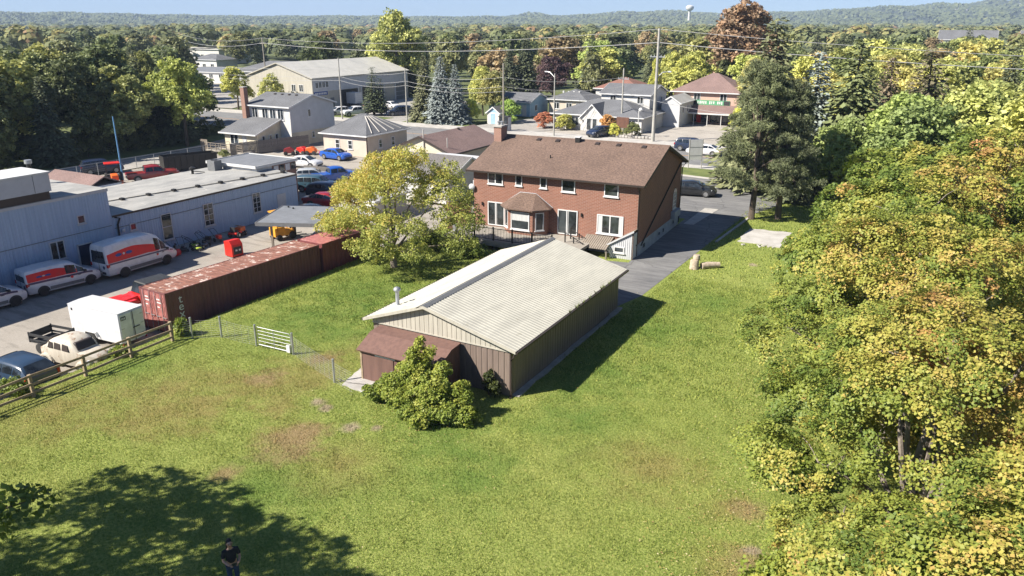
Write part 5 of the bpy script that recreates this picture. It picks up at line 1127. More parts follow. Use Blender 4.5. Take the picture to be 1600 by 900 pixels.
window(t, 1.4, .29, .9, 1.6, 1.4, 'double', glassm='glass'); window(t, 3.8, .29, .1, .8, 2.1, 'none', 'grey_siding', sill=False, glassm='curtain').name = 'door'
for y in (1.2, 2.5, 3.7): window(t, 6.605, y, .6, .55, 1.6, 'none', d=(0, 1))
# porch deck of the white house
t = thing('porch_deck', 'grey wooden porch with railing in front of the white house wing', 'deck', (-90.2, 74.2, -0.55))
MB().box(0, 7.4, 0, 2.0, .2, .42).build('floor', 'deck_wood', t)
for i in range(8): MB().box(i * 1.03, i * 1.03 + .08, -.02, .06, 0, 1.4).build('railing_post', 'weathered_wood', t)
for z in (.62, 1.0, 1.32): MB().box(0, 7.3, 0.0, .05, z, z + .07).build('rail', 'weathered_wood', t)
for i in range(12): MB().box(-1.3 + i * .12, -1.2 + i * .12, .3, .34, 0, 1.7).build('screen_board', 'weathered_wood', t)
# grey board fence between the yard and the white house
t = thing('board_fence', 'weathered grey board fence between the car yard and the white house', 'fence', (-84.6, 73.6, -0.68), math.atan2(8.6, 6.4))
nb = 62
src = None
for i in range(nb):
    if src is None: src = MB().box(0, .155, -.02, .02, 0.05, 1.75).build('board', 'grey_fence_wood', t)
    else: inst('board', src, t, (i * .172, 0, .02 * math.sin(i * 1.7) + .010 * i))
for z in (.4, 1.35): MB().prism([(0, .02, z), (10.7, .02, z + .6), (10.7, .02, z + .7), (0, .02, z + .1)], (0, .06, 0)).build('rail', 'grey_fence_wood', t)
# cream cottage with grey hip roof
t = thing('hip_roof_cottage', 'pale pink rendered cottage with grey pyramid roof behind the blue coupe', 'house', (-73.7, 80.2, -0.3))
MB().box(0, 7.4, 0, 9.0, 0, 2.9).build('wall', 'cream_stucco', t)
hip_roof(t, 0, 7.4, 0, 9.0, 2.85, 5.1, 'grey_shingle', .4, ((2.9, 4.6), (3.6, 5.0)))
for k in range(5): MB().tube([(7.78 - .3, 1.2 + k * 1.6, 3.02), (4.2, 4.0 + k * .35, 4.82)], .09, 5).build('roof_batten', 'pale_concrete', t)
for x in (2.1, 4.3): window(t, x, -.005, .9, .75, 1.2, 'sash')
window(t, 7.405, 2.6, .9, .7, 1.2, 'sash', d=(0, 1)); window(t, 7.405, 5.4, .9, .7, 1.2, 'sash', d=(0, 1))
MB().tube([(7.45, .1, 2.8), (7.45, .1, .1)], .05, 6).build('downpipe', 'dark_trim', t)
# bungalow with brown roof and the weathered-roof house next to the brick house
t = thing('brown_roof_bungalow', 'low bungalow with plain brown gable roof left of the brick house chimney', 'house', (-56.6, 73.2, -0.4))
MB().box(0, 8.2, 0, 11.5, 0, 3.0).build('wall', 'cream_siding', t); gable_wall(t, 0, 8.2, 0, 11.5, 3.0, 4.65, 'cream_siding', 'y'); gable_roof(t, 0, 8.2, 0, 11.5, 3.0, 4.65, 'mauve_shingle', 'y', trim='dark_trim')
MB().cyl((4.6, -.1, 3.4), .07, 2.1, 8).build('vent_pipe', 'pale_concrete', t); MB().cyl((7.2, .9, 3.3), .06, 1.3, 8).build('vent_pipe', 'pale_concrete', t)
MB().box(4.3, 4.5, 7.5, 7.8, 4.5, 4.85).build('roof_vent', 'dark_trim', t)
t = thing('weathered_roof_house', 'low house with mottled grey weathered roof beside the left gable of the brick house', 'house', (-51.5, 62.8, -0.5))
MB().box(0, 9.6, 0, 8.0, 0, 2.5).build('wall', 'white_stucco', t)
gable_wall(t, 0, 9.6, 0, 8.0, 2.5, 4.1, 'white_stucco'); gable_roof(t, 0, 9.6, 0, 8.0, 2.5, 4.1, 'weathered_shingle')
MB().box(2.0, 9.8, 8.1, 10.0, 0, 3.1).build('flat_extension', 'white_stucco', t); MB().box(1.9, 9.9, 8.0, 10.1, 3.1, 3.2).build('extension_roof', 'grey_siding', t)
t = thing('white_shed', 'small white gabled shed half hidden behind the yellowing tree', 'shed', (-48.6, 54.2, YZ))
MB().box(0, 4.2, 0, 5.0, 0, 2.1).build('wall', 'white_stucco', t); gable_wall(t, 0, 4.2, 0, 5.0, 2.1, 3.1, 'white_stucco', 'y'); gable_roof(t, 0, 4.2, 0, 5.0, 2.1, 3.1, 'garage_roof_steel', 'y')

# ================================================================ cars behind the works
car('parked_car', 'white sedan parked in the gravel yard beside the blue coupe', 'sedan', 'car_white', (-70.2, 72.6, -0.68), 10, 1.0)
car('parked_car', 'bright blue coupe in front of the pink cottage', 'sedan', 'car_blue', (-69.8, 78.1, -0.48), -4, 1.0)
car('parked_car', 'blue pickup with its bonnet facing the works corner', 'pickup', 'car_blue', (-60.6, 67.5, YZ), 60, 0.95, cat='pickup')
car('parked_car', 'dark teal car right behind the corner of the works', 'suv', 'car_teal', (-58.6, 62.2, YZ), 20, 1.0)
car('parked_car', 'dark grey hatchback between the teal car and the tree', 'hatch', 'car_navy', (-55.5, 60.4, YZ), 15, 1.05)
car('parked_car', 'dark red car beside the end wall of the works', 'sedan', 'car_red', (-52.6, 57.0, YZ), 15, 1.0)
car('parked_car', 'dark grey car between the works door and the shelter', 'sedan', 'car_black', (-50.2, 52.2, YZ), 25, 1.0)
car('parked_car', 'small pale blue car in front of the blue pickup', 'hatch', 'car_silver', (-63.3, 66.4, YZ), 40, 0.95)
car('parked_car', 'red pickup behind the flat works roof', 'pickup', 'car_red', (-79.6, 57.6, YZ), 62, 1.0, cat='pickup')
car('parked_car', 'dark SUV parked on the lane behind the orange tractor', 'suv', 'car_navy', (-89.0, 57.6, YZ), 62, 1.0)
car('parked_car', 'black car standing in the shade of the brick house', 'sedan', 'car_black', (-21.3, 76.6, 0.012), 10, 1.05)
car('parked_car', 'dark blue hatchback in front of the white gable porch', 'hatch', 'car_navy', (-45.9, 110.9, 0.13), 250, 1.05)
car('passing_car', 'dark silver car on the street beyond the brick house', 'suv', 'car_navy', (-29.6, 104.8, 0.01), 0, 1.0)
car('passing_car', 'white car on the street right behind the dark silver car', 'sedan', 'car_white', (-27.2, 102.2, 0.01), 180, 1.0)
car('parked_car', 'white hatchback at the left end of the garage forecourt', 'hatch', 'car_white', (-101.3, 115.0, 0.04), 250, 1.0)
car('parked_car', 'white pickup on the garage forecourt', 'pickup', 'car_white', (-97.2, 115.2, 0.04), 245, 1.0, cat='pickup')
car('parked_car', 'dark SUV in the middle of the garage forecourt', 'suv', 'car_black', (-98.6, 122.8, 0.03), -10, 1.1)
car('parked_car', 'dark blue SUV between the columnar tree and the light pole', 'suv', 'car_navy', (-90.4, 119.6, 0.03), 230, 1.05)
car('parked_car', 'white car behind the dark SUV by the garage', 'sedan', 'car_white', (-99.4, 129.0, 0.03), -20, 1.0)
car('parked_car', 'silver car parked beside the trees across the street', 'sedan', 'car_silver', (-76.5, 143, 0.02), 20, 1.0)
car('parked_car', 'silver car half hidden under the pine by the drive', 'sedan', 'car_silver', (-9.5, 96.5, 0.02), 5, 1.0)
# orange tractor
t = thing('tractor', 'orange tractor with red canopy behind the works', 'tractor', (-80.9, 53.6, YZ), R(-30))
MB().box(.2, 1.8, -.35, .35, .8, 1.4).build('bonnet', 'orange_paint', t, .08); MB().box(-1.0, .2, -.6, .6, .6, 1.1).build('chassis', 'dark_plastic', t); MB().box(-1.0, .3, -.8, .8, 2.4, 2.52).build('canopy', 'red_paint', t, .03)
for x in (-.95, .2):
    for y in (-.7, .64): MB().box(x, x + .06, y, y + .06, 1.1, 2.4).build('canopy_post', 'dark_plastic', t)
for x, r_, yy in ((-.5, .7, .75), (1.4, .42, .6)):
    for sg in (1, -1): MB().lathe((x, sg * yy - .15, r_), [(r_ * .5, 0), (r_, .03), (r_, .27), (r_ * .5, .3)], 16, 'y').build('wheel', 'rubber', t)
MB().prism([(1.9, -.7, .2), (2.6, -.7, .2), (2.7, -.7, .9), (1.95, -.7, .75)], (0, 1.4, 0)).build('loader_bucket', 'orange_paint', t)
# black skip and scrap bin
t = thing('dump_bin', 'long black open dump bin behind the works roof', 'bin', (-82.3, 61.3, YZ), R(66))
for a, b, c, d in ((0, 6.4, 0, .08), (0, 6.4, 2.1, 2.18), (0, .08, .08, 2.1), (6.32, 6.4, .08, 2.1)): MB().box(a, b, c, d, .15, 1.9).build('side_panel', 'black_iron', t)
MB().box(.08, 6.32, .08, 2.1, .2, 1.3).build('scrap_fill', 'grey_fence_wood', t)
for i in range(8): MB().box(.5 + i * .75, .58 + i * .75, -.06, 0, .15, 1.88).build('rib', 'black_iron', t)
# orange and red machinery heap by the fence
for i, (x, y, mt, lb) in enumerate(((-76.2, 78.6, 'red_paint', 'red farm implement with wheels at the foot of the grey fence'), (-74.9, 79.0, 'orange_paint', 'orange farm implement beside the red one by the grey fence'), (-77.6, 77.6, 'car_red', 'dark red machine half behind the white sedan'))):
    t = thing('farm_implement', lb, 'machine', (x, y, tz(x, y)), R(20 * i))
    MB().prism([(-.8, -.4, .3), (.7, -.4, .25), (.6, -.4, .8), (.1, -.4, 1.1), (-.7, -.4, .9)], (0, .8, 0)).build('body', mt, t, .06)
    for xx in (-.5, .5): MB().lathe((xx, -.55, .28), [(.15, 0), (.28, .02), (.28, .12), (.15, .14)], 12, 'y').build('wheel', 'rubber', t)
    MB().tube([(.5, 0, .8), (1.1, 0, .5), (1.3, 0, .1)], .05, 5).build('boom', mt, t)

# ================================================================ buildings across the street
t = thing('repair_garage', 'large cream steel repair garage with open bays across the street', 'garage', (-110, 117.7, 0))
W2, L2_, EV2, RG2 = 18.0, 31.6, 6.3, 9.0
MB().box(-W2, 0, 0, L2_, 0, EV2).build('wall', 'cream_steel', t)
gable_wall(t, -W2, 0, 0, L2_, EV2, RG2, 'cream_steel', 'y'); gable_roof(t, -W2, 0, 0, L2_, EV2, RG2, 'garage_roof_steel', 'y', .3, trim='cream_steel')
MB().box(0.0, .06, .1, L2_ - .1, 3.6, 6.28).build('grey_upper_wall', 'grey_siding', t)  # blue-grey of the facade in shade, put into the colour
for (a, b, top, op) in ((8.1, 13.6, 3.5, 1), (15.0, 18.2, 3.6, 1), (19.0, 22.4, 3.6, 0), (26.8, 30.6, 3.6, 0)):
    d = MB().box(.0, .08, a, b, 0.02, top).build('bay_panel', 'black_iron' if op else 'grey_plastic', t)  # open bays get a black panel that stands in for the dark inside
    for z in (.9, 1.8, 2.7): MB().box(.08, .10, a + .1, b - .1, z, z + .06).build('door_rail', 'grey_siding' if not op else 'dark_trim', d)
    for e in (a - .3, b): MB().box(.0, .12, e, e + .3, 0, 3.7).build('door_jamb', 'white_paint', t)
for i in range(4): window(t, .065, .8 + i * 1.0, 4.3, .8, 1.2, 'double', d=(0, 1), sill=False)
MB().box(.06, .12, .3, 4.2, 2.9, 3.6).build('fascia_sign', 'sign_blue', t)
for i in range(7): MB().box(.12, .14, .6 + i * .48, .92 + i * .48, 3.05, 3.42).build('sign_letter', 'white_lettering', t)
window(t, .01, .7, .8, 3.2, 1.7, 'double', d=(0, 1)); MB().box(.0, .05, 5.0, 6.1, 0, 2.2).build('door', 'grey_plastic', t)
for x in (-3.5, -5.5): window(t, x, -.005, 3.6, 1.1, 1.4, 'double', sill=False)
MB().box(-9, -4, -.06, 0, 1.6, 2.4).build('fascia_sign', 'red_paint', t)
t = thing('box_truck', 'white box truck backed into an open garage bay', 'truck', (-108.2, 128.6, 0), R(0))
MB().box(-4.5, .6, -1.1, 1.1, .7, 2.9).build('box_body', 'white_paint', t)
for z in (1.1, 1.5, 1.9, 2.3): MB().box(.6, .63, -1.0, 1.0, z, z + .3).build('shutter_slat', 'white_vinyl', t)
for y in (-1.05, .8): MB().lathe((-.6, y, .42), [(.2, 0), (.42, .02), (.42, .22), (.2, .25)], 14, 'y').build('wheel', 'rubber', t)
MB().box(.5, .7, -1.1, 1.1, .45, .6).build('rear_bumper', 'dark_plastic', t)

t = thing('shopfront_house', 'white gabled shop with grey hip roof and twin doors across the street', 'shop', (-57.0, 117.0, 0))
MB().box(0, 15.5, .4, 11, 0, 2.45).build('wall', 'white_stucco', t); hip_roof(t, 0, 15.5, .4, 11, 2.5, 4.6, 'grey_shingle', .4)
MB().box(5.3, 9.3, -.2, 3, 0, 2.2).build('porch_wall', 'white_stucco', t)
MB().prism([(5.3, -.2, 2.2), (9.3, -.2, 2.2), (7.3, -.2, 4.15)], (0, 5, 0)).build('porch_gable', 'white_stucco', t)
gable_roof(t, 5.3, 9.3, -.2, 5.2, 2.2, 4.2, 'grey_shingle', 'y', .25, 'porch_roof')
for x in (6.35, 7.35): window(t, x, -.21, .1, .85, 1.95, 'none', 'white_vinyl', sill=False).name = 'door'
for x in (5.65, 8.85): MB().box(x, x + .12, -.32, -.2, 1.45, 1.75).build('wall_lamp', 'black_iron', t)
for x in (1.0, 3.4, 11.0, 13.2): window(t, x, .39, .7, 1.3, 1.3, 'double')
t = thing('rear_house', 'white two-storey house with grey roof rising behind the gabled shop', 'house', (-51.4, 124.5, 0))
MB().box(0, 8.6, 0, 8.5, 0, 5.4).build('wall', 'white_stucco', t); MB().box(8.6, 8.63, .02, 8.48, 0, 5.4).build('grey_side_wall', 'grey_siding', t)
gable_wall(t, 0, 8.6, 0, 8.5, 5.4, 6.7, 'grey_siding'); gable_roof(t, 0, 8.6, 0, 8.5, 5.4, 6.7, 'grey_shingle')
for x in (1.6, 6.4): window(t, x, -.005, 3.9, 1.1, 1.2, 'double')
window(t, 8.64, 2.5, 3.9, .7, 1.0, 'none', d=(0, 1)); window(t, 8.64, 5.5, 3.9, .7, 1.0, 'none', d=(0, 1))
t = thing('rear_annex', 'pale grey annex with white roof right of the rear house', 'house', (-41.9, 128.0, 0))
MB().box(0, 3.2, 0, 9, 0, 4.0).build('wall', 'grey_siding', t); gable_wall(t, 0, 3.2, 0, 9, 4.0, 5.0, 'grey_siding', 'y'); gable_roof(t, 0, 3.2, 0, 9, 4.0, 5.0, 'garage_roof_steel', 'y', .2)
for y in (1.5, 4.0, 6.5): window(t, 3.205, y, 2.2, .7, 1.0, 'none', d=(0, 1))
t = thing('red_roof_house', 'white house with red hip roof peeking out above the rear house', 'house', (-61.5, 146, 0))
MB().box(0, 9, 0, 9, 0, 4.4).build('wall', 'white_stucco', t); hip_roof(t, 0, 9, 0, 9, 4.4, 6.4, 'red_shingle')
t = thing('peach_bungalow', 'low peach bungalow with grey hip roof behind the red bush', 'house', (-66.2, 134.5, 0))
MB().box(0, 7.6, 0, 8, 0, 3.0).build('wall', 'cream_stucco', t); hip_roof(t, 0, 7.6, 0, 8, 3.0, 4.7, 'grey_shingle')
for x in (1.0, 3.6, 5.6): window(t, x, -.005, 1.2, 1.2, 1.2, 'double')
for i in range(4): MB().box(1.6 + i * 1.1, 1.9 + i * 1.1, 2.6, 2.9, 4.0, 4.35).build('roof_vent', 'white_paint', t)
t = thing('blue_bungalow', 'small pale blue house with dark roof behind the green bush', 'house', (-76.5, 129.5, 0))
M('blue_siding', (0.30, 0.45, 0.58), (0.24, 0.37, 0.49), 1.0, .7)
MB().box(0, 8.8, 0, 7.5, 0, 2.7).build('wall', 'blue_siding', t); gable_wall(t, 0, 8.8, 0, 7.5, 2.7, 4.0, 'blue_siding'); gable_roof(t, 0, 8.8, 0, 7.5, 2.7, 4.0, 'grey_shingle')
window(t, 5.4, -.005, .8, 1.6, 1.3, 'double'); MB().box(7.2, 8.1, -.02, 0, .05, 2.1).build('door', 'white_paint', t); window(t, 8.81, 2.0, .9, 1.0, 1.1, 'double', d=(0, 1))
t = thing('garden_shed', 'tiny white-and-blue garden shed left of the wooden utility pole', 'shed', (-69.4, 116.8, 0))
MB().box(0, 2.4, 0, 2.6, 0, 2.0).build('wall', 'white_stucco', t); gable_wall(t, 0, 2.4, 0, 2.6, 2.0, 2.9, 'blue_siding', 'y'); gable_roof(t, 0, 2.4, 0, 2.6, 2.0, 2.9, 'weathered_shingle', 'y', .2)
MB().box(.7, 1.6, -.02, 0, .05, 1.8).build('door', 'blue_siding', t)
t = thing('corner_shop', 'pink brick two-storey shop with green sign and brown hip roof across the street', 'shop', (-42.4, 136.0, 0))
MB().box(0, 11.5, 0, 10.5, 0, 5.3).build('wall', 'pink_brick', t); hip_roof(t, 0, 11.5, 0, 10.5, 5.3, 8.2, 'mauve_shingle', .5)
MB().prism([(-2.6, -3.4, 2.1), (-2.6, 0, 3.2), (-2.6, 0, 3.05), (-2.6, -3.4, 1.95)], (15.0, 0, 0)).build('porch_roof', 'mauve_shingle', t)
MB().box(-2.6, 12.4, -3.46, -3.38, 1.88, 2.1).build('porch_gutter', 'white_paint', t)
for i in range(7): MB().box(-2.3 + i * 2.35, -2.2 + i * 2.35, -3.3, -3.2, 0, 1.98).build('porch_post', 'white_paint', t)
for i in range(5): window(t, .5 + i * 2.1, -.01, .3, 1.8, 2.1, 'double', 'dark_trim', glassm='glass')
MB().box(-.05, 2.0, -.14, -.02, .1, 2.4).build('brick_panel', 'chimney_brick', t); MB().box(4.4, 5.2, -.2, -.05, .1, 1.6).build('red_cooler', 'red_paint', t)
for x in (3.6, 8.2): window(t, x, -.01, 3.7, 1.2, 1.4, 'double')
M('sign_green', (0.10, 0.33, 0.17), None, 3, .5)
sg_ = MB().box(3.2, 10.0, -.12, -.03, 3.15, 3.95).build('fascia_sign', 'sign_green', t)
for i, w in enumerate((.28, .42, .36, .30, .30, .0, .34, .26, .30, .0, .36, .34, .30)):
    if w: MB().box(4.4 + i * .345, 4.4 + i * .345 + w * .55, -.135, -.12, 3.3 + .03 * (i % 3), 3.8).build('sign_letter', 'white_lettering', sg_)
for x0 in (3.25, 8.95): MB().box(x0, x0 + 1.0, -.14, -.12, 3.2, 3.9).build('sign_end_panel', 'dark_plastic', sg_)
t = thing('picnic_table', 'picnic table on the shop forecourt under the porch edge', 'table', (-40.2, 131.8, 0.02))
MB().box(-.9, .9, -.35, .35, .70, .76).build('top', 'weathered_wood', t)
for y in (-.75, .5): MB().box(-.9, .9, y, y + .25, .42, .47).build('bench', 'weathered_wood', t)
for x in (-.7, .62): MB().box(x, x + .08, -.7, .7, .36, .42).build('leg_brace', 'weathered_wood', t); MB().box(x, x + .08, -.3, -.2, 0, .7).build('leg', 'weathered_wood', t); MB().box(x, x + .08, .2, .3, 0, .7).build('leg', 'weathered_wood', t)
# dark roofs left behind the garage, far sheds
for i, (x, y, w, d, h, rz_, lb, wm, rm) in enumerate(((-168, 150, 24, 14, 4.5, 7.0, 'dark-roofed hall behind the cream repair garage', 'grey_siding', 'grey_shingle'), (-210, 160, 46, 20, 3.0, 3.4, 'wide low building with blue-grey roof left of the tall wooden pole', 'white_stucco', 'dark_roof_felt'),
        (-232, 190, 12, 9, 4.6, 6.4, 'white house above the wide low building', 'white_stucco', 'grey_shingle'), (-330, 235, 60, 20, 6, 6.4, 'long white warehouse behind the trees at the far left', 'white_stucco', 'garage_roof_steel'), (-150, 175, 18, 14, 5, 8.2, 'house with dark hip roof left of the big yellowing tree', 'grey_siding', 'grey_shingle'))):
    t = thing('far_building', lb, 'building', (x, y, 0))
    MB().box(0, w, 0, d, 0, h).build('wall', wm, t); (hip_roof if i != 1 else gable_roof)(t, 0, w, 0, d, h, rz_, rm)
    for k in range(int(w / 4)): window(t, 1 + k * 4, -.01, h * .45, 1.6, 1.2, 'double', sill=False)

# ================================================================ poles, wires, signs
def pole(label, x, y, h, mat, r=.16, arms=(), lamp=None, name='utility_pole', cat='pole', z0=0.0):
    t = thing(name, label, cat, (x, y, z0))
    MB().tube([(0, 0, -.2), (0, 0, h)], r, 10, r * .62).build('shaft', mat, t)
    for z, L in arms:
        a = MB().box(-L, L, -.06, .06, z, z + .12).build('crossarm', 'pole_wood' if mat == 'pole_wood' else 'galvanised', t)
        for xx in (-L * .9, -L * .45, L * .45, L * .9): MB().cyl((xx, 0, z + .12), .04, .22, 6).build('insulator', 'grey_siding', a)
    if lamp:
        lz, dx, dy = lamp
        a = MB().tube([(0, 0, lz), (dx * .5, dy * .5, lz + .75), (dx, dy, lz + .85)], .05, 6).build('lamp_arm', 'galvanised', t); MB().box(dx - .12, dx + .35, dy - .12, dy + .12, lz + .76, lz + .92).build('lamp_head', 'grey_siding', a)
    return t
pole('tallest utility pole beyond the brick house roof', -37.0, 110.0, 15.9, 'pole_concrete', .26, ((12.0, 1.1),), (9.2, 1.6, .6))
pole('wooden utility pole left of the brick house chimney', -61.1, 107.9, 10.7, 'pole_wood', .17)
pole('pale street lamp in front of the red bush', -52.4, 108.3, 9.4, 'pole_concrete', .13, (), (8.8, -1.7, .3), 'street_lamp', 'street lamp')
pole('grey pole with short crossarm beside the shop sign', -45.2, 118.3, 9.9, 'pole_concrete', .16, ((8.2, .9),))
pole('wooden pole in front of the repair garage doors', -95.6, 109.4, 10.8, 'pole_concrete', .15)
pole('pale light pole left of the dark green spruce', -81.7, 110.2, 9.3, 'pole_concrete', .14)
pole('far wooden pole above the white house chimney', -153.8, 148.0, 13.0, 'pole_wood', .2, ((11.6, 1.0),))
pole('short grey pole with crossbars right of the big spruce', -13.6, 99.5, 7.2, 'pole_concrete', .12, ((5.4, 1.1), (6.5, .8)))
pole('slanting grey pole behind the blue spruce', -15.5, 124.0, 8.8, 'pole_concrete', .12, ((7.6, .9), (6.4, .9)))
M('blue_pole_paint', (0.12, 0.30, 0.52), None, 3, .5)
pole('light blue lamp post behind the works roof', -82.6, 55.8, 7.3, 'blue_pole_paint', .1, (), None, 'lamp_post', 'lamp post', -.7)
pole('thin bare pole at the far left edge', -118, 58, 12.0, 'pole_wood', .12)
def wire(label, pts, r=.025, sag=.6, n=10):
    v = []
    for a, b in zip(pts, pts[1:]):
        for i in range(n + (b is pts[-1])):
            f = i / n; v.append((lerp(a[0], b[0], f), lerp(a[1], b[1], f), lerp(a[2], b[2], f) - 4 * sag * f * (1 - f)))
    tag(MB().tube(v, r, 4, caps=False).build('power_line', 'wire'), label, 'wire')
wire('topmost power line strung over the tallest pole', [(-250, 200, 13), (-153.8, 148, 13.0), (-37, 110, 15.8), (70, 118, 12.5)], .034, 1.6, 14)
wire('second power line just below the topmost one', [(-250, 200, 11), (-153.8, 148, 11.8), (-37, 110, 14.0), (70, 118, 11.4)], .05, 1.6, 14)
for i, (z, lb) in enumerate(((9.0, 'upper telephone wire along the street poles'), (7.6, 'middle telephone wire along the street poles'), (6.9, 'lower telephone wire along the street poles'))):
    wire(lb, [(-153, 112, z), (-95.6, 109.4, z), (-81.7, 110.2, z - .4), (-61.1, 107.9, z - .4), (-45.2, 118.3, z - .5)], .022, .7)
wire('service wire crossing in front of the corner shop', [(-45.2, 118.3, 6.2), (-13.6, 99.5, 5.5)], .02, .8)
wire('thin wire from the wooden pole to the peach bungalow', [(-61.1, 107.9, 7.8), (-60, 135, 3.4)], .018, .5)
t = thing('real_estate_sign', 'white double-post sign on the grass island by the street', 'sign', (-25.2, 91.0, .15), R(35))
MB().box(-.75, .75, -.05, .05, 1.0, 3.4).build('panel', 'white_paint', t)
for x in (-.85, .76): MB().box(x, x + .09, -.06, .06, 0, 3.5).build('post', 'pole_concrete', t)
for z in (1.5, 2.5): MB().box(-.76, .76, -.065, -.05, z, z + .05).build('crossbar', 'galvanised', t)
t = thing('roadside_sign', 'brown panel sign on a post among the shrubs by the street', 'sign', (-42.9, 112.8, .1))
MB().box(-1.0, 1.0, -.06, .06, 1.3, 2.9).build('panel', 'red_fence_wood', t); MB().box(-.1, .1, -.05, .05, 0, 1.3).build('post', 'pole_wood', t)
t = thing('bus_shelter', 'dark glass-sided box at the kerb behind the brick house chimney', 'bus shelter', (-62.8, 109.4, .12))
MB().box(0, 1.6, 0, .08, 0, 2.2).build('back_panel', 'glass', t); MB().box(0, .08, .08, 1.2, 0, 2.2).build('side_panel', 'dark_plastic', t); MB().box(1.52, 1.6, .08, 1.2, 0, 2.2).build('side_panel', 'grey_siding', t); MB().box(-.1, 1.7, -.1, 1.3, 2.2, 2.3).build('roof', 'dark_plastic', t)
t = thing('bollard_lamp', 'short white lamp post right of the brown panel sign', 'lamp post', (-40.6, 113.4, .1))
MB().cyl((0, 0, 0), .07, 3.9, 8).build('shaft', 'white_paint', t); MB().lathe((0.3, 0, 3.9), [(.3, 0), (.36, .2), (.2, .45), (.02, .5)], 10).build('lamp_head', 'white_paint', t)
t = thing('stone_planter', 'low curved kerb of pale stones round the roadside shrubs', 'planter', (-46.2, 112.0, .05))
for i in range(16):
    f = i / 15; x, y = f * 7.6, -.2 + 1.2 * (f - .3) ** 2 * 1.2
    MB().box(x, x + .48, y, y + .4, 0, .34 + .05 * math.sin(i * 2)).build('stone', 'pale_concrete', t, .05)
t = thing('chain_link_fence', 'pale chain-link fence along the lane behind the works', 'fence', (-88.0, 46, -.7))
for i in range(13): MB().cyl((0, i * 2.6, 0), .04, 1.5, 6).build('post', 'galvanised', t)
MB().tube([(0, 0, 1.48), (0, 31.2, 1.48)], .03, 5).build('top_rail', 'galvanised', t)
for k in range(6): MB().tube([(0, 0, .2 + k * .24), (0, 31.2, .2 + k * .24)], .006, 3).build('wire', 'galvanised', t)
t = thing('low_fence', 'dark low board fence between the works cars and the gravel yard', 'fence', (-66.5, 68.6, -.7), R(8))
src = None
for i in range(44):
    if src is None: src = MB().box(0, .16, -.015, .015, .05, 1.15).build('board', 'grey_fence_wood', t)
    else: inst('board', src, t, (i * .18, 0, .015 * math.sin(i)))
# water tower and hilltop buildings
t = thing('water_tower', 'white mushroom-shaped water tower on the far wooded ridge', 'water tower', (-430, 1440, 30))
MB().lathe((0, 0, 0), [(2.6, -10), (2.2, 4), (2.6, 6), (6.0, 8.5), (7.2, 11.5), (6.6, 14), (3.5, 15.8), (.3, 16.3)], 20).build('tank', 'white_paint', t)
# ================================================================ foliage
def leaf_mat(name, stops, objcol=False, transl=0.35, rough=0.55):
    t = NT(name); t.b.inputs['Roughness'].default_value = rough; t.b.inputs['Specular IOR Level'].default_value = 0.35
    a = t.n('ShaderNodeAttribute'); a.attribute_name = 'tint'
    c = t.ramp(a.outputs['Fac'], stops)
    if objcol:
        oi = t.n('ShaderNodeObjectInfo'); c = t.mix(1.0, c, oi.outputs['Color'], 'MULTIPLY')
    if objcol:
        hs = t.n('ShaderNodeHueSaturation', Saturation=.84); t.l(c, hs.inputs['Color']); c = hs.outputs[0]
    t.col(c); tr = t.n('ShaderNodeBsdfTranslucent'); t.l(c, tr.inputs[0]); ms = t.n('ShaderNodeMixShader'); ms.inputs[0].default_value = transl
    t.l(t.b.outputs[0], ms.inputs[1]); t.l(tr.outputs[0], ms.inputs[2]); t.l(ms.outputs[0], t.t.nodes['Material Output'].inputs[0])
leaf_mat('maple_leaf', [(0.0, (0.11, 0.165, 0.030)), (0.30, (0.25, 0.285, 0.052)), (0.55, (0.40, 0.355, 0.080)), (0.78, (0.45, 0.285, 0.095)), (1.0, (0.43, 0.205, 0.085))], transl=.26)
leaf_mat('shrub_leaf', [(0.0, (0.09, 0.135, 0.026)), (0.5, (0.22, 0.28, 0.045)), (1.0, (0.40, 0.41, 0.08))])
leaf_mat('yellow_tree_leaf', [(0.0, (0.16, 0.21, 0.05)), (0.45, (0.35, 0.38, 0.09)), (0.75, (0.55, 0.50, 0.11)), (1.0, (0.56, 0.38, 0.10))])
leaf_mat('dark_leaf', [(0.0, (0.03, 0.045, 0.012)), (1.0, (0.075, 0.09, 0.022))])
leaf_mat('tree_leaf', [(0.0, (0.95, 1.05, 0.85)), (0.5, (1.42, 1.45, 1.35)), (1.0, (2.0, 1.95, 1.5))], True, .30)
leaf_mat('needle', [(0.0, (0.55, 0.55, 0.55)), (0.6, (1, 1, 1)), (1.0, (1.5, 1.45, 1.35))], True, 0.12, 0.7)

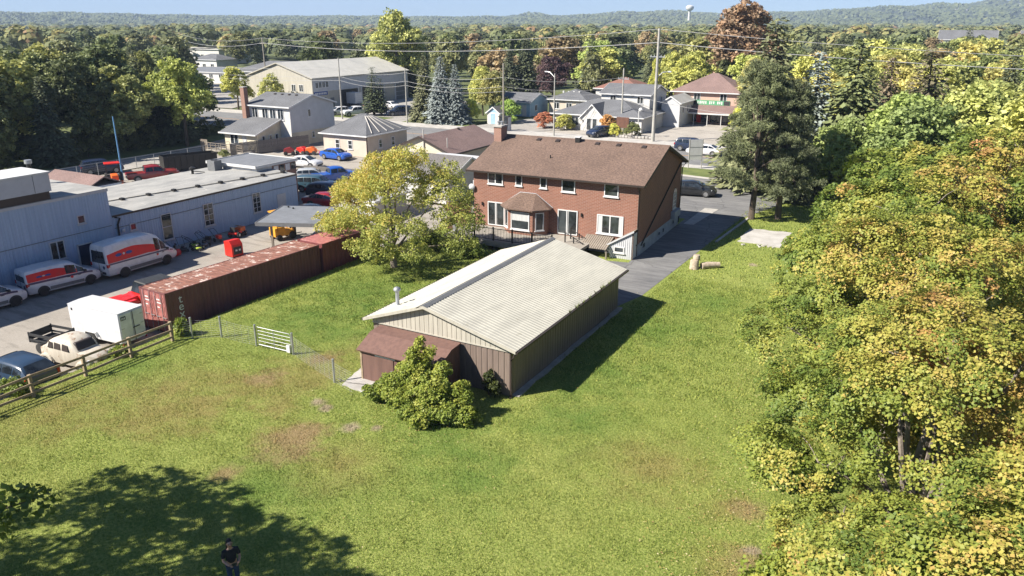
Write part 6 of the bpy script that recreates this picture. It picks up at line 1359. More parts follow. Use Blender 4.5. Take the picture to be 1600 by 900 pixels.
def quads(c, nrm, size, rs, aspect=0.8, axis=None):
    """leaf rhombs at c facing nrm"""
    n = len(c); nrm = nrm / np.maximum(np.linalg.norm(nrm, axis=1, keepdims=True), 1e-6)
    r = rs.normal(size=(n, 3)) if axis is None else axis + rs.normal(size=(n, 3)) * 0.15
    u = r - nrm * (r * nrm).sum(1, keepdims=True); u /= np.maximum(np.linalg.norm(u, axis=1, keepdims=True), 1e-6)
    v = np.cross(nrm, u); s = size[:, None]
    P = np.stack([c - u * s * 0.5, c + v * s * 0.5 * aspect - nrm * s * 0.12, c + u * s * 0.5, c - v * s * 0.5 * aspect - nrm * s * 0.12], 1)
    return P.reshape(-1, 3)
def unit(rs, n):
    d = rs.normal(size=(n, 3)); return d / np.linalg.norm(d, axis=1, keepdims=True)
def clumps(lobes, n, rs, shell=0.72, inner=0.25, down=-0.55):
    L = np.array(lobes, float); area = (L[:, 3] * L[:, 4] + L[:, 4] * L[:, 5] + L[:, 3] * L[:, 5]); k = rs.choice(len(L), n * 3, p=area / area.sum())
    d = unit(rs, n * 3); keep = d[:, 2] > down; k, d = k[keep][:n], d[keep][:n]; m = len(k)
    r = np.where(rs.rand(m) < inner, rs.uniform(0.3, shell, m), rs.uniform(shell, 1.0, m) ** 0.6)
    c = L[k, :3] + d * L[k, 3:6] * r[:, None]
    out = d / L[k, 3:6]; return c, out / np.linalg.norm(out, axis=1, keepdims=True), r
def foliage(lobes, n, per, rad, size, seed, flat=0.4, up=0.7, tint=None, jit=0.55, inner=0.25, down=-0.55, aspect=0.8, zmin=0.1, tj=0.10):
    rs = np.random.RandomState(seed); c, o, r = clumps(lobes, n, rs, inner=inner, down=down); n = len(c)
    C_ = np.repeat(c, per, 0); O = np.repeat(o, per, 0); m = len(C_)
    sc_ = np.repeat(rs.uniform(0.65, 1.3, n), per)
    ax = unit(rs, m) * (rs.rand(m, 1) ** 0.5) * rad * sc_[:, None]; N0 = np.repeat((o * 0.6 + np.array([0, 0, up]) + rs.normal(size=(n, 3)) * 0.25), per, 0); N0 /= np.linalg.norm(N0, axis=1, keepdims=True)
    ax -= N0 * (ax * N0).sum(1, keepdims=True) * (1 - flat)
    ax -= N0 * (np.linalg.norm(ax, axis=1, keepdims=True) ** 2) / (rad * 2.2)      # sprays droop at the rim
    P = C_ + ax; nr = N0 + rs.normal(size=(m, 3)) * jit
    sz = size * rs.uniform(0.7, 1.3, m)
    base = (tint(c, rs) if tint else rs.rand(n)); T = np.clip(np.repeat(base, per) + rs.normal(size=m) * tj, 0, 1)
    k = P[:, 2] > zmin; P, nr, sz, T = P[k], nr[k], sz[k], T[k]
    return quads(P, nr, sz, rs, aspect), np.repeat(T, 4)
def crown_obj(name, V, T, mat, parent=None):
    return mesh_np(name, V, np.arange(len(V)).reshape(-1, 4), mat, T, parent)
def limbs(lobes, h0, r0, seed, per=1, bend=0.6, twigs=0):
    """tapered trunk and limbs reaching into the lobes (local coordinates)"""
    rg = random.Random(seed); tr = MB(); top = max(l[2] for l in lobes)
    tr.tube([(0, 0, -.2), (rg.uniform(-.1, .1), rg.uniform(-.1, .1), h0 * .5), (rg.uniform(-.25, .25), rg.uniform(-.25, .25), h0), (rg.uniform(-.5, .5), rg.uniform(-.5, .5), top)], [r0 * 1.25, r0, r0 * .8, r0 * .2], 9)
    br = []
    for l in lobes:
        for q in range(per):
            b = MB(); zs = h0 * rg.uniform(.6, 1.1)
            d = Vector((l[0] + rg.uniform(-.5, .5) * l[3], l[1] + rg.uniform(-.5, .5) * l[4], l[2] + rg.uniform(-.1, .6) * l[5]))
            mid = Vector((d.x * .5, d.y * .5, zs + (d.z - zs) * bend)) + Vector((rg.uniform(-.3, .3),) * 3)
            b.tube([(0, 0, zs), tuple(mid), tuple(d)], [r0 * .45, r0 * .28, r0 * .07], 6)
            for w in range(twigs):
                f = rg.uniform(.45, 1); p = mid.lerp(d, f); e = p + Vector((rg.uniform(-1, 1), rg.uniform(-1, 1), rg.uniform(-.2, .9))) * rg.uniform(.5, 1.1) * l[3] * .6
                b.tube([tuple(p), tuple(p.lerp(e, .5) + Vector((0, 0, .12))), tuple(e)], [r0 * .12, r0 * .08, r0 * .025], 4)
            br.append(b)
    return tr, br
def tree(name, label, cat, loc, lobes, n, per, rad, size, leaf, seed, bark='bark', h0=2.0, r0=.2, group=None, twigs=0, **kw):
    t = thing(name, label, cat, loc, 0, group)
    tr, br = limbs(lobes, h0, r0, seed, twigs=twigs); k = tr.build('trunk', bark, t)
    for b in br: b.build('limb', bark, k)
    V, T = foliage(lobes, n, per, rad, size, seed, **kw); crown_obj('crown', V, T, leaf, t); return t

# ---- row of autumn maples along the right edge of the lawn
def maple_lobes(rg, R_, h, k=9):
    L = [(0, 0, h * .70, R_ * .62, R_ * .62, h * .30)]
    for i in range(k):
        a = 6.283 * i / k + rg.uniform(-.3, .3); rr = R_ * rg.uniform(.50, .72); z = h * rg.uniform(.30, .66)
        L.append((rr * math.cos(a), rr * math.sin(a), z, R_ * rg.uniform(.28, .42), R_ * rg.uniform(.28, .42), h * rg.uniform(.10, .17)))
    for i in range(4):
        a = 6.283 * i / 4 + rg.uniform(-.5, .5); L.append((R_ * .35 * math.cos(a), R_ * .35 * math.sin(a), h * rg.uniform(.78, .88), R_ * .3, R_ * .3, h * .11))
    return L
def patch_tint(cx, cy, base, amp, gx_, seed):
    def f(c, rs):
        w = np.sin(c[:, 0] * .55 + seed) * np.sin(c[:, 1] * .6 + 1.3 * seed) + .6 * np.sin(c[:, 2] * .9 + c[:, 0] * .8 + seed)
        return np.clip(base + gx_ * c[:, 0] + amp * w + rs.normal(size=len(c)) * .15, 0, 1)
    return f
MAPLES = [(3.0, 14.2, 9.0, 4.6, .46, .020, 'maple with orange-tinged leaves in the bottom right corner'),
          (1.0, 22.8, 9.8, 5.5, .47, .024, 'maple with broad orange and yellow crown overhanging the lower lawn'),
          (-0.1, 31.2, 10.3, 6.0, .47, .026, 'maple with thin tan crown and bare twigs in the middle of the right row'),
          (-0.4, 40.0, 10.6, 6.0, .42, .024, 'maple with green-gold crown level with the shed'),
          (-1.0, 49.5, 10.4, 5.6, .36, .020, 'maple with yellow-green crown level with the concrete slab'),
          (3.2, 57.5, 10.6, 5.4, .40, .010, 'maple at the far end of the row with lime yellow crown'),
          (6.2, 46.5, 10.8, 5.6, .42, .008, 'maple in the second row cut by the right edge'),
          (6.6, 36.0, 10.2, 5.4, .52, .008, 'orange maple in the second row by the right edge')]
for i, (x, y, h, R_, base, gx_, lb) in enumerate(MAPLES):
    rg = random.Random(100 + i); L = maple_lobes(rg, R_, h)
    near = y < 45
    n_, per_, rad_, sz_ = (1150, 112, .47, .086) if y < 28 else (1000, 104, .50, .100) if y < 38 else (760, 84, .55, .13) if near else (540, 60, .62, .17)
    tree('maple_tree', lb, 'tree', (x, y, 0), L, n_, per_, rad_, sz_, 'maple_leaf', 200 + i, 'pale_bark', 2.2, .26, 'maples along the lawn edge', 5,
         tint=patch_tint(x, y, base - .09, .16, gx_ * 1.4, i), flat=.34, up=.75, jit=.36, inner=.10, aspect=.9, tj=.055)
# ---- undergrowth below the maples
for i, (x, y, r_, h, lb, tb) in enumerate(((-1.3, 20.4, 1.8, 2.7, 'lime green bush at the lawn edge under the nearest maples', .55), (0.2, 18.6, 1.9, 3.0, 'bright yellow-green bush in the lower right between two maples', .75), (-.2, 17.2, 1.6, 2.4, 'low green bush at the bottom edge beside the lawn', .45),
                                             (-3.9, 40.8, 1.1, 1.7, 'small yellowing shrub at the lawn edge level with the shed', .8), (-5.4, 57.6, 1.8, 2.6, 'green shrub right of the concrete slab', .5), (-6.2, 66.5, 2.0, 2.4, 'dark shrub between the slab and the pine', .3), (-3.2, 27.2, 1.4, 2.0, 'rounded green bush under the broad orange maple', .4), (-4.2, 35.0, 1.2, 1.7, 'low green bush at the foot of the tan maple', .45))):
    rg = random.Random(i + 7); L = [(rg.uniform(-.5, .5) * r_, rg.uniform(-.5, .5) * r_, h * rg.uniform(.35, .62), r_ * rg.uniform(.5, .75), r_ * rg.uniform(.5, .75), h * rg.uniform(.25, .36)) for _ in range(6)]
    tree('shrub', lb, 'shrub', (x, y, 0), L, 330, 34, .32, .13, 'shrub_leaf', 300 + i, 'bark', .5, .06, 'undergrowth below the maples', tint=lambda c, rs, tb=tb: np.clip(tb + rs.normal(size=len(c)) * .18, 0, 1), flat=.6, up=.6, down=-.9)
# ---- bush in front of the shed
L = [(-.3, .2, 2.35, .55, .55, .55), (-.15, .1, 1.7, .85, .8, .7), (.75, -.3, 1.35, .95, .8, .7), (-1.3, -.3, .85, .9, .8, .6), (-1.9, .1, .45, .6, .6, .4), (.2, -1.0, .7, 1.2, .8, .6), (1.5, -.7, .65, .9, .8, .5), (2.2, .0, 1.3, .45, .4, .5), (2.5, -.4, .45, .8, .6, .4), (1.0, .3, 2.0, .45, .45, .4), (-.9, .1, 1.6, .5, .5, .4), (-.2, .3, 3.0, .22, .22, .35), (-2.3, -.5, .5, .6, .6, .4), (.9, -1.5, .5, .8, .6, .4), (.4, .2, 2.7, .2, .2, .3)]
tree('bush', 'large bright green bush in front of the reddish lean-to', 'bush', (-18.9, 25.7, 0), L, 760, 50, .27, .11, 'shrub_leaf', 41, 'bark', .5, .09, None, 2, tint=lambda c, rs: np.clip(.5 + .09 * c[:, 2] + rs.normal(size=len(c)) * .16, 0, 1), flat=.4, up=.8, down=-.8)
tree('bush', 'small dark bush at the near corner of the metal shed', 'bush', (-16.75, 28.15, 0), [(0, 0, .8, .35, .25, .5), (.3, -.1, .5, .3, .25, .35)], 60, 26, .2, .12, 'dark_leaf', 43, 'bark', .3, .04, None, down=-.9)
# ---- yellowing tree beside the second container
L = [(0, 0, 6.0, 2.4, 2.4, 1.9), (-2.9, .8, 5.4, 2.0, 1.9, 1.3), (-4.6, 1.6, 4.6, 1.5, 1.5, 1.0), (-5.4, 2.2, 3.6, 1.1, 1.1, .7), (2.9, 1.6, 5.2, 2.0, 2.0, 1.5), (4.2, 1.4, 3.8, 1.7, 1.7, 1.2), (1.4, -1.8, 3.6, 2.3, 1.8, 1.2), (-1.6, -1.7, 3.6, 2.3, 1.8, 1.2), (.8, .8, 7.6, 1.5, 1.5, 1.2), (-3.6, -.9, 3.2, 1.7, 1.6, .9), (4.9, .2, 2.4, 1.2, 1.2, .8), (.3, -2.6, 2.2, 1.9, 1.3, .8), (-1.4, 1.0, 7.0, 1.4, 1.4, 1.1), (2.6, 2.4, 6.6, 1.3, 1.3, 1.0), (-4.6, -.2, 2.6, 1.1, 1.1, .6), (3.0, -1.8, 2.0, 1.2, 1.1, .7)]
tree('ash_tree', 'open-crowned tree with yellow top leaves between the containers and the shed', 'tree', (-33.0, 42.2, 0), [(l[0] * 1.1, l[1] * 1.1, l[2], l[3] * 1.12, l[4] * 1.12, l[5]) for l in L], 1350, 40, .46, .125, 'yellow_tree_leaf', 51, 'pale_bark', 1.6, .22, None, 7, tint=lambda c, rs: np.clip(.44 + .045 * (c[:, 2] - 2) - .028 * c[:, 0] + rs.normal(size=len(c)) * .13, 0, .84), flat=.6, up=.5, jit=.8, inner=.3)
# low growth at the foot of the deck
for i, (x, y, r_, h, lb) in enumerate(((-29.6, 47.4, 1.6, 1.2, 'low green shrub at the foot of the deck'), (-27.2, 47.2, 1.3, .9, 'spreading green shrub between the deck and the shed roof'), (-33.0, 47.0, 1.5, 1.8, 'green shrub under the yellowing tree by the deck'), (-35.6, 26.1, .5, 1.3, 'vine-covered post at the end of the rail fence'), (-36.4, 17.3, .7, 1.0, 'dry weed patch behind the near end of the rail fence'), (-36.2, 22.6, .5, .6, 'small weed clump under the middle of the rail fence'))):
    rg = random.Random(i + 70); L = [(rg.uniform(-.5, .5) * r_, rg.uniform(-.4, .4) * r_, h * rg.uniform(.3, .6), r_ * .55, r_ * .5, h * .36) for _ in range(5)]
    tree('shrub', lb, 'shrub', (x, y, tz(x, y)), L, int(90 * r_) + 20, 26, .3, .13, 'shrub_leaf', 330 + i, 'bark', .3, .05, None, tint=lambda c, rs: np.clip(.42 + rs.normal(size=len(c)) * .2, 0, 1), flat=.6, down=-.9)
# ---- tree left of the frame whose shade falls over the lower lawn, one bough reaching in
L = [(-5.0, -.5, 9.2, 2.8, 2.4, 1.8), (-1.2, .4, 9.6, 2.8, 2.6, 2.0), (2.6, 1.2, 9.4, 2.4, 2.2, 1.6), (-4.8, 2.6, 8.6, 2.2, 1.8, 1.3), (-2.0, 3.2, 8.6, 1.8, 1.6, 1.2), (.8, 2.4, 8.8, 1.8, 1.6, 1.2), (4.6, 1.6, 8.8, 1.6, 1.5, 1.1), (0.5, -2.4, 9.0, 2.4, 2.0, 1.5), (3.4, -1.4, 9.0, 2.2, 1.8, 1.4), (-3.0, -2.6, 9.0, 2.4, 2.0, 1.5), (4.7, 3.3, 4.7, .75, .75, .45), (4.1, 2.4, 4.4, .7, .6, .4), (3.2, 2.5, 3.6, .8, .8, .5)]
tree('shade_tree', 'leafy bough of a tree reaching in at the lower left edge', 'tree', (-26.2, 4.7, 0), [(l[0] + (1.8 if l[2] < 6 else 0), l[1] + (.9 if l[2] < 6 else 0), *l[2:]) for l in L], 640, 30, .55, .21, 'shrub_leaf', 61, 'bark', 2.6, .28, None, 2, tint=lambda c, rs: np.clip(.3 + rs.normal(size=len(c)) * .2, 0, 1), flat=.5)

# ---- conifers
def spruce_mesh(name, h, r, seed, n_lay=26, per=11, sz=.42, droop=.35):
    rs = np.random.RandomState(seed); P, Nn, Ax, Sz, Tt = [], [], [], [], []
    for i in range(n_lay):
        f = (i + rs.uniform(-.3, .3)) / n_lay; z = h * (.07 + .92 * f); R_ = r * (1 - f) ** .85 * rs.uniform(.85, 1.12) + .12
        nb = max(4, int(per * (1 - f) + 4)); a0 = rs.uniform(0, 6.28)
        for k in range(nb):
            a = a0 + 6.283 * k / nb + rs.uniform(-.22, .22); L_ = R_ * rs.uniform(.72, 1.12); m = max(4, int(L_ / (sz * .30)))
            t_ = np.linspace(.12, 1, m); x = np.cos(a) * L_ * t_; y = np.sin(a) * L_ * t_; zz = z - droop * L_ * t_ ** 1.3 + .10 * L_ * t_ ** 3
            side = rs.normal(size=m) * .42 * sz * (1.8 - t_); x = x - np.sin(a) * side; y = y + np.cos(a) * side
            P.append(np.stack([x, y, zz + rs.normal(size=m) * .06], 1)); Nn.append(np.stack([np.cos(a) * .35 + rs.normal(size=m) * .35, np.sin(a) * .35 + rs.normal(size=m) * .35, np.full(m, .9)], 1))
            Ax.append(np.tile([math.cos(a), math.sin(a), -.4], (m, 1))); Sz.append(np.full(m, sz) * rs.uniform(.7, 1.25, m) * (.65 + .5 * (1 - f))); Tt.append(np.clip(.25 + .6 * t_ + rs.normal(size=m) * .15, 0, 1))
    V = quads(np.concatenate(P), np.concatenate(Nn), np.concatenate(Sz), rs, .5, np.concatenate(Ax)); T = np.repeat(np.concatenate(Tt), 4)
    return V, T
def col(o, c): o.color = (*c, 1); return o
PROTO = {}
def proto(key, fn):
    if key not in PROTO:
        V, T = fn(); me = crown_obj('crown', V, T, 'needle' if key.startswith('s') else 'tree_leaf'); PROTO[key] = me.data; bpy.data.objects.remove(me)
    return PROTO[key]
def proto_trunk(key, h, r):
    k = 'trunk' + key
    if k not in PROTO: o = MB().tube([(0, 0, -.2), (.02 * h, 0, h * .5), (0, .01 * h, h)], [r, r * .7, r * .1], 7).build('trunk', 'bark'); PROTO[k] = o.data; bpy.data.objects.remove(o)
    return PROTO[k]
def place(name, label, cat, loc, crown, trunk, c, scale, rz, group=None):
    t = thing(name, label, cat, loc, rz, group); t.scale = scale
    k = bpy.data.objects.new('crown', crown); C.objects.link(k); k.parent = t; col(k, c)
    q = bpy.data.objects.new('trunk', trunk); C.objects.link(q); q.parent = t; return t
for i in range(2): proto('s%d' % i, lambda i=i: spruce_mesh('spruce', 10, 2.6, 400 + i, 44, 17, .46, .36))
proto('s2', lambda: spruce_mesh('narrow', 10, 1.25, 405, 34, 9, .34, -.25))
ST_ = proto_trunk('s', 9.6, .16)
BLUE, GREEN, OLIVE, DARK = (0.310, 0.388, 0.375), (0.126, 0.165, 0.056), (0.214, 0.222, 0.085), (0.074, 0.101, 0.037)
CONIFERS = [('blue_spruce', 'tall silvery blue spruce left of the yellow bush across the street', (-76.6, 113.4), 11.6, 1.05, (.21, .25, .25), 's0'), ('blue_spruce', 'second silvery blue spruce merging with the taller one', (-74.2, 114.2), 10.2, 1.05, (.19, .23, .23), 's1'),
            ('spruce', 'dark green spruce between the light pole and the blue spruces', (-80.9, 114.6), 11.6, 1.0, (.13, .14, .06), 's1'), ('cedar', 'tall columnar cedar in front of the garage bays', (-94.8, 117.6), 9.0, 1.9, (.075, .10, .045), 's2'), ('cedar', 'shorter columnar cedar attached to the tall one', (-93.4, 118.0), 7.0, 1.9, (.075, .10, .045), 's2'),
            ('spruce', 'tallest olive spruce right of the shop and the red maple', (-16.0, 84.0), 17.6, 1.2, (.15, .165, .07), 's0'), ('blue_spruce', 'blue-grey spruce behind the olive spruce', (-11.8, 86.5), 14.2, 1.35, (.24, .29, .27), 's1'), ('spruce', 'dark spruce standing between the pine and the blue-grey spruce', (-11.6, 79.5), 10.5, 1.1, (.10, .12, .055), 's1'),
            ('spruce', 'tall dark green spruce in the middle of the right woods', (-8.2, 86.0), 15.6, 1.4, (.16, .195, .065), 's1'), ('spruce', 'brown-tipped spruce right of the tall dark green spruce', (-5.6, 93.0), 13.6, 1.0, (.17, .13, .075), 's0'), ('spruce', 'dark brownish spruce in the right woods before the orange roofline', (-1.9, 90.0), 14.8, 1.3, (.15, .13, .07), 's0'),
            ('spruce', 'dark spruce just left of the purple tree', (-84.5, 152), 12.5, 1.1, (.10, .12, .06), 's1'), ('spruce', 'dark spruce behind the gabled shop', (-68, 158), 14, 1.05, (.10, .12, .06), 's0'), ('spruce', 'dark spruce in the wood above the orange bush', (-57, 172), 14.5, 1.1, (.09, .115, .06), 's1')]
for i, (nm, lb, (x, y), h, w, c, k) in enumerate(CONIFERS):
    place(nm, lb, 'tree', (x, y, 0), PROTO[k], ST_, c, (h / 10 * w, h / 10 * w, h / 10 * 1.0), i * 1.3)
# scots pine beside the drive: needle pads on long limbs
for j, (x, y, h, lb) in enumerate(((-13.7, 69.2, 13.6, 'big pine with bare lower trunk at the edge of the driveway'), (-11.6, 70.4, 12.0, 'second pine trunk just right of the big pine'))):
    rg = random.Random(90 + j); L = []
    for i in range(44):
        f = i / 43; z = h * (.22 + .76 * f); a = i * 2.4 + rg.uniform(-.4, .4); rr = ((3.7 if j == 0 else 3.0) * (1 - f) ** .75 + .5) * (.75 if f < .1 else 1) * rg.uniform(.55, 1.0)
        L.append((rr * math.cos(a), rr * math.sin(a), z, rg.uniform(.8, 1.3), rg.uniform(.8, 1.3), rg.uniform(.28, .5)))
    t = thing('pine_tree', lb, 'tree', (x, y, 0)); tr, br = limbs(L, h * .5, .24, j, bend=.8); q = tr.build('trunk', 'bark', t)
    for b in br[::2]: b.build('limb', 'bark', q)
    V, T = foliage(L, 1150, 52, .36, .24, 95 + j, flat=.8, up=.4, jit=.9, inner=.15, aspect=.2); col(crown_obj('crown', V, T, 'needle', t), (.175, .205, .08) if j == 0 else (.13, .155, .065))

# ---- broad-leaved trees: shared crowns, own colours
def broad(seed, n, per, rad, size, tall=1.0):
    rg = random.Random(seed); L = [(0, 0, 6.4, 2.5, 2.5, 2.6)]
    for i in range(9):
        a = 6.283 * i / 9 + rg.uniform(-.4, .4); rr = rg.uniform(1.5, 2.6); L.append((rr * math.cos(a), rr * math.sin(a), rg.uniform(3.2, 7.0), rg.uniform(1.1, 1.8), rg.uniform(1.1, 1.8), rg.uniform(.9, 1.6)))
    for i in range(3): L.append((rg.uniform(-1, 1), rg.uniform(-1, 1), rg.uniform(8.0, 8.9), 1.2, 1.2, 1.0))
    return foliage(L, n, per, rad, size, seed, flat=.6, up=.6, jit=.7, inner=.2)
for i in range(4): proto('b%d' % i, lambda i=i: broad(500 + i, 420, 26, .55, .30))      # mid distance
for i in range(4): proto('f%d' % i, lambda i=i: broad(520 + i, 190, 14, .75, .55))      # far
BT_ = proto_trunk('b', 7.0, .22)
YG, GR, OL, YE, RD, PU, OR, DK = (0.408, 0.426, 0.066), (0.165, 0.222, 0.053), (0.261, 0.271, 0.071), (0.600, 0.524, 0.066), (0.330, 0.145, 0.094), (0.088, 0.046, 0.056), (0.581, 0.349, 0.104), (0.092, 0.120, 0.041)
MID = [('green tree with yellowish crown behind the works roof', -97.0, 76.6, 12.4, 1.0, (0.310, 0.339, 0.056)), ('dark tree behind the yellowish tree and the white house', -101, 80, 12.0, 1.2, DK), ('large dark green tree above the yellowish tree', -108, 72, 14.5, 1.2, (0.106, 0.131, 0.045)),
       ('tall yellow-green tree behind the repair garage', -118, 156, 19.5, 1.0, (.31, .32, .075)), ('broad red-brown maple towering behind the corner shop', -37.5, 163, 20.5, 1.15, (.24, .145, .085)), ('deep purple tree between the blue house and the street lamp', -73, 150, 10.5, 1.0, PU),
       ('orange-leaved tree at the right end of the corner shop', -29.5, 139, 11.0, .9, (0.504, 0.330, 0.094)), ('yellow-green tree directly behind the corner shop roof', -44, 152, 11.5, 1.2, YG), ('golden tree left of the corner shop roof', -50, 158, 11.0, .9, (0.600, 0.542, 0.066)), ('green tree behind the corner shop', -33, 154, 11.5, 1.2, (0.330, 0.369, 0.066)),
       ('lime tree left of the garden shed across the street', -77, 128, 9.0, .95, (0.426, 0.426, 0.075)), ('olive tree behind the garden shed', -72.5, 124, 8.5, 1.0, (0.271, 0.253, 0.075)), ('wide green tree with golden top behind the purple tree', -66, 160, 11.5, 1.5, (0.465, 0.408, 0.075)), ('green tree left of the red roof house', -70, 168, 13.5, 1.2, (0.271, 0.330, 0.066)),
       ('thin orange tree right of the red roof house', -47.5, 141, 10.5, .35, (0.600, 0.426, 0.037)), ('green tree at the right end of the drive by the street', -7.8, 76.5, 8.5, 1.1, (0.194, 0.242, 0.056)), ('dark green tree behind the second row of maples', -1.6, 73.0, 10.5, 1.15, (0.165, 0.214, 0.053)), ('bright green tree behind the far end of the maple row', -3.2, 81.5, 11.0, 1.1, (0.232, 0.290, 0.056)),
       ('yellow-green tree at the right edge behind the maples', 7.2, 74.0, 11.5, 1.2, (0.426, 0.426, 0.075)), ('olive tree right of the tall dark spruce', 2.6, 86, 11.5, 1.2, (0.310, 0.330, 0.075)), ('yellowing thicket tree by the right edge', 9.0, 88, 11.0, 1.2, (0.465, 0.426, 0.094)), ('pale olive tree among bare stems at the right edge', 12.8, 98, 10.5, 1.1, (0.388, 0.349, 0.112)), ('yellow tree behind the olive spruce', -18.5, 128, 12.0, 1.2, (0.504, 0.465, 0.066)), ('lime tree right of the slanting pole', -10, 118, 11.5, 1.3, (0.446, 0.465, 0.075)), ('yellow tree in the right woods beyond the spruces', -1, 124, 12.0, 1.3, (0.542, 0.485, 0.085)),
       ('golden round tree above the right woods', -7, 150, 13.5, 1.2, (0.600, 0.504, 0.112)), ('yellowish small tree on the garage forecourt left of the pole', -125.5, 112.5, 8.5, 1.1, (0.600, 0.561, 0.056)), ('yellow tree overlapping the garage gable', -117.0, 113.6, 7.2, 1.0, (0.600, 0.524, 0.094))]
for i, (lb, x, y, h, w, c) in enumerate(MID):
    c = tuple(min(v, .36) for v in c)
    place('broadleaf_tree', lb, 'tree', (x, y, tz(x, y)), PROTO['b%d' % (i % 4)], BT_, c, (h / 9.6 * w, h / 9.6 * w, h / 9.6), i * 1.7)
BUSH = [('yellow-green bush beside the blue spruce', -73.2, 117.6, 3.9, 1.0, (0.600, 0.600, 0.056)), ('dark green bush right of the blue spruce', -75.6, 116.3, 3.2, 1.3, (0.116, 0.184, 0.066)), ('bright green bush in front of the blue house', -66.5, 119.6, 4.0, 1.2, (0.271, 0.388, 0.056)), ('large green shrub left of the bright green bush', -68.8, 121, 3.6, 1.2, (0.174, 0.232, 0.056)),
        ('red-orange bush below the peach bungalow', -58.2, 116.4, 2.6, 1.6, (0.581, 0.194, 0.075)), ('round yellow-green bush left of the porch gable', -54.2, 116.0, 2.7, 1.5, (0.426, 0.408, 0.075)), ('orange bush right of the porch gable', -46.7, 116.3, 2.9, 1.2, (0.600, 0.310, 0.056)), ('yellow flowering shrub beside the dark blue hatchback', -44.2, 112.6, 2.0, 1.5, (0.542, 0.524, 0.075)), ('dark shrub in the stone planter', -41.4, 113.2, 2.2, 1.7, (0.174, 0.194, 0.056)), ('green shrub at the left end of the planter', -45.6, 112.9, 1.6, 1.4, (0.290, 0.330, 0.056)),
        ('pale grey-green shrub under the dark spruce', -79.5, 113.0, 1.8, 1.6, (0.330, 0.349, 0.131)), ('lime shrub at the right end of the shop porch', -29.6, 131.5, 3.6, 1.0, (0.524, 0.524, 0.056)), ('bush behind the far corner of the grey board fence', -84.2, 72.2, 1.2, 1.4, (0.232, 0.253, 0.075)), ('yellow garden bush behind the white house', -103, 96, 2.6, 2.0, (0.388, 0.369, 0.066))]
for i, (lb, x, y, h, w, c) in enumerate(BUSH):
    c = tuple(v * (.72 if c[0] > c[1] * 1.4 else .9) for v in c)
    place('bush', lb, 'bush', (x, y, tz(x, y) - h * .22), PROTO['b%d' % (i % 4)], BT_, c, (h / 7.8 * w, h / 7.8 * w, h / 7.8), i * 2.1)
# ---- woods: countable trees
BOX = [(-135, -84, 106, 152), (-92, -24, 105, 150), (-172, -138, 145, 192), (-216, -158, 150, 186), (-340, -262, 228, 262), (-236, -216, 184, 204), (-44, -20, 100, 150), (-420, 300, 90, 112)]
rg = random.Random(77); WOODS = []
PALW = [(.14, .17, .055), (.16, .185, .06), (.19, .20, .07), (.10, .125, .045), (.24, .24, .075), (.15, .155, .06), (.28, .25, .09), (.09, .105, .045), (.24, .17, .085), (.17, .18, .085), (.13, .15, .06)]
def spot(x0, x1, y0, y1, n, hmin, hmax, gap, pal=None, dark=1.0):
    c = 0; tries = 0
    while c < n and tries < n * 40:
        tries += 1; x, y = rg.uniform(x0, x1), rg.uniform(y0, y1)
        f = -math.sin(YAW) * x + math.cos(YAW) * y; r = math.cos(YAW) * x + math.sin(YAW) * y
        if f < 40 or abs(r) > f * .70 + 8: continue
        if 118 < f < 255 and -.415 < r / f < -.265: continue          # open street and car park beyond the white house
        if any(a < x < b and d < y < e for a, b, d, e in BOX): continue
        if any((x - q[0]) ** 2 + (y - q[1]) ** 2 < (gap * (1 + max(0, f - 150) / 300)) ** 2 for q in WOODS): continue
        k = rg.choice(pal or PALW); v = rg.uniform(.8, 1.2) * dark
        WOODS.append((x, y, rg.uniform(hmin, hmax), tuple(u * v for u in k))); c += 1
spot(-128, -98.5, 34, 90, 34, 9, 14.5, 5.0, [(0.145, 0.165, 0.049), (0.194, 0.204, 0.053), (0.290, 0.290, 0.060), (0.106, 0.126, 0.041)])
spot(-190, -128, 55, 150, 26, 10, 14.5, 8)
spot(-24, 90, 112, 240, 70, 9, 13.5, 6.5, [(0.388, 0.388, 0.075), (0.310, 0.330, 0.075), (0.242, 0.271, 0.066), (0.485, 0.426, 0.094), (0.194, 0.232, 0.056), (0.465, 0.330, 0.112)], .8)
spot(-135, 60, 152, 330, 110, 10, 14.5, 8.0)
spot(-420, -130, 165, 420, 60, 10, 14.5, 11)
for i, (x, y, h, c) in enumerate(sorted(WOODS, key=lambda q: q[0] ** 2 + q[1] ** 2)):
    con = rg.random() < .16
    o = bpy.data.objects.new('woodland_tree', PROTO['s%d' % (i % 2)] if con else PROTO[('b%d' if i < 60 else 'f%d') % (i % 4)]); C.objects.link(o); o.location = (x, y, tz(x, y)); s_ = h / (9.8 if not con else 9.4); w = rg.uniform(.85, 1.35)
    o.scale = (s_ * w, s_ * w, s_) if not con else (s_ * 1.05, s_ * 1.05, s_ * 1.05); o.rotation_euler = (0, 0, rg.uniform(0, 6.28)); col(o, c if not con else (.09, .11, .05))
    reg = ('behind the lane at the left', 'woods behind the lane on the left') if x < -98 and y < 92 else ('in the woods at the right edge', 'woods on the right') if x > -24 else ('behind the houses across the street', 'woods behind the houses') if x > -135 else ('at the far left beyond the garage', 'woods at the far left')
    hue = 'dark ' if con else 'rust-coloured ' if c[0] > c[1] * 1.2 else 'golden ' if c[0] > .235 else 'dark green ' if c[1] < .135 else 'pale olive ' if c[0] > .185 else 'mid-green '
    tag(o, hue + ('conifer' if con else 'leafy tree') + ' among the others ' + reg[0], 'tree', hue + ('conifers in the ' if con else 'trees in the ') + reg[1])
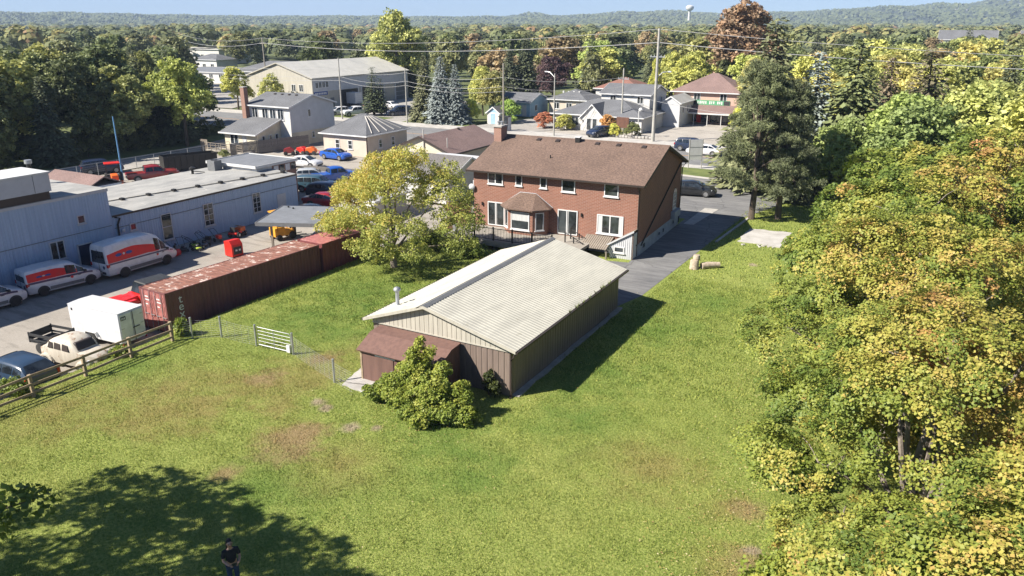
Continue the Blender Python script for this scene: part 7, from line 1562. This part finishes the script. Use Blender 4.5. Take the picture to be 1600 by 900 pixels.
# ---- hedge behind the lane
L = [(0, i * 3.0, 1.6 + .4 * math.sin(i * 1.7), 2.0, 2.2, 1.6 + .5 * math.sin(i * 2.3)) for i in range(16)]
V, T = foliage(L, 900, 22, .5, .28, 71, flat=.7, down=-.9, inner=.15); t = thing('hedge', 'overgrown dark hedge along the grass verge behind the works', 'hedge', (-101.5, 40, -.7)); col(crown_obj('foliage', V, T, 'tree_leaf', t), (.105, .115, .028))
for i in range(8): MB().tube([(0, i * 6, 0), (.2, i * 6 + .2, 1.6)], .06, 5).build('stem', 'bark', t)
# ================================================================ wooded hills on the horizon
M('hill_wood', (.055, .07, .04), (.035, .047, .026), .02, 1.0, 1.0, .08, local=False)
prof = [(-78, 40), (-63, 44), (-58, 46), (-52, 40), (-46, 36), (-40, 38), (-34, 35), (-29, 37), (-27.5, 50), (-25.5, 38), (-21, 52), (-18, 56), (-14, 44), (-9, 52), (-6, 62), (-3, 70), (0, 76), (3, 92), (6, 98), (15, 100), (30, 90)]
def pz(a):
    for (a0, z0), (a1, z1) in zip(prof, prof[1:]):
        if a0 <= a <= a1: return lerp(z0, z1, S((a - a0) / (a1 - a0)))
    return 60
rs = np.random.RandomState(3); na, nd = 420, 20; vs = []
for j in range(nd):
    d = 1900 + 1900 * j / (nd - 1); u = S(min(1, j / (nd * .75)))
    for i in range(na):
        a = -78 + 108 * i / (na - 1); z = (pz(a + 1.5 * math.sin(j)) - 4) * u * (1 + .10 * math.sin(a * 1.9 + j * .8)) + 3 * math.sin(a * 5 + j) * u
        ar = R(a); vs.append((math.sin(ar) * d, math.cos(ar) * d, z - 3))
m = MB(); m.add(vs, [(j * na + i, j * na + i + 1, (j + 1) * na + i + 1, (j + 1) * na + i) for j in range(nd - 1) for i in range(na - 1)], True)
me = bpy.data.meshes.new('hills'); me.from_pydata(m.v, [], m.f); me.materials.append(MATS['hill_wood']); o = bpy.data.objects.new('hills', me); C.objects.link(o); struct(o)
# ---- endless distant wood: one mass
rs = np.random.RandomState(5); P, Nn, Sz, Tt = [], [], [], []
n = 3000; f = 330 * np.exp(rs.rand(n) * np.log(2300 / 330.)); r = rs.uniform(-.86, .86, n) * f; hh = rs.uniform(8.5, 14.5, n); X = math.cos(YAW) * r - math.sin(YAW) * f; Y = math.sin(YAW) * r + math.cos(YAW) * f
hh *= 1 + .25 * np.sin(X / 70) * np.sin(Y / 90)
for k in range(58):
    d = unit(rs, n); d[:, 2] = np.abs(d[:, 2]) * 1.0 - .25; w = rs.uniform(3.2, 5.2, n) * (1 + f / 1400)
    P.append(np.stack([X + d[:, 0] * w, Y + d[:, 1] * w, hh * .66 + d[:, 2] * hh * .38], 1)); Nn.append(d + [0, 0, .5]); Sz.append(rs.uniform(1.3, 2.2, n) * (1 + f / 700)); Tt.append(np.clip((np.sin(X * .13 + Y * .07) * .25 + .5 + .25 * np.sin(X * 1.7)) + rs.normal(size=n) * .08, 0, 1))
# and the trees on the hill slopes
nh = 15000; az = rs.uniform(-70, 14, nh); jj = rs.rand(nh); dd = 1900 + 1900 * jj
zz = np.array([(pz(a_) - 4) * S(min(1, j_ / .75)) * (1 + .10 * math.sin(a_ * 1.9 + j_ * 15)) for a_, j_ in zip(az, jj)])
for k in range(3):
    d = unit(rs, nh); d[:, 2] = np.abs(d[:, 2]); P.append(np.stack([np.sin(np.radians(az)) * dd + d[:, 0] * 7, np.cos(np.radians(az)) * dd + d[:, 1] * 7, zz + 1 + d[:, 2] * 7], 1)); Nn.append(d + [0, -.4, .4]); Sz.append(rs.uniform(8, 13, nh)); Tt.append(np.clip(.02 + np.abs(rs.normal(size=nh)) * .22, 0, 1))
V = quads(np.concatenate(P), np.concatenate(Nn), np.concatenate(Sz), rs, .9)
leaf_mat('distant_leaf', [(0.0, (.085, .105, .055)), (.4, (.145, .17, .075)), (.7, (.21, .22, .088)), (.9, (.29, .265, .095)), (1.0, (.31, .20, .10))], False, .2, .8)
o = crown_obj('distant_woodland', V, np.repeat(np.concatenate(Tt), 4), 'distant_leaf'); tag(o, 'mass of distant autumn woodland reaching to the hills', 'woodland', kind='stuff')

for i, (a, d, z, w, lb) in enumerate(((-0.6, 2900, 50, 42, 'white hilltop building on the right ridge'), (2.9, 2900, 62, 34, 'pale building on the ridge at the right edge'))):
    t = thing('hilltop_building', lb, 'building', (math.sin(R(a)) * d, math.cos(R(a)) * d, z))
    MB().box(0, w, 0, 12, -12, 8).build('wall', 'white_stucco', t); MB().box(-1, w + 1, -1, 13, 8, 9).build('roof', 'grey_siding', t)
    for k in range(4): MB().box(3 + k * w / 4.2, 3 + k * w / 4.2 + 5, -.3, 0, 1, 5).build('window', 'window_glass', t)
for i, (x, y, w, lb) in enumerate(((-6, 330, 18, 'grey-roofed white house beyond the right woods, leftmost of three'), (19, 325, 14, 'grey-roofed white house beyond the right woods, middle of three'), (33, 240, 11, 'white house with dark roof at the right edge, nearest of three'))):
    t = thing('far_house', lb, 'house', (x, y, 6 if i < 2 else 4)); MB().box(0, w, 0, 9, -6, 5.0).build('wall', 'white_stucco', t); gable_roof(t, 0, w, 0, 9, 5.0, 8.0, 'grey_shingle')
    for k in range(3): window(t, 1.5 + k * w / 3.3, -.02, 2.2, 1.6, 1.6, 'double', sill=False)
# ================================================================ person holding a drone controller
def skin_body(name, joints, edges, mat, parent, sub=2, root=0):
    me = bpy.data.meshes.new(name); me.from_pydata([j[:3] for j in joints], edges, []); o = bpy.data.objects.new(name, me); C.objects.link(o)
    if parent is not None: o.parent = parent
    m = o.modifiers.new('skin', 'SKIN'); sv = me.skin_vertices[0].data if me.skin_vertices else None
    if sv is None:
        bpy.context.view_layer.objects.active = o; me.skin_vertices.new() if hasattr(me.skin_vertices, 'new') else None; sv = me.skin_vertices[0].data
    for i, j in enumerate(joints): sv[i].radius = (j[3], j[4] if len(j) > 4 else j[3]); sv[i].use_root = (i == root)
    s_ = o.modifiers.new('sub', 'SUBSURF'); s_.levels = sub; s_.render_levels = sub
    me.materials.append(MATS[mat]); return o
p = thing('person', 'dark-haired person in black top holding a controller in the lawn shade', 'person', (-17.05, 13.0, 0), R(-118))
# local frame: faces +Y
J = [(0, 0, .98, .15, .11), (0, 0, 1.18, .14, .10), (0, 0, 1.38, .17, .11), (0, -.01, 1.47, .07), (0, .0, 1.55, .055), (0, .035, 1.66, .085, .10), (0, .02, 1.74, .075, .085),
     (.19, 0, 1.40, .060), (.25, .05, 1.14, .045), (.16, .30, 1.12, .034), (.12, .36, 1.13, .030), (-.19, 0, 1.40, .060), (-.25, .05, 1.14, .045), (-.16, .30, 1.12, .034), (-.12, .36, 1.13, .030),
     (.10, 0, .92, .09), (.11, .02, .50, .062), (.11, -.01, .09, .042), (.12, .14, .04, .04), (-.10, 0, .92, .09), (-.11, .02, .50, .062), (-.11, -.01, .09, .042), (-.12, .14, .04, .04)]
E_ = [(0, 1), (1, 2), (2, 3), (3, 4), (4, 5), (5, 6), (2, 7), (7, 8), (8, 9), (9, 10), (2, 11), (11, 12), (12, 13), (13, 14), (0, 15), (15, 16), (16, 17), (17, 18), (0, 19), (19, 20), (20, 21), (21, 22)]
bd = skin_body('body', J, E_, 'skin', p)
for sg in (1, -1):      # five fingers closing on the controller
    for k in range(4):
        x = sg * (.125 - .004 * k); y = .375 + .012; z = 1.155 - .022 * k
        skin_body('finger', [(x, y - .02, z, .011), (x - sg * .02, y + .03, z + .004, .010), (x - sg * .055, y + .035, z, .009), (x - sg * .07, y + .012, z, .007)], [(0, 1), (1, 2), (2, 3)], 'skin', bd, 1)
    skin_body('thumb', [(sg * .115, .35, 1.165, .012), (sg * .095, .375, 1.185, .011), (sg * .07, .39, 1.185, .009)], [(0, 1), (1, 2)], 'skin', bd, 1)
skin_body('shirt', [(0, 0, .94, .175, .135), (0, 0, 1.18, .165, .125), (0, 0, 1.38, .19, .13), (0, -.01, 1.46, .085), (.195, 0, 1.405, .082), (.245, .03, 1.20, .066), (-.195, 0, 1.405, .082), (-.245, .03, 1.20, .066)], [(0, 1), (1, 2), (2, 3), (2, 4), (4, 5), (2, 6), (6, 7)], 'black_cloth', p)
skin_body('trousers', [(0, 0, .96, .165, .125), (.10, 0, .88, .105), (.11, .02, .50, .078), (.11, -.01, .12, .066), (-.10, 0, .88, .105), (-.11, .02, .50, .078), (-.11, -.01, .12, .066)], [(0, 1), (1, 2), (2, 3), (0, 4), (4, 5), (5, 6)], 'denim', p)
for sg in (1, -1): skin_body('shoe', [(sg * .11, -.03, .05, .055), (sg * .115, .06, .045, .05), (sg * .12, .17, .035, .042)], [(0, 1), (1, 2)], 'black_cloth', p, 1)
skin_body('hair', [(0, .0, 1.78, .085, .09), (0, -.055, 1.72, .095, .09), (0, -.09, 1.60, .10, .08), (.0, -.12, 1.44, .11, .06), (0, -.125, 1.30, .08, .045)], [(0, 1), (1, 2), (2, 3), (3, 4)], 'black_hair', p)
MB().lathe((0, .13, 1.665), [(.022, -.02), (.02, .02), (.006, .04)], 8, 'y').build('nose', 'skin', bd)
for sg in (1, -1): MB().lathe((sg * .035, .115, 1.70), [(.014, 0), (.014, .012), (.004, .016)], 8, 'y').build('eye', 'black_hair', bd)
for sg in (1, -1): MB().lathe((sg * .088, .03, 1.67), [(.02, -.01), (.026, .0), (.012, .012)], 8, 'x').build('ear', 'skin', bd)
MB().box(-.028, .028, .118, .126, 1.622, 1.632).build('mouth', 'tail_lamp', bd)
t = thing('drone_controller', 'small dark controller held in both hands by the person', 'controller', (-17.05, 13.0, 0), R(-118))
MB().box(-.085, .085, .36, .42, 1.10, 1.165).build('case', 'dark_plastic', t, .01)
for sg in (1, -1): MB().cyl((sg * .045, .385, 1.165), .006, .022, 6).build('stick', 'rim', t)
MB().prism([(-.08, .42, 1.165), (.08, .42, 1.165), (.08, .45, 1.24), (-.08, .45, 1.24)], (0, .01, 0)).build('screen', 'glass', t)

# ================================================================ air
hz = NT('haze_air'); t_ = hz.t; t_.nodes.remove(hz.b)
pv = t_.nodes.new('ShaderNodeVolumePrincipled'); pv.inputs['Color'].default_value = (.56, .72, 1.0, 1); pv.inputs['Density'].default_value = 0.00015; pv.inputs['Anisotropy'].default_value = 0.0
t_.links.new(pv.outputs[0], t_.nodes['Material Output'].inputs['Volume'])
o = MB().box(-6100, 6100, -3100, 6100, -2, 190).build('haze', 'haze_air'); o['kind'] = 'stuff'; o['label'] = 'thin pale blue haze in the distant air'
